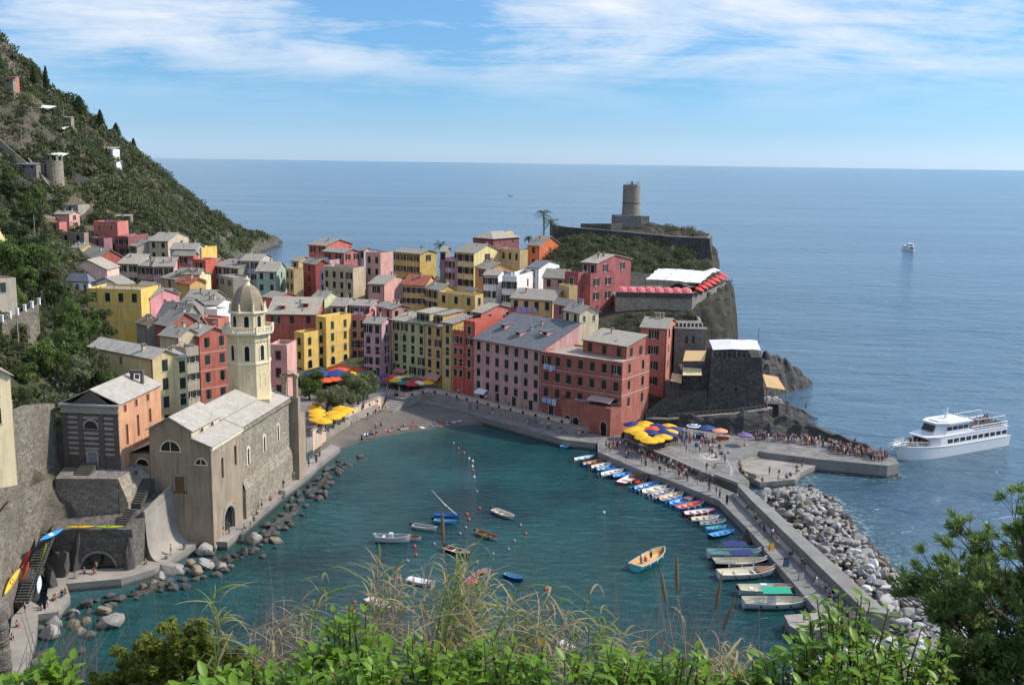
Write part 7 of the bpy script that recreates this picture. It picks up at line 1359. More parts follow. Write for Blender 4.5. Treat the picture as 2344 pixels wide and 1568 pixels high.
mb = MB(); railing(mb, (40.8, 219.6, 4.1), (48.4, 218.8, 5.0), 1.0, 8, .03); railing(mb, (48.4, 218.8, 5.0), (55.4, 220.5, 5.6), 1.0, 7, .03); railing(mb, (34.3, 219.4, 3.5), (40.8, 219.6, 4.1), 1.0, 6, .03); tag(mb.build('path_railing', M_concrete_w), 'thin pale railing of the fort foot path', 'railing')

# ------------------------------------------------------------------ market stalls and street furniture
for i, (x, y, w_, c, lb) in enumerate(((38.9, 207.6, 2.2, 'navy', 'blue market stall counter under the plain blue parasol'), (43.6, 206.6, 2.6, 'orange', 'fruit stall with red cloth under the salmon parasol'), (36.0, 208.5, 1.4, 'turquoise', 'turquoise display board of a market stall'))):
    o = empty('market_stall', (x, y, 2.5), rad(-8), lb, 'stall'); MB().box(-w_ / 2, w_ / 2, -.5, .5, .75, .85).build('table_top', BC['white'], o); MB().box(-w_ / 2 + .05, w_ / 2 - .05, -.48, -.45, .05, .75).build('cloth', BC[c], o)
    for a in (-1, 1): MB().box(a * (w_ / 2 - .1) - .04, a * (w_ / 2 - .1) + .04, .3, .38, 0, .75).build('leg', M_iron, o)
    for j in range(4): MB().box(-.2, .2, -.16, .16, 0, .16).build('goods_box', [BC['wood'], BC['cream'], BC['red'], BC['tan']][j], o, loc=(-w_ / 2 + .35 + j * (w_ - .7) / 3, 0, .86))
def sign(x, y, z, rot, label, face, w_=.7, h_=1.15):
    o = empty('sandwich_board', (x, y, z), rot, label, 'sign')
    for s in (-1, 1):
        b_ = MB().box(-w_ / 2, w_ / 2, -.015, .015, 0, h_).build('panel', face, o, loc=(0, s * .22, 0), rot=(s * .19, 0, 0)); MB().box(-w_ / 2 - .03, w_ / 2 + .03, -.025, .025, h_, h_ + .05).build('frame', M_iron, b_)
    return o
sign(*SIGNS[0], 1.6, .3, 'yellow sandwich board at the pier edge', paint('sign_yellow', lin('c99a1e'), .6)); sign(*SIGNS[1], 1.6, .2, 'blue chalk sandwich board on the pier', paint('sign_blue', lin('2b5570'), .6), .8, 1.3); sign(*SIGNS[2], 1.6, .2, 'white framed poster stand on the pier', paint('sign_pale', lin('a9aca6'), .6), .8, 1.3)
for i, (x, y) in enumerate(POLES):
    mb = MB(); mb.tube([(0, 0, 0), (0, 0, 6.2)], [.05, .035], 6); o = tag(mb.build('flagpole', BC['white'], loc=(x, y, 2.5)), 'slim white flagpole with furled flag on the harbour square', 'flagpole', 'flagpoles of the harbour square')
    mb = MB(); mb.grid(lambda u, v: (.05 + .22 * u + .05 * math.sin(v * 7), .06 * math.sin(v * 9 + u * 3), 4.0 - 1.6 * v), 3, 8); mb.build('flag', [BC['navy'], BC['red'], BC['white']][i % 3], o)
# laundry
def laundry(x0, y0, z0, x1, y1, cols_, label, drop=1.0):
    o = empty('clothes_line', (x0, y0, z0), 0, label, 'laundry'); a, b = Vector((0, 0, 0)), Vector((x1 - x0, y1 - y0, 0)); MB().tube([a, b], .012, 4).build('line', M_rope, o); n = len(cols_)
    for i, c in enumerate(cols_):
        p = a.lerp(b, (i + .06) / n); q = a.lerp(b, (i + .94) / n); mb = MB(); dr = drop * rnd.uniform(.75, 1.15); nn = (b - a).normalized().cross(Vector((0, 0, 1)))
        mb.grid(lambda u, v: tuple(p.lerp(q, u) + Vector((0, 0, -dr * v)) + nn * (.06 * math.sin(u * 8 + i) * v)), 5, 5); mb.build('sheet', c, o, smooth=True)
LC = [paint('sheet_lilac', lin('a9a6d2'), .9, .04), paint('sheet_white', lin('c9cce0'), .9, .04), paint('sheet_pale_blue', lin('9db4dd'), .9, .04), paint('sheet_pink', lin('c68fa3'), .9, .04), M_canvas]
for a, b, z, cols_, lb, dr in LAUNDRY: laundry(a[0], a[1], z, b[0], b[1], [LC[i] for i in cols_], lb, dr)
# ground floor terrace of the brick red house, shop awnings
tb = empty('terrace_block', (0, 0, 0), 0, 'bulging red ground floor terrace of the large brick house', 'terrace'); Tb = TERR_POLY
mb = MB(); mb.prism(Tb, 1.0, 7.6); mb.build('wall', wallmat('brick'), tb)
for (x, y, an, w_, h_) in TERR_DOORS:
    mb = MB(); mb.mat(1); arched(mb, w_, h_, -.03); mb.mat(0); arch_ring(mb, w_, h_, .12, -.06, .02); o = mb.build('arched_door', [M_trim, M_glass], tb, loc=(x, y, 1.65), rot=an)
mb = MB()
for (a, b) in zip(Tb[:-1], Tb[1:]): railing(mb, (*a, 7.6), (*b, 7.6), .9, 6, .03)
mb.build('railing', M_iron, tb)
M_striped, _t = newmat('striped_awning'); _u = _t.n('ShaderNodeSeparateXYZ', {0: _t.n('ShaderNodeTexCoord').outputs['UV']}).outputs[0]; _s = _t.math('GREATER_THAN', _t.math('FRACT', _t.math('MULTIPLY', _u, 2.2)), .5); finish(_t, _t.mix(_s, (.62, .58, .52, 1), (.30, .08, .06, 1)), .85)
for (q, mt, lb) in AWNINGS: awning('shop_awning', q, {'striped': M_striped, 'white': M_canvas, 'pink': paint('pink_canvas', lin('c08a7a'), .8, .06), 'yellow': M_yel_c}[mt], lb, False)

FERRY_PEOPLE = [(97.6, 211.2), (98.8, 212.1), (95.7, 211.2), (102.1, 216.2), (101.7, 213.9), (99.8, 213.0), (97.0, 210.9), (96.1, 213.4), (101.4, 215.9), (102.1, 214.0), (80.7, 203.8), (81.5, 205.1), (83.1, 203.1), (81.4, 204.4), (81.9, 202.8), (82.0, 202.5)]
TOUR_PEOPLE = [(19.3, 143.3), (20.0, 144.3), (21.0, 145.6)]
# ------------------------------------------------------------------ people
SKIN = paint('skin', (0.42, 0.25, 0.17), .6, .05); HAIR = [paint('hair_dark', (0.025, 0.018, 0.014), .7), paint('hair_brown', (0.08, 0.045, 0.025), .7), paint('hair_fair', (0.30, 0.22, 0.11), .7)]
CLOTH = {n: paint('cloth_' + n, lin(h), .9, .06) for n, h in dict(white='d4d5d6', black='17181b', navy='1f2a44', blue='3a6ea5', red='b2352e', grey='77797c', beige='bda98a', green='4f6b45', orange='d0602a', pink='c97f8a', yellow='d3ac35', denim='42566f').items()}
POSE = {}
def J(**k): return k
# joints in metres; figure faces +x
def skeleton(pose):
    if pose == 'stand': return dict(pelvis=(0, 0, .93), waist=(0, 0, 1.1), chest=(0, 0, 1.32), neck=(0, 0, 1.47), head=(.02, 0, 1.58), crown=(.02, 0, 1.67), shL=(0, .17, 1.41), elL=(-.02, .23, 1.13), haL=(.06, .22, .88), shR=(0, -.17, 1.41), elR=(0, -.24, 1.14), haR=(.12, -.18, .95), hiL=(0, .09, .88), knL=(.02, .1, .49), anL=(0, .11, .09), toL=(.15, .13, .03), hiR=(0, -.09, .88), knR=(.02, -.1, .49), anR=(0, -.11, .09), toR=(.15, -.13, .03))
    if pose == 'walk': return dict(pelvis=(0, 0, .92), waist=(.02, 0, 1.09), chest=(.04, 0, 1.31), neck=(.06, 0, 1.46), head=(.09, 0, 1.57), crown=(.09, 0, 1.66), shL=(.04, .17, 1.40), elL=(-.14, .22, 1.16), haL=(-.12, .2, .92), shR=(.04, -.17, 1.40), elR=(.1, -.23, 1.14), haR=(.28, -.18, 1.02), hiL=(0, .09, .87), knL=(.22, .09, .52), anL=(.3, .1, .1), toL=(.45, .11, .06), hiR=(0, -.09, .87), knR=(-.02, -.09, .48), anR=(-.3, -.1, .16), toR=(-.18, -.11, .04))
    if pose == 'sit': return dict(pelvis=(0, 0, .12), waist=(-.03, 0, .29), chest=(0, 0, .52), neck=(.03, 0, .66), head=(.07, 0, .77), crown=(.08, 0, .86), shL=(.0, .17, .60), elL=(.1, .24, .36), haL=(.34, .14, .33), shR=(.0, -.17, .60), elR=(.1, -.24, .36), haR=(.34, -.14, .33), hiL=(.02, .09, .12), knL=(.44, .11, .16), anL=(.46, .12, -.26), toL=(.6, .13, -.33), hiR=(.02, -.09, .12), knR=(.44, -.11, .16), anR=(.46, -.12, -.26), toR=(.6, -.13, -.33))
    if pose == 'squat': return dict(pelvis=(0, 0, .13), waist=(-.04, 0, .3), chest=(.0, 0, .52), neck=(.04, 0, .66), head=(.08, 0, .77), crown=(.09, 0, .86), shL=(.0, .17, .60), elL=(.16, .24, .42), haL=(.38, .08, .42), shR=(.0, -.17, .60), elR=(.16, -.24, .42), haR=(.38, -.08, .42), hiL=(.03, .09, .13), knL=(.36, .13, .46), anL=(.5, .1, .09), toL=(.63, .1, .04), hiR=(.03, -.09, .13), knR=(.36, -.13, .46), anR=(.5, -.1, .09), toR=(.63, -.1, .04))
    return dict(pelvis=(0, 0, .12), waist=(-.18, 0, .11), chest=(-.42, 0, .13), neck=(-.57, 0, .13), head=(-.69, 0, .15), crown=(-.78, 0, .15), shL=(-.5, .18, .12), elL=(-.3, .3, .07), haL=(-.06, .26, .07), shR=(-.5, -.18, .12), elR=(-.6, -.4, .07), haR=(-.82, -.3, .07), hiL=(.05, .09, .11), knL=(.45, .12, .14), anL=(.85, .12, .07), toL=(.9, .13, .17), hiR=(.05, -.09, .11), knR=(.42, -.12, .3), anR=(.75, -.12, .07), toR=(.88, -.12, .08))
BODY = ['pelvis-waist', 'waist-chest', 'chest-neck', 'neck-head', 'head-crown', 'chest-shL', 'shL-elL', 'elL-haL', 'chest-shR', 'shR-elR', 'elR-haR', 'pelvis-hiL', 'hiL-knL', 'knL-anL', 'anL-toL', 'pelvis-hiR', 'hiR-knR', 'knR-anR', 'anR-toR']
RADI = dict(pelvis=.135, waist=.115, chest=.135, neck=.055, head=.095, crown=.075, shL=.06, shR=.06, elL=.042, elR=.042, haL=.036, haR=.036, hiL=.095, hiR=.095, knL=.06, knR=.06, anL=.038, anR=.038, toL=.035, toR=.035)
TOP = ['waist-chest', 'chest-shL', 'shL-elL', 'chest-shR', 'shR-elR', 'pelvis-waist']; SHORT = ['pelvis-waist', 'pelvis-hiL', 'hiL-knL', 'pelvis-hiR', 'hiR-knR']; LONG = SHORT + ['knL-anL', 'knR-anR']
tmp_skin = []
def skin_obj(pose, edges, grow, cut=None, only=None):
    sk = skeleton(pose); names = []; E = []
    for e in edges:
        a, b = e.split('-')
        for q in (a, b):
            if q not in names: names.append(q)
        E.append((names.index(a), names.index(b)))
    co = {q: Vector(sk[q]) for q in names}
    if cut:
        for a, b, t in cut:
            if b in co: co[b] = co[a].lerp(co[b], t)
    me = bpy.data.meshes.new('figure'); me.from_pydata([tuple(co[q]) for q in names], E, []); o = bpy.data.objects.new('figure', me); col.objects.link(o)
    o.modifiers.new('skin', 'SKIN'); sv = me.skin_vertices[0].data
    for i, q in enumerate(names):
        r = RADI[q] * (1 + grow * .3) + grow * .02
        sv[i].radius = (r, r * (.8 if q in ('chest', 'waist') else 1)); sv[i].use_root = (i == 0)
    s = o.modifiers.new('sub', 'SUBSURF'); s.levels = s.render_levels = 1; tmp_skin.append(o); return o
PR = {}
for ps in ('stand', 'walk', 'sit', 'squat', 'lie'):
    PR[ps, 'body'] = skin_obj(ps, BODY, 0); PR[ps, 'top'] = skin_obj(ps, TOP, 1, [('shL', 'elL', .6), ('shR', 'elR', .6)]); PR[ps, 'short'] = skin_obj(ps, SHORT, 1, [('hiL', 'knL', .75), ('hiR', 'knR', .75)]); PR[ps, 'long'] = skin_obj(ps, LONG, 1)
dg_ = bpy.context.evaluated_depsgraph_get()
for k, o in PR.items(): me = bpy.data.meshes.new_from_object(o.evaluated_get(dg_)); me.polygons.foreach_set('use_smooth', [True] * len(me.polygons)); me.materials.clear(); me.materials.append(SKIN); PR[k] = me
for o in tmp_skin: bpy.data.objects.remove(o)
def hair_mesh():
    mb = MB(); mb.lathe([(.105, -.03), (.112, .02), (.1, .08), (.06, .118), (.01, .13)], 10); return mb.mesh('hair', HAIR[0], True)
ME_hair = hair_mesh(); ME_hat = MB().lathe([(.2, .03), (.2, .045), (.115, .05), (.1, .13), (.01, .14)], 12).mesh('hat', CLOTH['beige'])
ME_bag = MB().box(-.1, .08, -.15, .15, -.22, .22).mesh('backpack', CLOTH['black'])
def mat_on(o, m):
    o.material_slots[0].link = 'OBJECT'; o.material_slots[0].material = m
PV = {'stand': 'standing', 'walk': 'walking', 'sit': 'sitting', 'squat': 'crouched', 'lie': 'lying'}
def person(x, y, z, rz, pose, place, group, r, bare=False):
    top = r.choice(['white', 'white', 'black', 'navy', 'blue', 'grey', 'beige', 'red', 'pink', 'green', 'orange', 'yellow', 'black', 'grey']); bot = r.choice(['denim', 'black', 'navy', 'beige', 'grey', 'white', 'black'])
    kind = 'short' if bare or r.random() < .6 else 'long'
    if bare: bot = r.choice(['black', 'red', 'blue', 'navy', 'orange'])
    lb = ('bather in %s swimming shorts %s %s' % (bot, PV[pose], place)) if bare else 'person in %s top and %s %s %s %s' % (top, bot, 'shorts' if kind == 'short' else 'trousers', PV[pose], place)
    o = empty('person', (x, y, z), rz, lb, 'person', group); k = r.uniform(.93, 1.06); o.scale = (k, k, k)
    link('body', PR[pose, 'body'], o)
    if not bare: mat_on(link('shirt', PR[pose, 'top'], o), CLOTH[top])
    mat_on(link('shorts' if kind == 'short' else 'trousers', PR[pose, kind], o), CLOTH[bot])
    sk = skeleton(pose); hd = Vector(sk['head']).lerp(Vector(sk['crown']), .45); lying = pose == 'lie'
    h = link('hair', ME_hair, o, loc=tuple(hd + (Vector((-.02, 0, 0)) if not lying else Vector((0, 0, 0)))), rot=(0, -.25 if not lying else -1.5, 0)); mat_on(h, r.choice(HAIR))
    if not lying and r.random() < .13: link('hat', ME_hat, o, loc=tuple(hd + Vector((0, 0, .03))))
    if not bare and pose in ('stand', 'walk') and r.random() < .25: c = Vector(sk['chest']); mat_on(link('backpack', ME_bag, o, loc=(c.x - .2, 0, c.z - .02)), CLOTH[r.choice(['black', 'navy', 'grey', 'red', 'green'])])
    return o
pr_ = random.Random(21)
def along(line, n, z, spread, poses, place, group, face=None, bare=False, zs=0.0):
    n = max(1, round(n * .68))
    for i in range(n):
        x, y = lerp_line(line, (i + pr_.uniform(.1, .9)) / n); x += pr_.uniform(-spread, spread); y += pr_.uniform(-spread, spread) * 1.2
        zz = z if not callable(z) else z(x, y); ps = pr_.choice(poses); person(x, y, zz + (zs if ps == 'sit' else 0), pr_.uniform(0, 6.3) if face is None else face + pr_.uniform(-.4, .4), ps, place, group, pr_, bare if not isinstance(bare, float) else pr_.random() < bare)
SW = ['stand', 'stand', 'walk']
along([(48.5, 207), (55, 206.5), (61, 204), (66, 200.5), (71.5, 195.5)], 56, 2.5, 1.3, ['stand'], 'in the ferry queue', 'people queueing for the ferry')
along([(63, 199.5), (68, 196), (71.5, 192.5)], 26, 2.5, 1.5, ['stand'], 'at the jetty end', 'people queueing for the ferry')
along([(28, 212), (33, 208), (37, 206)], 18, 2.5, 1.8, SW, 'beside the market stalls', 'people on the harbour square')
along([(27.5, 212), (34, 201)], 20, 2.5, 2.6, ['sit'], 'under the yellow umbrellas', 'people on the harbour square', zs=.38)
along([(32, 199), (40, 204), (38, 188), (42, 200), (37, 184)], 26, 2.5, 2.4, ['stand', 'walk', 'stand', 'squat'], 'on the harbour square', 'people on the harbour square')
along([(22.6, 205.6), (28.1, 195.2), (34.2, 183.6)], 18, 2.1, .12, ['sit'], 'on the low square wall', 'people on the harbour square', rad(205))
along([(43.2, 181), (42.6, 186), (44, 191)], 9, 2.1, .2, ['sit'], 'on the curved apron steps', 'people on the apron', 0)
along([(47, 184), (51, 187), (55, 192), (57, 193)], 9, 1.3, 1.6, ['stand', 'squat', 'stand'], 'on the sunken apron', 'people on the apron')
along([(45.5, 180), (50, 183), (54, 187.5)], 8, 1.6, .5, ['squat'], 'at the apron rim', 'people on the apron', rad(-60))
along([(20, 204), (21, 197), (27, 187), (34, 177), (38, 168)], 30, 1.6, 1.2, SW, 'on the pier', 'people on the pier')
along([(39.4, 160), (40.5, 148), (42.3, 133), (42.8, 128)], 14, 1.6, .7, SW, 'beside the sea wall', 'people on the pier')
along([(38.7, 171), (40.1, 157), (42.6, 134), (43.6, 126)], 16, 2.1, .1, ['sit'], 'on the sea wall ledge', 'people on the pier', rad(184))
along([(36.6, 122.5), (40, 122.2), (47, 124.5)], 9, 1.5, .7, ['stand', 'squat', 'stand'], 'on the landing stage', 'people on the landing stage')
along([(-16, 240.5), (-6, 230), (4, 220), (11, 212)], 18, 1.65, .6, SW, 'on the lower promenade', 'people on the promenade')
along([(-15, 243.5), (-2, 231), (9, 221)], 16, 3.0, .8, SW, 'behind the promenade parapet', 'people on the promenade')
along([(13, 212), (18, 212), (21, 208)], 12, 1.6, 1.3, SW, 'before the brick red house', 'people on the promenade')
bz = lambda x, y: max(.12, beach_z(x, y))
_bt = [(beach_pt(i / 30, j / 12)) for i in range(31) for j in range(13)]
def beach_z(x, y): return min(_bt, key=lambda p: (p[0] - x) ** 2 + (p[1] - y) ** 2)[2] + .02
along([(-32, 213), (-25, 220), (-18, 224), (-12, 226)], 22, bz, 1.8, ['lie', 'squat', 'lie'], 'on the sand of the beach', 'people on the beach', bare=.7)
along([(-33, 208), (-27, 212), (-29.5, 222)], 7, bz, 1.0, ['stand'], 'by the water on the beach', 'people on the beach', bare=.6)
along([(-33.5, 219), (-31, 228), (-28, 234)], 8, bz, .7, SW, 'at the top of the beach', 'people on the beach')
along([(-38.8, 209), (-35, 220), (-31.5, 231)], 12, 3.0, .9, ['sit', 'stand', 'sit'], 'behind the pale pink wall', 'people on the village square', zs=.4)
along([(-30, 240), (-24, 246), (-34, 246), (-38, 240)], 16, 3.0, 2.2, SW, 'on the village square', 'people on the village square')
along([(-41.2, 153), (-40.2, 168), (-38, 184), (-36.4, 196)], 20, 1.3, .5, ['squat', 'sit', 'stand'], 'on the church quay', 'people on the church quay', bare=.6, zs=.1)
along([(-47.5, 150), (-44, 149), (-43, 152)], 7, 1.3, .6, SW, 'at the church archway', 'people on the church quay', bare=.2)
along([(-52, 137.5), (-49, 142), (-47.5, 146)], 6, 1.3, .5, ['squat', 'stand'], 'below the curved sea wall', 'people on the church quay', bare=.7)
along([(-60, 134), (-56, 136)], 6, 1.3, .7, ['stand', 'squat'], 'before the boat cave', 'people on the near shore', bare=.5)
along([(-59, 130), (-58.5, 126), (-61, 120), (-58.5, 112)], 16, 1.25, .7, ['squat', 'stand', 'squat'], 'on the near shore path', 'people on the near shore', bare=.5)
along([(39, 358.2), (42, 358.2)], 4, 50.4, .5, ['stand'], 'on top of the castle tower', 'people on the castle')
along([(22, 334), (36, 334), (52, 330), (60, 330)], 9, 35.2, .7, ['stand'], 'on the castle terrace', 'people on the castle')
along([(47.5, 124.5), (53, 112), (54, 128)], 4, 2.2, 1.0, ['squat'], 'on the breakwater boulders', 'people on the breakwater')
for (x, y) in FERRY_PEOPLE: person(x, y, 4.8 if (x - FB[0]) > 8 else 2.3, pr_.uniform(0, 6), 'stand', 'aboard the white ferry', 'people on the ferry', pr_)
for i, (x, y) in enumerate(TOUR_PEOPLE): person(x, y, .55, pr_.uniform(0, 6), ('stand', 'squat')[i % 2], 'aboard the turquoise tour boat', 'people on the tour boat', pr_)
person(69.0, 236.3, 1.9, 1.0, 'walk', 'on the low black rock spur', 'people on the rocks', pr_, True); person(66.5, 209.3, 2.3, 0, 'stand', 'on the slanting dark rock', 'people on the rocks', pr_, True); person(70.5, 205.6, 1.7, 1, 'stand', 'near the tip of the slanting dark rock', 'people on the rocks', pr_); person(55.9, 220.9, 5.6, 2, 'stand', 'at the end of the fort foot path', 'people on the rocks', pr_)
# the rest of the throng, read as one mass
def throng(lines, seed):
    g = np.random.default_rng(seed); mats = [SKIN] + [CLOTH[c] for c in ('white', 'black', 'navy', 'grey', 'beige', 'red', 'blue', 'denim')]; V, F, MI = [], [], []; base = 0; cache = {}
    for k, me in PR.items():
        co = np.empty(len(me.vertices) * 3); me.vertices.foreach_get('co', co); cache[k] = (co.reshape(-1, 3), [tuple(p.vertices) for p in me.polygons])
    for line, n, z, sp in lines:
        for i in range(n):
            x, y = lerp_line(line, (i + g.random()) / n); x += g.normal() * sp; y += g.normal() * sp; a = g.random() * 6.28; c, s = math.cos(a), math.sin(a)
            for part, mi in (('body', 0), ('top', 1 + g.integers(7)), ('long' if g.random() < .5 else 'short', 1 + g.integers(8))):
                co, fs = cache['stand', part]; q = np.column_stack([co[:, 0] * c - co[:, 1] * s + x, co[:, 0] * s + co[:, 1] * c + y, co[:, 2] + z]); V.append(q); F += [tuple(j + base for j in f) for f in fs]; MI += [mi] * len(fs); base += len(q)
    me = bpy.data.meshes.new('crowd'); me.from_pydata(np.concatenate(V).tolist(), [], F)
    for m in mats: me.materials.append(m)
    me.polygons.foreach_set('material_index', MI); return tag(link('crowd', me), kind='stuff')
throng([([(50, 207), (56, 206), (62, 203), (67, 199), (72.5, 194.5)], 80, 2.5, .8), ([(63, 199), (71.5, 193)], 40, 2.5, .9), ([(30, 207), (37, 203), (41, 196)], 26, 2.5, 1.8), ([(22, 203), (28, 191), (35, 180)], 26, 1.6, .8)], 3)
# towels
for i in range(9):
    x, y = lerp_line([(-32, 213), (-25, 219), (-18, 223), (-12, 226)], i / 8); x += pr_.uniform(-1.2, 1.2); y += pr_.uniform(-1, 2.5); c = ['white', 'blue', 'pink', 'beige', 'red'][i % 5]
    tag(MB().grid(lambda u, v: (-.9 + 1.8 * u, -.4 + .8 * v, .01 * math.sin(u * 20)), 4, 2).build('beach_towel', CLOTH[c], loc=(x, y, bz(x, y) + .03), rot=pr_.uniform(0, 3)), '%s towel spread on the sand' % c, 'towel', 'towels on the beach')

TREES = [
 (-110.4, 230, 38.0, 4.2, 'g', 'broad green tree above the yellow roof terrace house'),
 (-106.9, 232, 38.8, 4.2, 'g', 'leafy green tree above the yellow roof terrace house'),
 (-101.8, 226, 34.1, 3.6, 'y', 'sunlit yellow green tree above the yellow roof terrace house'),
 (-105.0, 222, 33.7, 3.8, 'g', 'broad green tree above the yellow roof terrace house'),
 (-115.6, 236, 39.6, 3.4, 'g', 'leafy green tree above the yellow roof terrace house'),
 (-95.4, 215, 31.8, 2.8, 'd', 'sombre evergreen tree above the yellow roof terrace house'),
 (-99.8, 205, 31.4, 2.8, 'g', 'broad green tree above the yellow roof terrace house'),
 (-88.1, 202, 30.5, 3.2, 'g', 'leafy green tree above the yellow roof terrace house'),
 (-86.2, 208, 30.7, 2.6, 'g', 'round green tree above the yellow roof terrace house'),
 (-80.0, 200, 29.9, 2.4, 'd', 'dark shady tree above the yellow roof terrace house'),
 (-79.8, 186, 29.3, 3.0, 'g', 'leafy green tree behind the striped oratory'),
 (-77.8, 190, 28.9, 2.6, 'g', 'round green tree behind the striped oratory'),
 (-85.7, 176, 29.3, 2.6, 'y', 'yellowing garden tree beside the cream villa'),
 (-79.0, 170, 27.6, 3.2, 'g', 'leafy green tree beside the cream villa'),
 (-74.8, 167, 26.4, 2.8, 'g', 'round green tree behind the striped oratory'),
 (-71.3, 167, 25.7, 2.4, 'o', 'grey branched tree behind the striped oratory'),
 (-69.2, 170, 26.6, 2.2, 'y', 'olive toned garden tree behind the striped oratory'),
 (-76.6, 160, 25.6, 2.2, 'g', 'round green tree beside the cream villa'),
 (-78.0, 178, 28.3, 2.6, 'g', 'broad green tree behind the striped oratory'),
 (-79.3, 160, 26.5, 1.8, 'y', 'olive toned garden tree beside the cream villa'),
 (-66.6, 168, 24.7, 1.8, 'g', 'round green tree behind the striped oratory'),
 (-81.4, 166, 28.4, 2.0, 'y', 'yellowing garden tree beside the cream villa'),
 (-72.0, 150, 23.9, 1.3, 'y', 'olive toned garden tree beside the cream villa'),
 (-91.8, 196, 29.9, 2.4, 'g', 'round green tree above the yellow roof terrace house'),
 (-179.0, 370, 48.5, 4.2, 'd', 'dark shady tree below the old round tower'),
 (-173.0, 370, 45.1, 3.8, 'g', 'leafy green tree below the old round tower'),
 (-175.0, 385, 47.5, 3.4, 'g', 'round green tree below the old round tower'),
 (-168.4, 350, 41.5, 3.6, 'd', 'dark shady tree below the old round tower'),
 (-161.8, 350, 39.9, 3.4, 'd', 'dense dark tree below the old round tower'),
 (-190.6, 395, 53.4, 3.2, 'g', 'round green tree below the old round tower'),
 (-124.5, 265, 40.2, 3.0, 'd', 'dark shady tree below the old round tower'),
 (-118.5, 260, 38.4, 3.0, 'd', 'dense dark tree below the old round tower'),
 (-125.9, 260, 41.6, 3.0, 'd', 'sombre evergreen tree below the old round tower'),
 (-83.2, 182, 27.4, 1.8, 'o', 'tree with white blossom above the garden path'),
]
OLIVES = [(-40.0, 220.6), (-37.5, 223.5), (-38.1, 236.4), (-34.7, 228.8), (-33.6, 236.7)]
SQ_DARK = [(-46.6, 234.4), (-49.9, 241.8), (-46.7, 242.9)]
CYPRESS = [(-216.4, 490, 98.5, 1.5, 0, 'tall dark cypress on the skyline of the ridge'), (-214.1, 520, 87.1, 4.0, 0, 'spreading dark pine on the ridge'), (-202.8, 560, 67.7, 2.2, 0, 'pointed conifer where the ridge drops to the sea'), (-206.0, 545, 75.1, 2.6, 0, 'conifer beside the white ridge villa'), (-217.3, 480, 97.2, 1.6, 0, 'small round pine beside the cypress'), (-204.1, 520, 80.5, 2.0, 0, 'low conifer above the white ridge villa')]
PALMS = [(9.4, 326, 31.2, 11, 4.2, 'tall date palm on the castle slope'), (11.6, 322, 33.3, 6.5, 4.0, 'shorter bushy palm beside the tall one'), (-22.4, 318, 25.9, 7, 3.0, 'single fan palm against the sea'), (-14.7, 316, 28.3, 4, 2.2, 'low palm crown behind the tall buttery house'), (4.6, 318, 32.3, 3, 2.0, 'small spiky palm beside the orange house')]
SHRUBS = [
 (-1.173, 7.2, 54.711, 0.42, 0.6, 19, 'bright broad leaved shrub rising highest among the reeds'),
 (-1.811, 7.0, 54.439, 0.38, 0.4, 17, 'broad leaved shrub between the dense shrub and the reeds'),
 (-0.602, 6.6, 54.745, 0.4, 0.45, 18, 'broad leaved shrub at the foot of the dense reeds'),
 (-0.129, 6.8, 54.68, 0.38, 0.45, 18, 'broad leaved shrub under leaning straw reeds'),
 (0.352, 6.6, 54.722, 0.38, 0.4, 17, 'broad leaved shrub below the young green reed'),
 (0.803, 6.9, 54.613, 0.3, 0.45, 15, 'upright broad leaved shrub beside plumed reeds'),
 (1.29, 7.0, 54.537, 0.34, 0.4, 16, 'broad leaved shrub among thin dry stalks'),
 (2.602, 7.4, 54.776, 0.52, 0.75, 19, 'large glossy broad leaved shrub before the white boulders'),
 (2.968, 7.2, 54.636, 0.4, 0.6, 18, 'broad leaved shrub against the spurge bush'),
 (2.226, 7.3, 54.525, 0.4, 0.6, 18, 'broad leaved shrub beside the breakwater boulders'),
 (1.884, 7.2, 54.342, 0.34, 0.4, 16, 'low broad leaved shrub before the landing stage'),
 (-3.017, 6.4, 54.739, 0.18, 0.25, 8, 'small lime green shoots near the palm trunk'),
 (-1.819, 5.8, 54.946, 0.22, 0.25, 10, 'young bright shoots in front of the dense shrub'),
 (-1.318, 6.6, 54.664, 0.4, 0.45, 18, 'broad leaved shrub crowding the tallest one'),
 (-0.873, 6.4, 54.771, 0.36, 0.4, 17, 'broad leaved shrub with paler leaves at the reed foot'),
 (-3.155, 6.2, 54.716, 0.16, 0.2, 7, 'few lime green leaves at the frame of the shore stairs'),
 (2.416, 6.8, 54.687, 0.45, 0.6, 18, 'leafy lower shrub under the large glossy one'),
]
DENSE = [
 ([(-3.518, 9.0, 53.228, 0.26), (-3.222, 9.0, 53.473, 0.27), (-2.954, 9.0, 53.542, 0.24), (-2.698, 9.0, 53.306, 0.26), (-3.407, 9.0, 52.987, 0.3), (-2.991, 9.0, 53.126, 0.3), (-3.795, 9.0, 53.025, 0.2), (-2.455, 9.0, 53.244, 0.18), (-2.545, 9.0, 53.0, 0.25), (-3.107, 9.0, 53.3, 0.3)], 'dense rounded shrub with small yellow green leaves below the viewpoint', 0),
 ([(3.865, 8.0, 53.963, 0.35), (4.132, 8.0, 54.199, 0.35), (4.314, 8.0, 53.814, 0.4), (3.705, 8.0, 53.726, 0.3), (4.035, 8.0, 53.692, 0.3)], 'dark small leaved shrub under the spurge bush', 1),
]
SPURGE = [
 ((4.718, 8.0, 53.427), 0.46, (-0.7, 0.2, 8), 'large branching spurge bush with narrow leaves'),
 ((4.502, 8.4, 53.107), 0.36, (-0.6, 0.3, 4), 'lower branching spurge shoots before the boulders'),
]
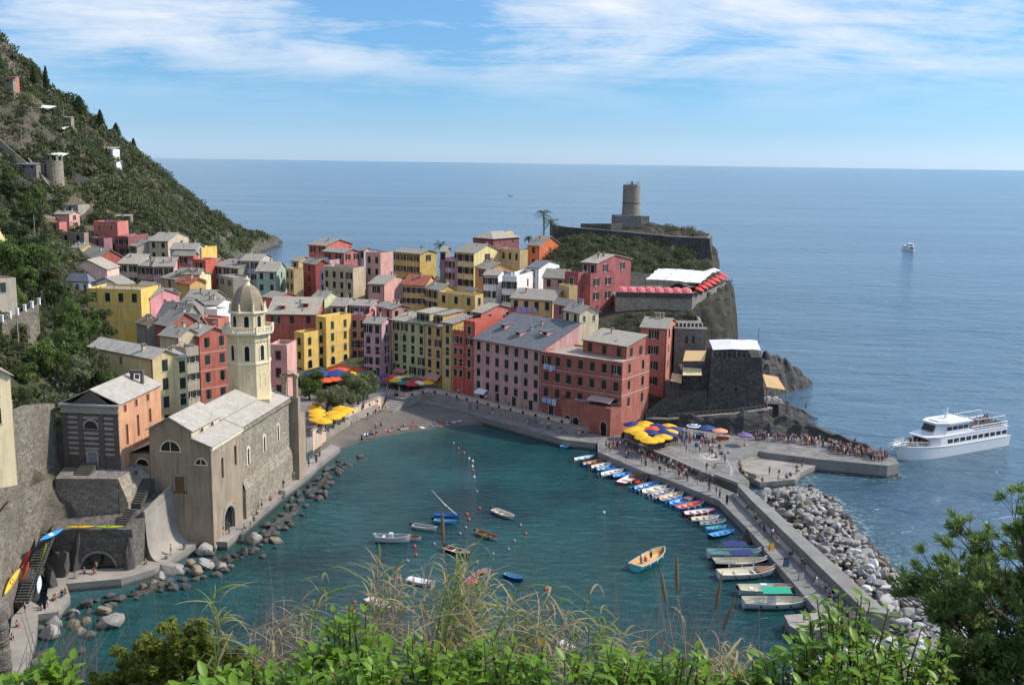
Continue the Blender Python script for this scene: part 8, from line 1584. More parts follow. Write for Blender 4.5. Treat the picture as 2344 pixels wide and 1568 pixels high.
REEDS = [
 ((-2.696, 8.772, 52.95), (-2.674, 8.772, 54.203), 'green', 13, False),
 ((-2.727, 9.013, 52.812), (-2.703, 9.013, 53.864), 'green', 13, False),
 ((-2.252, 9.136, 52.749), (-1.718, 9.136, 54.299), 'green', 13, False),
 ((-2.102, 8.141, 53.32), (-1.67, 8.141, 54.47), 'dry', 13, False),
 ((-2.453, 9.421, 52.584), (-2.126, 9.421, 53.755), 'dry', 13, False),
 ((-2.488, 9.361, 52.617), (-1.988, 9.361, 53.717), 'green', 13, False),
 ((-2.358, 8.757, 52.964), (-2.058, 8.757, 53.907), 'dry', 13, False),
 ((-2.329, 9.061, 52.791), (-2.249, 9.061, 53.849), 'dry', 8, False),
 ((-2.215, 8.318, 53.217), (-2.18, 8.318, 54.088), 'dry', 8, False),
 ((-2.14, 8.691, 53.005), (-1.983, 8.691, 53.98), 'dry', 8, False),
 ((-1.314, 9.572, 52.515), (-1.288, 9.572, 54.228), 'straw', 15, False),
 ((-1.303, 9.616, 52.49), (-1.218, 9.616, 54.136), 'straw', 15, False),
 ((-1.244, 9.364, 52.635), (-1.083, 9.364, 54.106), 'dry', 15, False),
 ((-1.079, 8.502, 53.129), (-1.192, 8.502, 54.381), 'straw', 15, False),
 ((-1.171, 8.793, 52.962), (-1.076, 8.793, 54.198), 'straw', 15, False),
 ((-1.168, 9.875, 52.344), (-1.054, 9.875, 53.825), 'dry', 15, False),
 ((-0.527, 8.705, 53.022), (-0.588, 8.705, 54.692), 'straw', 17, True),
 ((-0.562, 9.055, 52.822), (-0.503, 9.055, 54.434), 'green', 17, False),
 ((-0.471, 8.587, 53.09), (-0.382, 8.587, 54.652), 'straw', 17, False),
 ((-0.476, 9.267, 52.702), (-0.299, 9.267, 54.202), 'straw', 17, False),
 ((-0.713, 9.551, 52.536), (-0.764, 9.551, 54.034), 'dry', 17, False),
 ((-0.55, 8.806, 52.964), (-0.213, 8.806, 54.268), 'straw', 17, False),
 ((-0.623, 8.504, 53.135), (-0.509, 8.504, 54.451), 'green', 17, False),
 ((-0.532, 8.722, 53.012), (-0.405, 8.722, 54.259), 'straw', 17, False),
 ((-0.591, 8.305, 53.25), (-0.757, 8.305, 54.334), 'straw', 17, False),
 ((-0.638, 8.773, 52.982), (-0.642, 8.773, 54.088), 'dry', 17, False),
 ((-0.579, 9.446, 52.598), (-0.374, 9.446, 53.815), 'straw', 17, False),
 ((-0.068, 8.342, 53.236), (0.06, 8.342, 54.429), 'straw', 17, False),
 ((-0.043, 8.887, 52.926), (0.42, 8.887, 54.231), 'straw', 17, False),
 ((-0.088, 9.265, 52.709), (0.296, 9.265, 53.927), 'dry', 17, False),
 ((0.006, 8.95, 52.891), (0.168, 8.95, 53.937), 'green', 17, False),
 ((0.084, 7.925, 53.477), (0.486, 7.925, 54.426), 'straw', 17, False),
 ((-0.075, 8.413, 53.196), (-0.012, 8.413, 54.178), 'straw', 17, False),
 ((-0.058, 7.913, 53.482), (0.31, 7.913, 54.334), 'dry', 17, False),
 ((-0.041, 8.153, 53.345), (-0.086, 8.153, 54.372), 'green', 17, False),
 ((0.101, 8.175, 53.334), (0.578, 8.175, 54.178), 'straw', 17, False),
 ((0.173, 9.202, 52.749), (0.777, 9.202, 53.611), 'straw', 17, False),
 ((0.678, 8.182, 53.339), (0.68, 8.182, 54.507), 'green', 12, False),
 ((0.781, 8.435, 53.197), (0.801, 8.435, 54.18), 'green', 12, False),
 ((0.784, 7.651, 53.644), (0.886, 7.651, 54.391), 'straw', 14, False),
 ((0.878, 8.616, 53.095), (0.922, 8.616, 53.852), 'straw', 14, False),
 ((0.815, 7.551, 53.702), (0.946, 7.551, 54.33), 'straw', 14, False),
 ((1.435, 8.028, 53.439), (1.377, 8.028, 54.557), 'dry', 3, True),
 ((1.625, 8.755, 53.027), (1.413, 8.755, 54.136), 'dry', 3, True),
 ((1.666, 8.376, 53.244), (1.789, 8.376, 54.254), 'dry', 3, True),
 ((1.651, 8.663, 53.08), (1.918, 8.663, 53.928), 'dry', 3, True),
 ((1.807, 7.744, 53.607), (1.842, 7.744, 54.25), 'straw', 12, False),
 ((1.692, 7.409, 53.796), (1.631, 7.409, 54.374), 'straw', 12, False),
 ((2.059, 8.265, 53.313), (2.045, 8.265, 53.919), 'straw', 12, False),
 ((1.681, 7.526, 53.729), (1.556, 7.526, 54.279), 'straw', 12, False),
 ((-1.644, 9.081, 52.79), (-1.605, 9.081, 53.676), 'green', 10, False),
 ((-1.561, 8.268, 53.255), (-1.553, 8.268, 54.141), 'green', 10, False),
 ((-2.673, 9.098, 52.95), (-2.667, 9.098, 54.06), 'green', 13, False),
 ((-2.834, 9.429, 52.812), (-2.811, 9.429, 53.594), 'green', 13, False),
 ((-2.171, 8.767, 52.749), (-1.547, 8.767, 54.238), 'green', 13, False),
 ((-2.071, 8.429, 53.32), (-1.652, 8.429, 54.222), 'dry', 13, False),
 ((-2.537, 9.766, 52.584), (-2.22, 9.766, 53.563), 'dry', 13, False),
 ((-2.368, 9.713, 52.617), (-1.877, 9.713, 53.73), 'green', 13, False),
 ((-2.361, 8.987, 52.964), (-2.103, 8.987, 53.771), 'dry', 13, False),
 ((-2.352, 8.708, 52.791), (-2.174, 8.708, 53.682), 'dry', 8, False),
 ((-2.105, 8.445, 53.217), (-2.102, 8.445, 53.958), 'dry', 8, False),
 ((-2.239, 8.463, 53.005), (-2.008, 8.463, 53.935), 'dry', 8, False),
 ((-1.347, 9.858, 52.515), (-1.282, 9.858, 54.18), 'straw', 15, False),
 ((-1.264, 9.876, 52.49), (-1.138, 9.876, 53.965), 'straw', 15, False),
 ((-1.297, 9.35, 52.635), (-1.097, 9.35, 54.057), 'dry', 15, False),
 ((-1.128, 8.948, 53.129), (-1.225, 8.948, 54.296), 'straw', 15, False),
 ((-1.288, 8.84, 52.962), (-1.159, 8.84, 53.993), 'straw', 15, False),
 ((-1.177, 10.192, 52.344), (-1.003, 10.192, 53.739), 'dry', 15, False),
 ((-0.599, 9.199, 52.822), (-0.474, 9.199, 54.375), 'green', 17, False),
 ((-0.507, 8.93, 53.09), (-0.38, 8.93, 54.633), 'straw', 17, False),
 ((-0.362, 9.724, 52.702), (-0.179, 9.724, 54.077), 'straw', 17, False),
 ((-0.793, 9.888, 52.536), (-0.849, 9.888, 54.035), 'dry', 17, False),
 ((-0.504, 9.026, 52.964), (-0.233, 9.026, 54.207), 'straw', 17, False),
 ((-0.556, 8.585, 53.135), (-0.458, 8.585, 54.371), 'green', 17, False),
 ((-0.502, 8.997, 53.012), (-0.331, 8.997, 54.17), 'straw', 17, False),
 ((-0.704, 7.965, 53.25), (-0.84, 7.965, 54.186), 'straw', 17, False),
 ((-0.705, 8.959, 52.982), (-0.801, 8.959, 53.997), 'dry', 17, False),
 ((-0.586, 9.172, 52.598), (-0.454, 9.172, 53.551), 'straw', 17, False),
 ((-0.112, 8.024, 53.236), (-0.077, 8.024, 54.207), 'straw', 17, False),
 ((-0.051, 8.767, 52.926), (0.43, 8.767, 54.135), 'straw', 17, False),
 ((-0.151, 9.668, 52.709), (0.214, 9.668, 53.647), 'dry', 17, False),
 ((-0.047, 8.86, 52.891), (0.181, 8.86, 53.692), 'green', 17, False),
 ((0.054, 7.461, 53.477), (0.375, 7.461, 54.33), 'straw', 17, False),
 ((-0.064, 8.252, 53.196), (0.091, 8.252, 54.072), 'straw', 17, False),
 ((0.018, 7.832, 53.482), (0.415, 7.832, 54.298), 'dry', 17, False),
 ((-0.072, 7.795, 53.345), (-0.105, 7.795, 54.271), 'green', 17, False),
 ((0.211, 8.643, 53.334), (0.658, 8.643, 54.081), 'straw', 17, False),
 ((0.267, 8.703, 52.749), (0.885, 8.703, 53.363), 'straw', 17, False),
 ((0.706, 7.823, 53.339), (0.786, 7.823, 54.416), 'green', 12, False),
 ((0.751, 8.367, 53.197), (0.73, 8.367, 53.968), 'green', 12, False),
 ((0.897, 7.531, 53.644), (1.082, 7.531, 54.399), 'straw', 14, False),
 ((0.901, 8.376, 53.095), (0.944, 8.376, 53.866), 'straw', 14, False),
 ((0.795, 7.37, 53.702), (0.924, 7.37, 54.345), 'straw', 14, False),
 ((1.756, 7.721, 53.607), (1.815, 7.721, 54.007), 'straw', 12, False),
 ((1.678, 7.202, 53.796), (1.683, 7.202, 54.329), 'straw', 12, False),
 ((1.942, 8.298, 53.313), (2.015, 8.298, 53.721), 'straw', 12, False),
 ((1.749, 7.272, 53.729), (1.555, 7.272, 54.079), 'straw', 12, False),
 ((-1.527, 8.874, 52.79), (-1.493, 8.874, 53.578), 'green', 10, False),
 ((-1.526, 8.372, 53.255), (-1.595, 8.372, 54.084), 'green', 10, False),
]
GRASS = [
 ((-2.221, 9.0, 52.827), (-2.031, 9.0, 53.923), 90),
 ((-1.159, 9.4, 52.616), (-1.191, 9.4, 54.156), 50),
 ((-0.557, 9.4, 52.625), (-0.521, 9.4, 54.122), 70),
 ((-0.04, 9.0, 52.861), (0.269, 9.0, 53.958), 70),
 ((0.551, 8.6, 53.099), (0.649, 8.6, 53.897), 40),
 ((1.111, 9.0, 52.879), (1.116, 9.0, 53.971), 30),
 ((1.488, 8.8, 52.999), (1.487, 8.8, 54.025), 50),
 ((1.886, 8.6, 53.119), (1.883, 8.6, 53.998), 50),
 ((-3.567, 9.4, 52.578), (-3.478, 9.4, 53.587), 14),
 ((-4.342, 9.4, 52.566), (-4.073, 9.4, 53.533), 40),
 ((-4.629, 9.2, 52.676), (-4.364, 9.2, 53.534), 30),
 ((-3.18, 9.4, 52.584), (-3.051, 9.4, 53.683), 14),
]
PALM_TRUNK = (-4.73, 9.0, 53.2, 53.9)
# ------------------------------------------------------------------ vegetation
def foliage(name, a, b, trans=.35, rough=.6):
    m, t = newmat(name); tint = t.n('ShaderNodeAttribute', attribute_name='tint').outputs['Fac']; rn = t.n('ShaderNodeObjectInfo').outputs['Random']
    f = t.math('ADD', t.math('MULTIPLY', tint, .75), t.math('MULTIPLY', rn, .25)); c = t.mix(f, c4(a), c4(b))
    p = t.n('ShaderNodeBsdfPrincipled', {'Base Color': c, 'Roughness': rough, 'Specular IOR Level': .3}); tr = t.n('ShaderNodeBsdfTranslucent', {'Color': t.mix(.5, c, c4([min(1, x * 1.6) for x in b]))})
    mx = t.n('ShaderNodeMixShader', {0: trans, 1: p.outputs[0], 2: tr.outputs[0]}); t.n('ShaderNodeOutputMaterial', {'Surface': mx.outputs[0]}); return m
F_hill = [foliage('scrub_dark', (0.03, 0.055, 0.018), (0.075, 0.105, 0.032)), foliage('scrub_olive', (0.05, 0.065, 0.022), (0.12, 0.13, 0.05)), foliage('scrub_grey', (0.06, 0.075, 0.045), (0.13, 0.14, 0.085))]
F_tree = foliage('tree_green', (0.045, 0.09, 0.022), (0.14, 0.20, 0.05)); F_olive = foliage('olive_leaf', (0.10, 0.13, 0.06), (0.21, 0.235, 0.12)); F_dark = foliage('cypress_dark', (0.022, 0.045, 0.018), (0.065, 0.095, 0.035)); F_palm = foliage('palm_leaf', (0.03, 0.05, 0.015), (0.08, 0.11, 0.035))
F_small = foliage('shrub_small_leaf', (0.08, 0.13, 0.02), (0.32, 0.33, 0.06), .4); F_lemon = foliage('broad_leaf', (0.07, 0.18, 0.015), (0.26, 0.42, 0.04), .45, .4); F_eup = foliage('narrow_leaf', (0.07, 0.13, 0.035), (0.19, 0.27, 0.08), .55); F_yel = foliage('yellowing_leaf', (0.14, 0.12, 0.02), (0.26, 0.20, 0.03), .4)
F_straw = foliage('straw_blade', (0.26, 0.21, 0.11), (0.42, 0.36, 0.20), .35); F_reed = foliage('reed_blade', (0.07, 0.14, 0.03), (0.22, 0.28, 0.07), .4); F_dry = foliage('grey_dry_blade', (0.20, 0.175, 0.14), (0.33, 0.29, 0.24), .3)
M_bark = mk_rock('bark', (0.07, 0.055, 0.042), (0.16, 0.13, 0.10), False); M_twig = paint('twig', (0.09, 0.07, 0.045), .8); M_plume = foliage('reed_plume', (0.24, 0.17, 0.10), (0.40, 0.31, 0.2), .3)
M_palmtrunk = mk_rock('palm_trunk', (0.15, 0.135, 0.115), (0.30, 0.275, 0.24), True, (0, 0, 0))

def leaf_cloud(C, R, per, size, seed, flat=.0, shell=.55, aspect=.6):
    """C (n,3) clump centres, R (n,) or (n,3) radii -> quads facing roughly outwards, with a tint per leaf"""
    g = np.random.default_rng(seed); C = np.asarray(C, float); n = len(C); R = np.asarray(R, float); R = np.repeat(R[:, None], 3, 1) if R.ndim == 1 else R
    d = g.normal(size=(n, per, 3)); d /= np.linalg.norm(d, axis=2, keepdims=True); rad_ = g.uniform(shell, 1.05, (n, per, 1)) ** .7; p = C[:, None] + d * rad_ * R[:, None]
    nrm = d + g.normal(size=d.shape) * .55 + np.array([0, 0, flat]); nrm /= np.linalg.norm(nrm, axis=2, keepdims=True)
    t = np.cross(nrm, g.normal(size=d.shape)); t /= np.linalg.norm(t, axis=2, keepdims=True) + 1e-9; b = np.cross(nrm, t)
    s = np.broadcast_to(np.asarray(size, float).reshape(-1, 1, 1), (n, 1, 1)) * g.uniform(.6, 1.3, (n, per, 1)); a = t * s; c = b * s * aspect
    V = np.stack([p - a, p + c * .9 - a * .1, p + a, p - c * .9 - a * .1], 2).reshape(-1, 3)
    tint = np.clip(np.repeat(g.uniform(0, 1, (n, 1)), per, 1) * .5 + g.uniform(0, .5, (n, per)), 0, 1)
    return V, np.repeat(tint.ravel(), 4)
def cloud_mesh(name, V, tint, mats, midx=None):
    nq = len(V) // 4; me = bpy.data.meshes.new(name); me.vertices.add(len(V)); me.vertices.foreach_set('co', V.astype(np.float32).ravel()); me.loops.add(nq * 4); me.loops.foreach_set('vertex_index', np.arange(nq * 4, dtype=np.int32))
    me.polygons.add(nq); me.polygons.foreach_set('loop_start', np.arange(0, nq * 4, 4, dtype=np.int32)); me.polygons.foreach_set('loop_total', np.full(nq, 4, dtype=np.int32))
    for m in (mats if isinstance(mats, list) else [mats]): me.materials.append(m)
    if midx is not None: me.polygons.foreach_set('material_index', midx.astype(np.int32))
    me.update(calc_edges=True); at = me.attributes.new('tint', 'FLOAT', 'POINT'); at.data.foreach_set('value', tint.astype(np.float32)); return me

# hillside scrub: one uncountable mass of bushes
HC = np.array([[h[0][0], h[0][1]] for h in HOUSES])
def house_clear(xy, m=1.0):
    ok = np.ones(len(xy), bool)
    for h in HOUSES:
        an = rad(h[1]); a = np.array([math.cos(an), math.sin(an)]); b = np.array([a[1], -a[0]]); q = xy - np.array(h[0]); s, t = q @ a, q @ b; ok &= ~((s > -m) & (s < h[2] + m) & (t > -m) & (t < h[3] + m))
    return ok
def scatter(name, poly, n, seed, rmin, rmax, per, leaf, thr, label_kind='stuff', clear=2.0, mats=F_hill, lift=.25, nscale=.045):
    g = np.random.default_rng(seed); P_ = np.array(poly); lo, hi = P_.min(0), P_.max(0); xy = g.uniform(lo, hi, (n * 3, 2)); xy = xy[poly_sd(xy, poly) > 0][:n]; xy = xy[house_clear(xy, clear)]
    nz_ = fbm(xy, nscale, 3, seed * 1.7); xy = xy[nz_ > thr]; z = height(xy); k = z > 1.5; xy, z = xy[k], z[k]; z = np.maximum(z, 35.1) if name == 'castle_lawn' else z; r = g.uniform(rmin, rmax, len(xy)); C = np.column_stack([xy, z + r * lift])
    V, t = leaf_cloud(C, np.column_stack([r, r, r * .75]), per, r * leaf, seed); mi = np.repeat(g.choice(len(mats), len(xy), p=None), per)
    return tag(link(name, cloud_mesh(name, V, t, mats, mi)), kind='stuff')
scatter('hillside_scrub', [(-300, 400), (-190, 290), (-118, 262), (-132, 300), (-150, 420), (-150, 520), (-158, 610), (-166, 700), (-180, 742), (-232, 735), (-262, 640), (-278, 560), (-295, 500)], 13500, 1, 1.2, 3.2, 36, .26, -.55)
scatter('garden_undergrowth', [(-66, 120), (-70, 150), (-70, 170), (-88, 215), (-100, 262), (-128, 300), (-175, 330), (-150, 200), (-110, 130)], 3600, 2, .8, 2.0, 40, .24, -.7, clear=.8)
scatter('castle_slope_scrub', [(14, 292), (24, 300), (56, 302), (62, 322), (46, 326), (16, 329), (10, 312)], 620, 3, .7, 1.8, 60, .2, -.6, clear=.6)
scatter('cliff_garden_scrub', [(27, 236), (47, 243), (47, 262), (27, 262), (24, 250)], 230, 4, .6, 1.3, 60, .2, -.35, clear=.6)
scatter('castle_lawn', [(16, 333), (33, 331.5), (36, 345), (30, 352), (48, 352), (60, 331), (62, 345), (50, 370), (18, 360)], 170, 5, .5, 1.3, 60, .2, -.1, lift=.5)
scatter('cliff_face_plants', [(50, 255), (63, 262), (66, 330), (60, 330)], 90, 6, .5, 1.2, 50, .2, -.2)
scatter('slope_scrub', [(-60, 20), (60, 20), (70, 60), (40, 62), (-30, 62), (-60, 75)], 700, 7, .6, 1.4, 40, .22, -.5)

def tree(x, y, ztop, r, mat, label, cat='tree', group=None, tall=1.0, seed=0, clumps=16, per=90, leaf=.13, name='tree', base=None):
    g = random.Random(seed * 7 + int(x * 3)); zb = hz1(x, y) if base is None else base; o = empty(name, (x, y, zb), 0, label, cat, group); tall = max(tall, (ztop - zb) / (2.3 * r)); zc = ztop - zb - r * tall * .85
    mb = MB(); mb.tube([(0, 0, -1), (.1 * r * g.uniform(-1, 1), .1 * r * g.uniform(-1, 1), max(.3, zc * .5)), (0, 0, max(.5, zc))], [.09 * r + .06, .07 * r + .04, .04 * r], 7)
    C, R = [], []
    for i in range(clumps):
        a = g.uniform(0, 6.28); e = g.uniform(-.55, 1.0); q = g.uniform(.35, .8) * math.sqrt(max(.05, 1 - (e * .9) ** 2)); p = Vector((q * r * math.cos(a), q * r * math.sin(a), zc + e * r * tall * .75)); C.append(tuple(p)); R.append(r * g.uniform(.24, .42))
        if i % 2 == 0: mb.tube([(0, 0, max(.3, zc * .55)), tuple(p * .5 + Vector((0, 0, zc * .4))), tuple(p)], [.035 * r, .025 * r, .01 * r], 5)
    mb.build('trunk', M_bark, o); V, t = leaf_cloud(C, R, per, np.array(R) * leaf * 2.2, seed + 3); link('crown', cloud_mesh('crown', V, t, mat), o); return o
for i, (x, y, z, r, k, lb) in enumerate(TREES): tree(x, y, z, r, {'g': F_tree, 'o': F_olive, 'd': F_dark, 'y': F_hill[1]}[k], lb, 'tree', 'trees of the hillside gardens', seed=i, tall=.9)
for i, (x, y) in enumerate(OLIVES): tree(x, y, 9.0, 3.2, F_olive, ('bushy grey green tree on the square behind the yellow umbrellas'), 'tree', 'trees on the village square', seed=40 + i, clumps=20, per=130, leaf=.10, base=3.0)
for i, (x, y) in enumerate(SQ_DARK): tree(x, y, 7.8, 2.6, F_tree, 'dark leafy tree beside the church bell arch', 'tree', 'trees on the village square', seed=60 + i, base=3.0)
for i, (x, y, z, r, tall, lb) in enumerate(CYPRESS):
    zb = z - (11 if i == 0 else 9 if i == 2 else 7); o = empty('cypress', (x, y, zb), 0, lb, 'tree', 'conifers on the ridge'); MB().tube([(0, 0, -1), (0, 0, (z - zb) * .8)], [.25, .08], 6).build('trunk', M_bark, o); H_ = z - zb; n = 26
    C = [(r * .35 * math.sin(k * 2.4) * (1 - k / n), r * .35 * math.cos(k * 2.4) * (1 - k / n), H_ * (.08 + .9 * k / n)) for k in range(n)]; R = [(r * (1.05 - k / n) ** .7, r * (1.05 - k / n) ** .7, H_ / n * 2.2) for k in range(n)]; V, t = leaf_cloud(C, R, 60, .35, i); link('crown', cloud_mesh('crown', V, t, F_dark), o)
# palms
def palm(x, y, zb, h_, fr, n, label, seed):
    g = random.Random(seed); o = empty('palm_tree', (x, y, zb), 0, label, 'palm tree', 'palms of the upper village'); MB().tube([(0, 0, -.5), (.15, 0, h_ * .5), (0, 0, h_)], [.3, .22, .24], 9).build('trunk', M_bark, o)
    for i in range(n):
        a = 6.28 * i / n + g.uniform(-.2, .2); e = g.uniform(-.35, 1.1); L = fr * g.uniform(.85, 1.1); pts_ = []
        for k in range(9): t = k / 8; rr_ = L * t * math.cos(e) * (1 - .1 * t); zz = L * t * math.sin(e) - L * .55 * t * t; pts_.append(Vector((rr_, 0, zz)))
        V = []; T_ = []
        for k in range(1, 9):
            for s in (-1, 1):
                for jj in (0, .5):
                    p = pts_[k - 1].lerp(pts_[k], jj); d_ = (pts_[k] - pts_[k - 1]).normalized(); wd = L * .26 * math.sin(math.pi * (.12 + .85 * (k - 1 + jj) / 8.5)); tip = p + d_ * wd * .6 + Vector((0, s * wd, -wd * .35)); V += [tuple(p - d_ * .05), tuple(p + d_ * .05), tuple(tip + d_ * .03), tuple(tip)]; T_ += [g.random()] * 4
        me = cloud_mesh('frond', np.array(V), np.array(T_), F_palm); link('frond', me, o, loc=(0, 0, h_), rot=a)
for i, (x, y, zb, h_, fr, lb) in enumerate(PALMS): palm(x, y, zb, h_, fr, 18, lb, i)

# ------------------------------------------------------------------ planting close to the camera
def leaf_mesh(name, L, W, mat, fold=.25, curl=.25):
    mb = MB(); n = 4; v = []
    for i in range(n + 1):
        t = i / n; w_ = W / 2 * math.sin(math.pi * min(.97, .06 + .9 * t)) ** .8; z = -curl * L * t * t; v += [(t * L, -w_, z + fold * w_), (t * L, 0, z), (t * L, w_, z + fold * w_)]
    f = []
    for i in range(n): a = i * 3; f += [(a, a + 3, a + 4, a + 1), (a + 1, a + 4, a + 5, a + 2)]
    mb.raw(v, f); me = mb.mesh(name, mat, True); at = me.attributes.new('tint', 'FLOAT', 'POINT'); at.data.foreach_set('value', np.full(len(me.vertices), .5, np.float32)); return me
LEAF = [leaf_mesh('leaf', .085, .045, F_lemon, .25, c) for c in (.15, .35, .55)] + [leaf_mesh('leaf', .06, .034, F_lemon, .3, .2)]
LEAFY = leaf_mesh('leaf', .075, .04, F_yel, .25, .3)
def broad_shrub(x, y, z, w_, h_, twigs, label, seed, leaves=9):
    twigs = int(twigs * 1.75)
    """x,y,z = middle of its leafy top; each leaf is a part"""
    g = random.Random(seed); o = empty('citrus_shrub', (x, y, z - h_ - .6), 0, label, 'shrub', 'broad leaved shrubs below the viewpoint'); tw = MB(); count = 0
    for i in range(twigs):
        a = g.uniform(0, 6.28); q = math.sqrt(g.random()); tip = Vector((q * w_ * math.cos(a), q * w_ * .7 * math.sin(a), h_ + .6 - (q ** 2) * h_ * .55 + g.uniform(-.25, .12) * h_)); root = Vector((tip.x * .35, tip.y * .35, tip.z * .25)); mid = root.lerp(tip, .55) + Vector((g.uniform(-.05, .05), g.uniform(-.05, .05), .06))
        tw.tube([root, mid, tip], [.012, .008, .004], 5)
        for k in range(leaves):
            t = .5 + .5 * (k + .6) / leaves; p = mid.lerp(tip, (t - .5) * 2) if t > .5 else root.lerp(mid, t * 2); ax = (tip - mid).normalized(); an = k * 2.4 + g.uniform(-.4, .4); s1 = ax.cross(Vector((0, 0, 1)) if abs(ax.z) < .95 else Vector((1, 0, 0))).normalized(); s2 = ax.cross(s1)
            d_ = (s1 * math.cos(an) + s2 * math.sin(an)) * 1.0 + ax * g.uniform(.2, 1.2) + Vector((g.uniform(-.4, .4), g.uniform(-.4, .4), .2)); lf = link('leaf', LEAFY if g.random() < .035 else g.choice(LEAF), o, loc=tuple(p)); lf.rotation_mode = 'QUATERNION'; lf.rotation_quaternion = d_.to_track_quat('X', 'Z'); s = g.uniform(.6, 1.4); lf.scale = (s, s, s); count += 1
            if count >= 300: break
        if count >= 300: break
    tw.build('twigs', M_twig, o); gg = np.random.default_rng(seed); n_ = 26; q_ = gg.normal(size=(n_, 3)) * np.array([w_ * .5, w_ * .35, h_ * .25]) + np.array([0, 0, h_ * .35 + .35]); V, t = leaf_cloud(q_, np.full(n_, .09), 16, .036, seed, aspect=.5, shell=.3); f_ = link('inner_foliage', cloud_mesh('inner_foliage', V, t, F_lemon), o); f_['kind'] = 'stuff'; return o
for i, (x, y, z, w_, h_, n, lb) in enumerate(SHRUBS): broad_shrub(x, y, z, w_, h_, n, lb, 300 + i)
# dense small leaved shrubs
for i, (cl_, lb, mt) in enumerate(DENSE):
    C = np.array([c[:3] for c in cl_]); R = np.array([c[3] for c in cl_]); b = C.mean(0); o = empty('dense_shrub', (b[0], b[1], C[:, 2].min() - 1.2), 0, lb, 'shrub', None); off = np.array([b[0], b[1], C[:, 2].min() - 1.2])
    g = np.random.default_rng(i); sub = []; sr = []
    for c, r in zip(C - off, R):
        for k in range(38): d = g.normal(size=3); d /= np.linalg.norm(d); sub.append(c + d * r * g.uniform(.5, 1.05)); sr.append(r * g.uniform(.14, .28))
    V, t = leaf_cloud(np.array(sub), np.array(sr), 60, .032, i + 5, shell=.2, aspect=.45); f_ = link('foliage', cloud_mesh('foliage', V, t, [F_small, F_eup][mt]), o); f_['kind'] = 'stuff'
    tw = MB()
    for c in (C - off): tw.tube([(c[0] * .4, c[1] * .4, 0), tuple(c)], [.03, .01], 5)
    tw.build('branches', M_twig, o)
# branching spurge bush
def spurge(root, top, spread, label, seed, depth=6):
    g = random.Random(seed); o = empty('spurge_bush', root, 0, label, 'shrub'); br = MB(); C = []
    def grow(p, d_, L, r, k):
        q = p + d_ * L + Vector((0, 0, .02)); br.tube([p, (p + q) / 2 + Vector((g.uniform(-1, 1), g.uniform(-1, 1), 0)) * L * .06, q], [r, r * .85, r * .7], 5, False)
        if k == 0: C.append((q, d_)); return
        for i in range(2 if g.random() < .6 else 3):
            nd = (d_ + Vector((g.gauss(0, .42), g.gauss(0, .42), g.gauss(.1, .25)))).normalized(); grow(q, nd, L * g.uniform(.66, .9), r * .68, k - 1)
    for i in range(spread[2]): d_ = Vector((g.uniform(spread[0], spread[1]), g.uniform(-.25, .25), g.uniform(.55, 1.0))).normalized(); grow(Vector((0, 0, 0)), d_, top, .022, depth)
    br.build('branches', M_twig, o); V, T_ = [], []
    for q, d_ in C:
        tt = g.random()
        for i in range(28):
            a = i * 2.4; s1 = d_.cross(Vector((.3, 1, .2))).normalized(); s2 = d_.cross(s1); e = g.uniform(.1, 1.0); w = (s1 * math.cos(a) + s2 * math.sin(a)) * math.cos(e * 1.2) + d_ * (math.sin(e * 1.2) + .15); L = g.uniform(.055, .095); n_ = w.cross(d_ + Vector((.01, .02, .03))).normalized(); p = q + d_ * g.uniform(-.04, .01); V += [tuple(p - n_ * .003), tuple(p + w * L * .6 - n_ * .008), tuple(p + w * L), tuple(p + w * L * .6 + n_ * .008)]; T_ += [.4 * tt + .6 * g.random()] * 4
    f_ = link('foliage', cloud_mesh('foliage', np.array(V), np.array(T_), F_eup), o); f_['kind'] = 'stuff'; return o
for i, (r, top, sp, lb) in enumerate(SPURGE): spurge(r, top, sp, lb, 70 + i, 5)
# reeds
def blade_mesh(L, W, mat, droop, seed):
    mb = MB(); n = 8; v = []; g = random.Random(seed); k_ = g.uniform(-.12, .12)
    for i in range(n + 1):
        t = i / n; w_ = W / 2 * (1 - t) ** .6 * min(1, .35 + t * 3); x = L * (t - .18 * droop * t * t); z = L * (.62 * t - droop * t * t); v += [(x, -w_ + k_ * t * t * L, z), (x, w_ + k_ * t * t * L, z + w_ * .3)]
    mb.raw(v, [(2 * i, 2 * i + 2, 2 * i + 3, 2 * i + 1) for i in range(n)]); me = mb.mesh('blade', mat, True); at = me.attributes.new('tint', 'FLOAT', 'POINT'); at.data.foreach_set('value', np.linspace(.2, .8, len(me.vertices)).astype(np.float32)); return me
BL = {k: [blade_mesh(.5, w_, m, d_, s) for s, d_ in enumerate((.35, .6, .85, 1.1))] for k, m, w_ in (('straw', F_straw, .03), ('green', F_reed, .042), ('dry', F_dry, .02))}
ME_plume = MB().lathe([(.003, 0), (.012, .06), (.02, .16), (.018, .28), (.01, .38), (.002, .46)], 8).mesh('plume', M_plume)
RL = {'straw': 'tall straw coloured reed below the viewpoint', 'green': 'young green reed with arching blades below the viewpoint', 'dry': 'bleached dry reed below the viewpoint'}
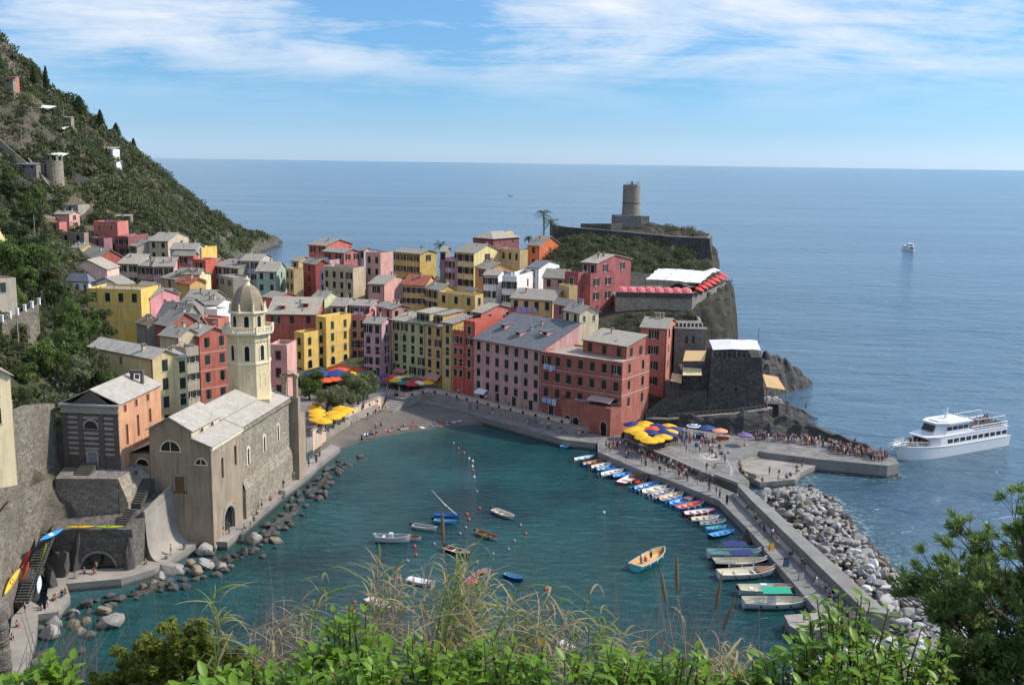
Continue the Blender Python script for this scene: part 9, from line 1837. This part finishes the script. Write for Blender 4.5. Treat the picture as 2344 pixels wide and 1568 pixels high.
def reed(base, tip, style, seed, leaves=11, plume=False):
    leaves = int(leaves * 1.4) if leaves > 5 else leaves
    g = random.Random(seed); b, t = Vector(base), Vector(tip); d_ = t - b; o = empty('reed', b, 0, RL[style] + (' carrying a brown plume' if plume else ''), 'reed', 'reeds below the viewpoint'); bend = Vector((g.uniform(-.06, .06), g.uniform(-.06, .06), 0)) * d_.length
    P_ = lambda u: d_ * u + bend * math.sin(u * math.pi); MB().tube([P_(i / 8) for i in range(9)], [.011 - .0085 * i / 8 for i in range(9)], 5).build('stalk', {'straw': M_straw, 'green': M_greenstalk, 'dry': M_straw}[style], o)
    for i in range(leaves):
        u = .30 + .66 * (i + g.random()) / leaves; a = i * 2.6 + g.uniform(-.5, .5); lf = link('blade', g.choice(BL[style if g.random() < .75 else ('straw' if style != 'straw' else 'green')]), o, loc=tuple(P_(u))); lf.rotation_euler = (g.uniform(-.3, .3), g.uniform(-.35, .15), a); s = g.uniform(.6, 1.15) * (1 - .3 * u); lf.scale = (s, s, s)
    if plume: pl_ = link('plume', ME_plume, o, loc=tuple(P_(.97))); pl_.rotation_mode = 'QUATERNION'; pl_.rotation_quaternion = d_.to_track_quat('Z', 'Y'); pl_.scale = (.9, .9, .8)
M_straw = paint('straw_stalk', (0.36, 0.30, 0.18), .7); M_greenstalk = paint('green_stalk', (0.13, 0.18, 0.05), .7)
for i, (b, t, st, n, plm) in enumerate(REEDS): reed(b, t, st, 900 + i, n, plm)
# fine dry grass between the reeds
g_ = np.random.default_rng(11); V = []; T_ = []
for (b, t, k) in GRASS:
    b, t = np.array(b), np.array(t)
    for i in range(k):
        p = b + g_.normal(size=3) * np.array([.16, .2, .05]); q = t + g_.normal(size=3) * np.array([.2, .2, .16]); m_ = (p + q) / 2 + g_.normal(size=3) * .03; s = np.array([.0055, 0, 0]); V += [p - s, p + s, m_ + s * .8, m_ - s * .8, m_ - s * .8, m_ + s * .8, q + s * .2, q - s * .2]; T_ += [g_.random()] * 8
gr = tag(link('dry_grass', cloud_mesh('dry_grass', np.array(V), np.array(T_), F_dry)), kind='stuff')
# palm trunk at the edge of the path
x, y, zb, zt = PALM_TRUNK; o = empty('palm_stump', (x, y, zb - 2), 0, 'grey ringed palm trunk rising beside the shore stairs', 'palm trunk'); mb = MB(); prof = []
for i in range(41): t = i / 40; prof.append((.115 - .035 * t + (.010 if i % 2 else 0), (zt - zb + 2) * t))
mb.lathe(prof, 16); mb.build('trunk', M_palmtrunk, o)
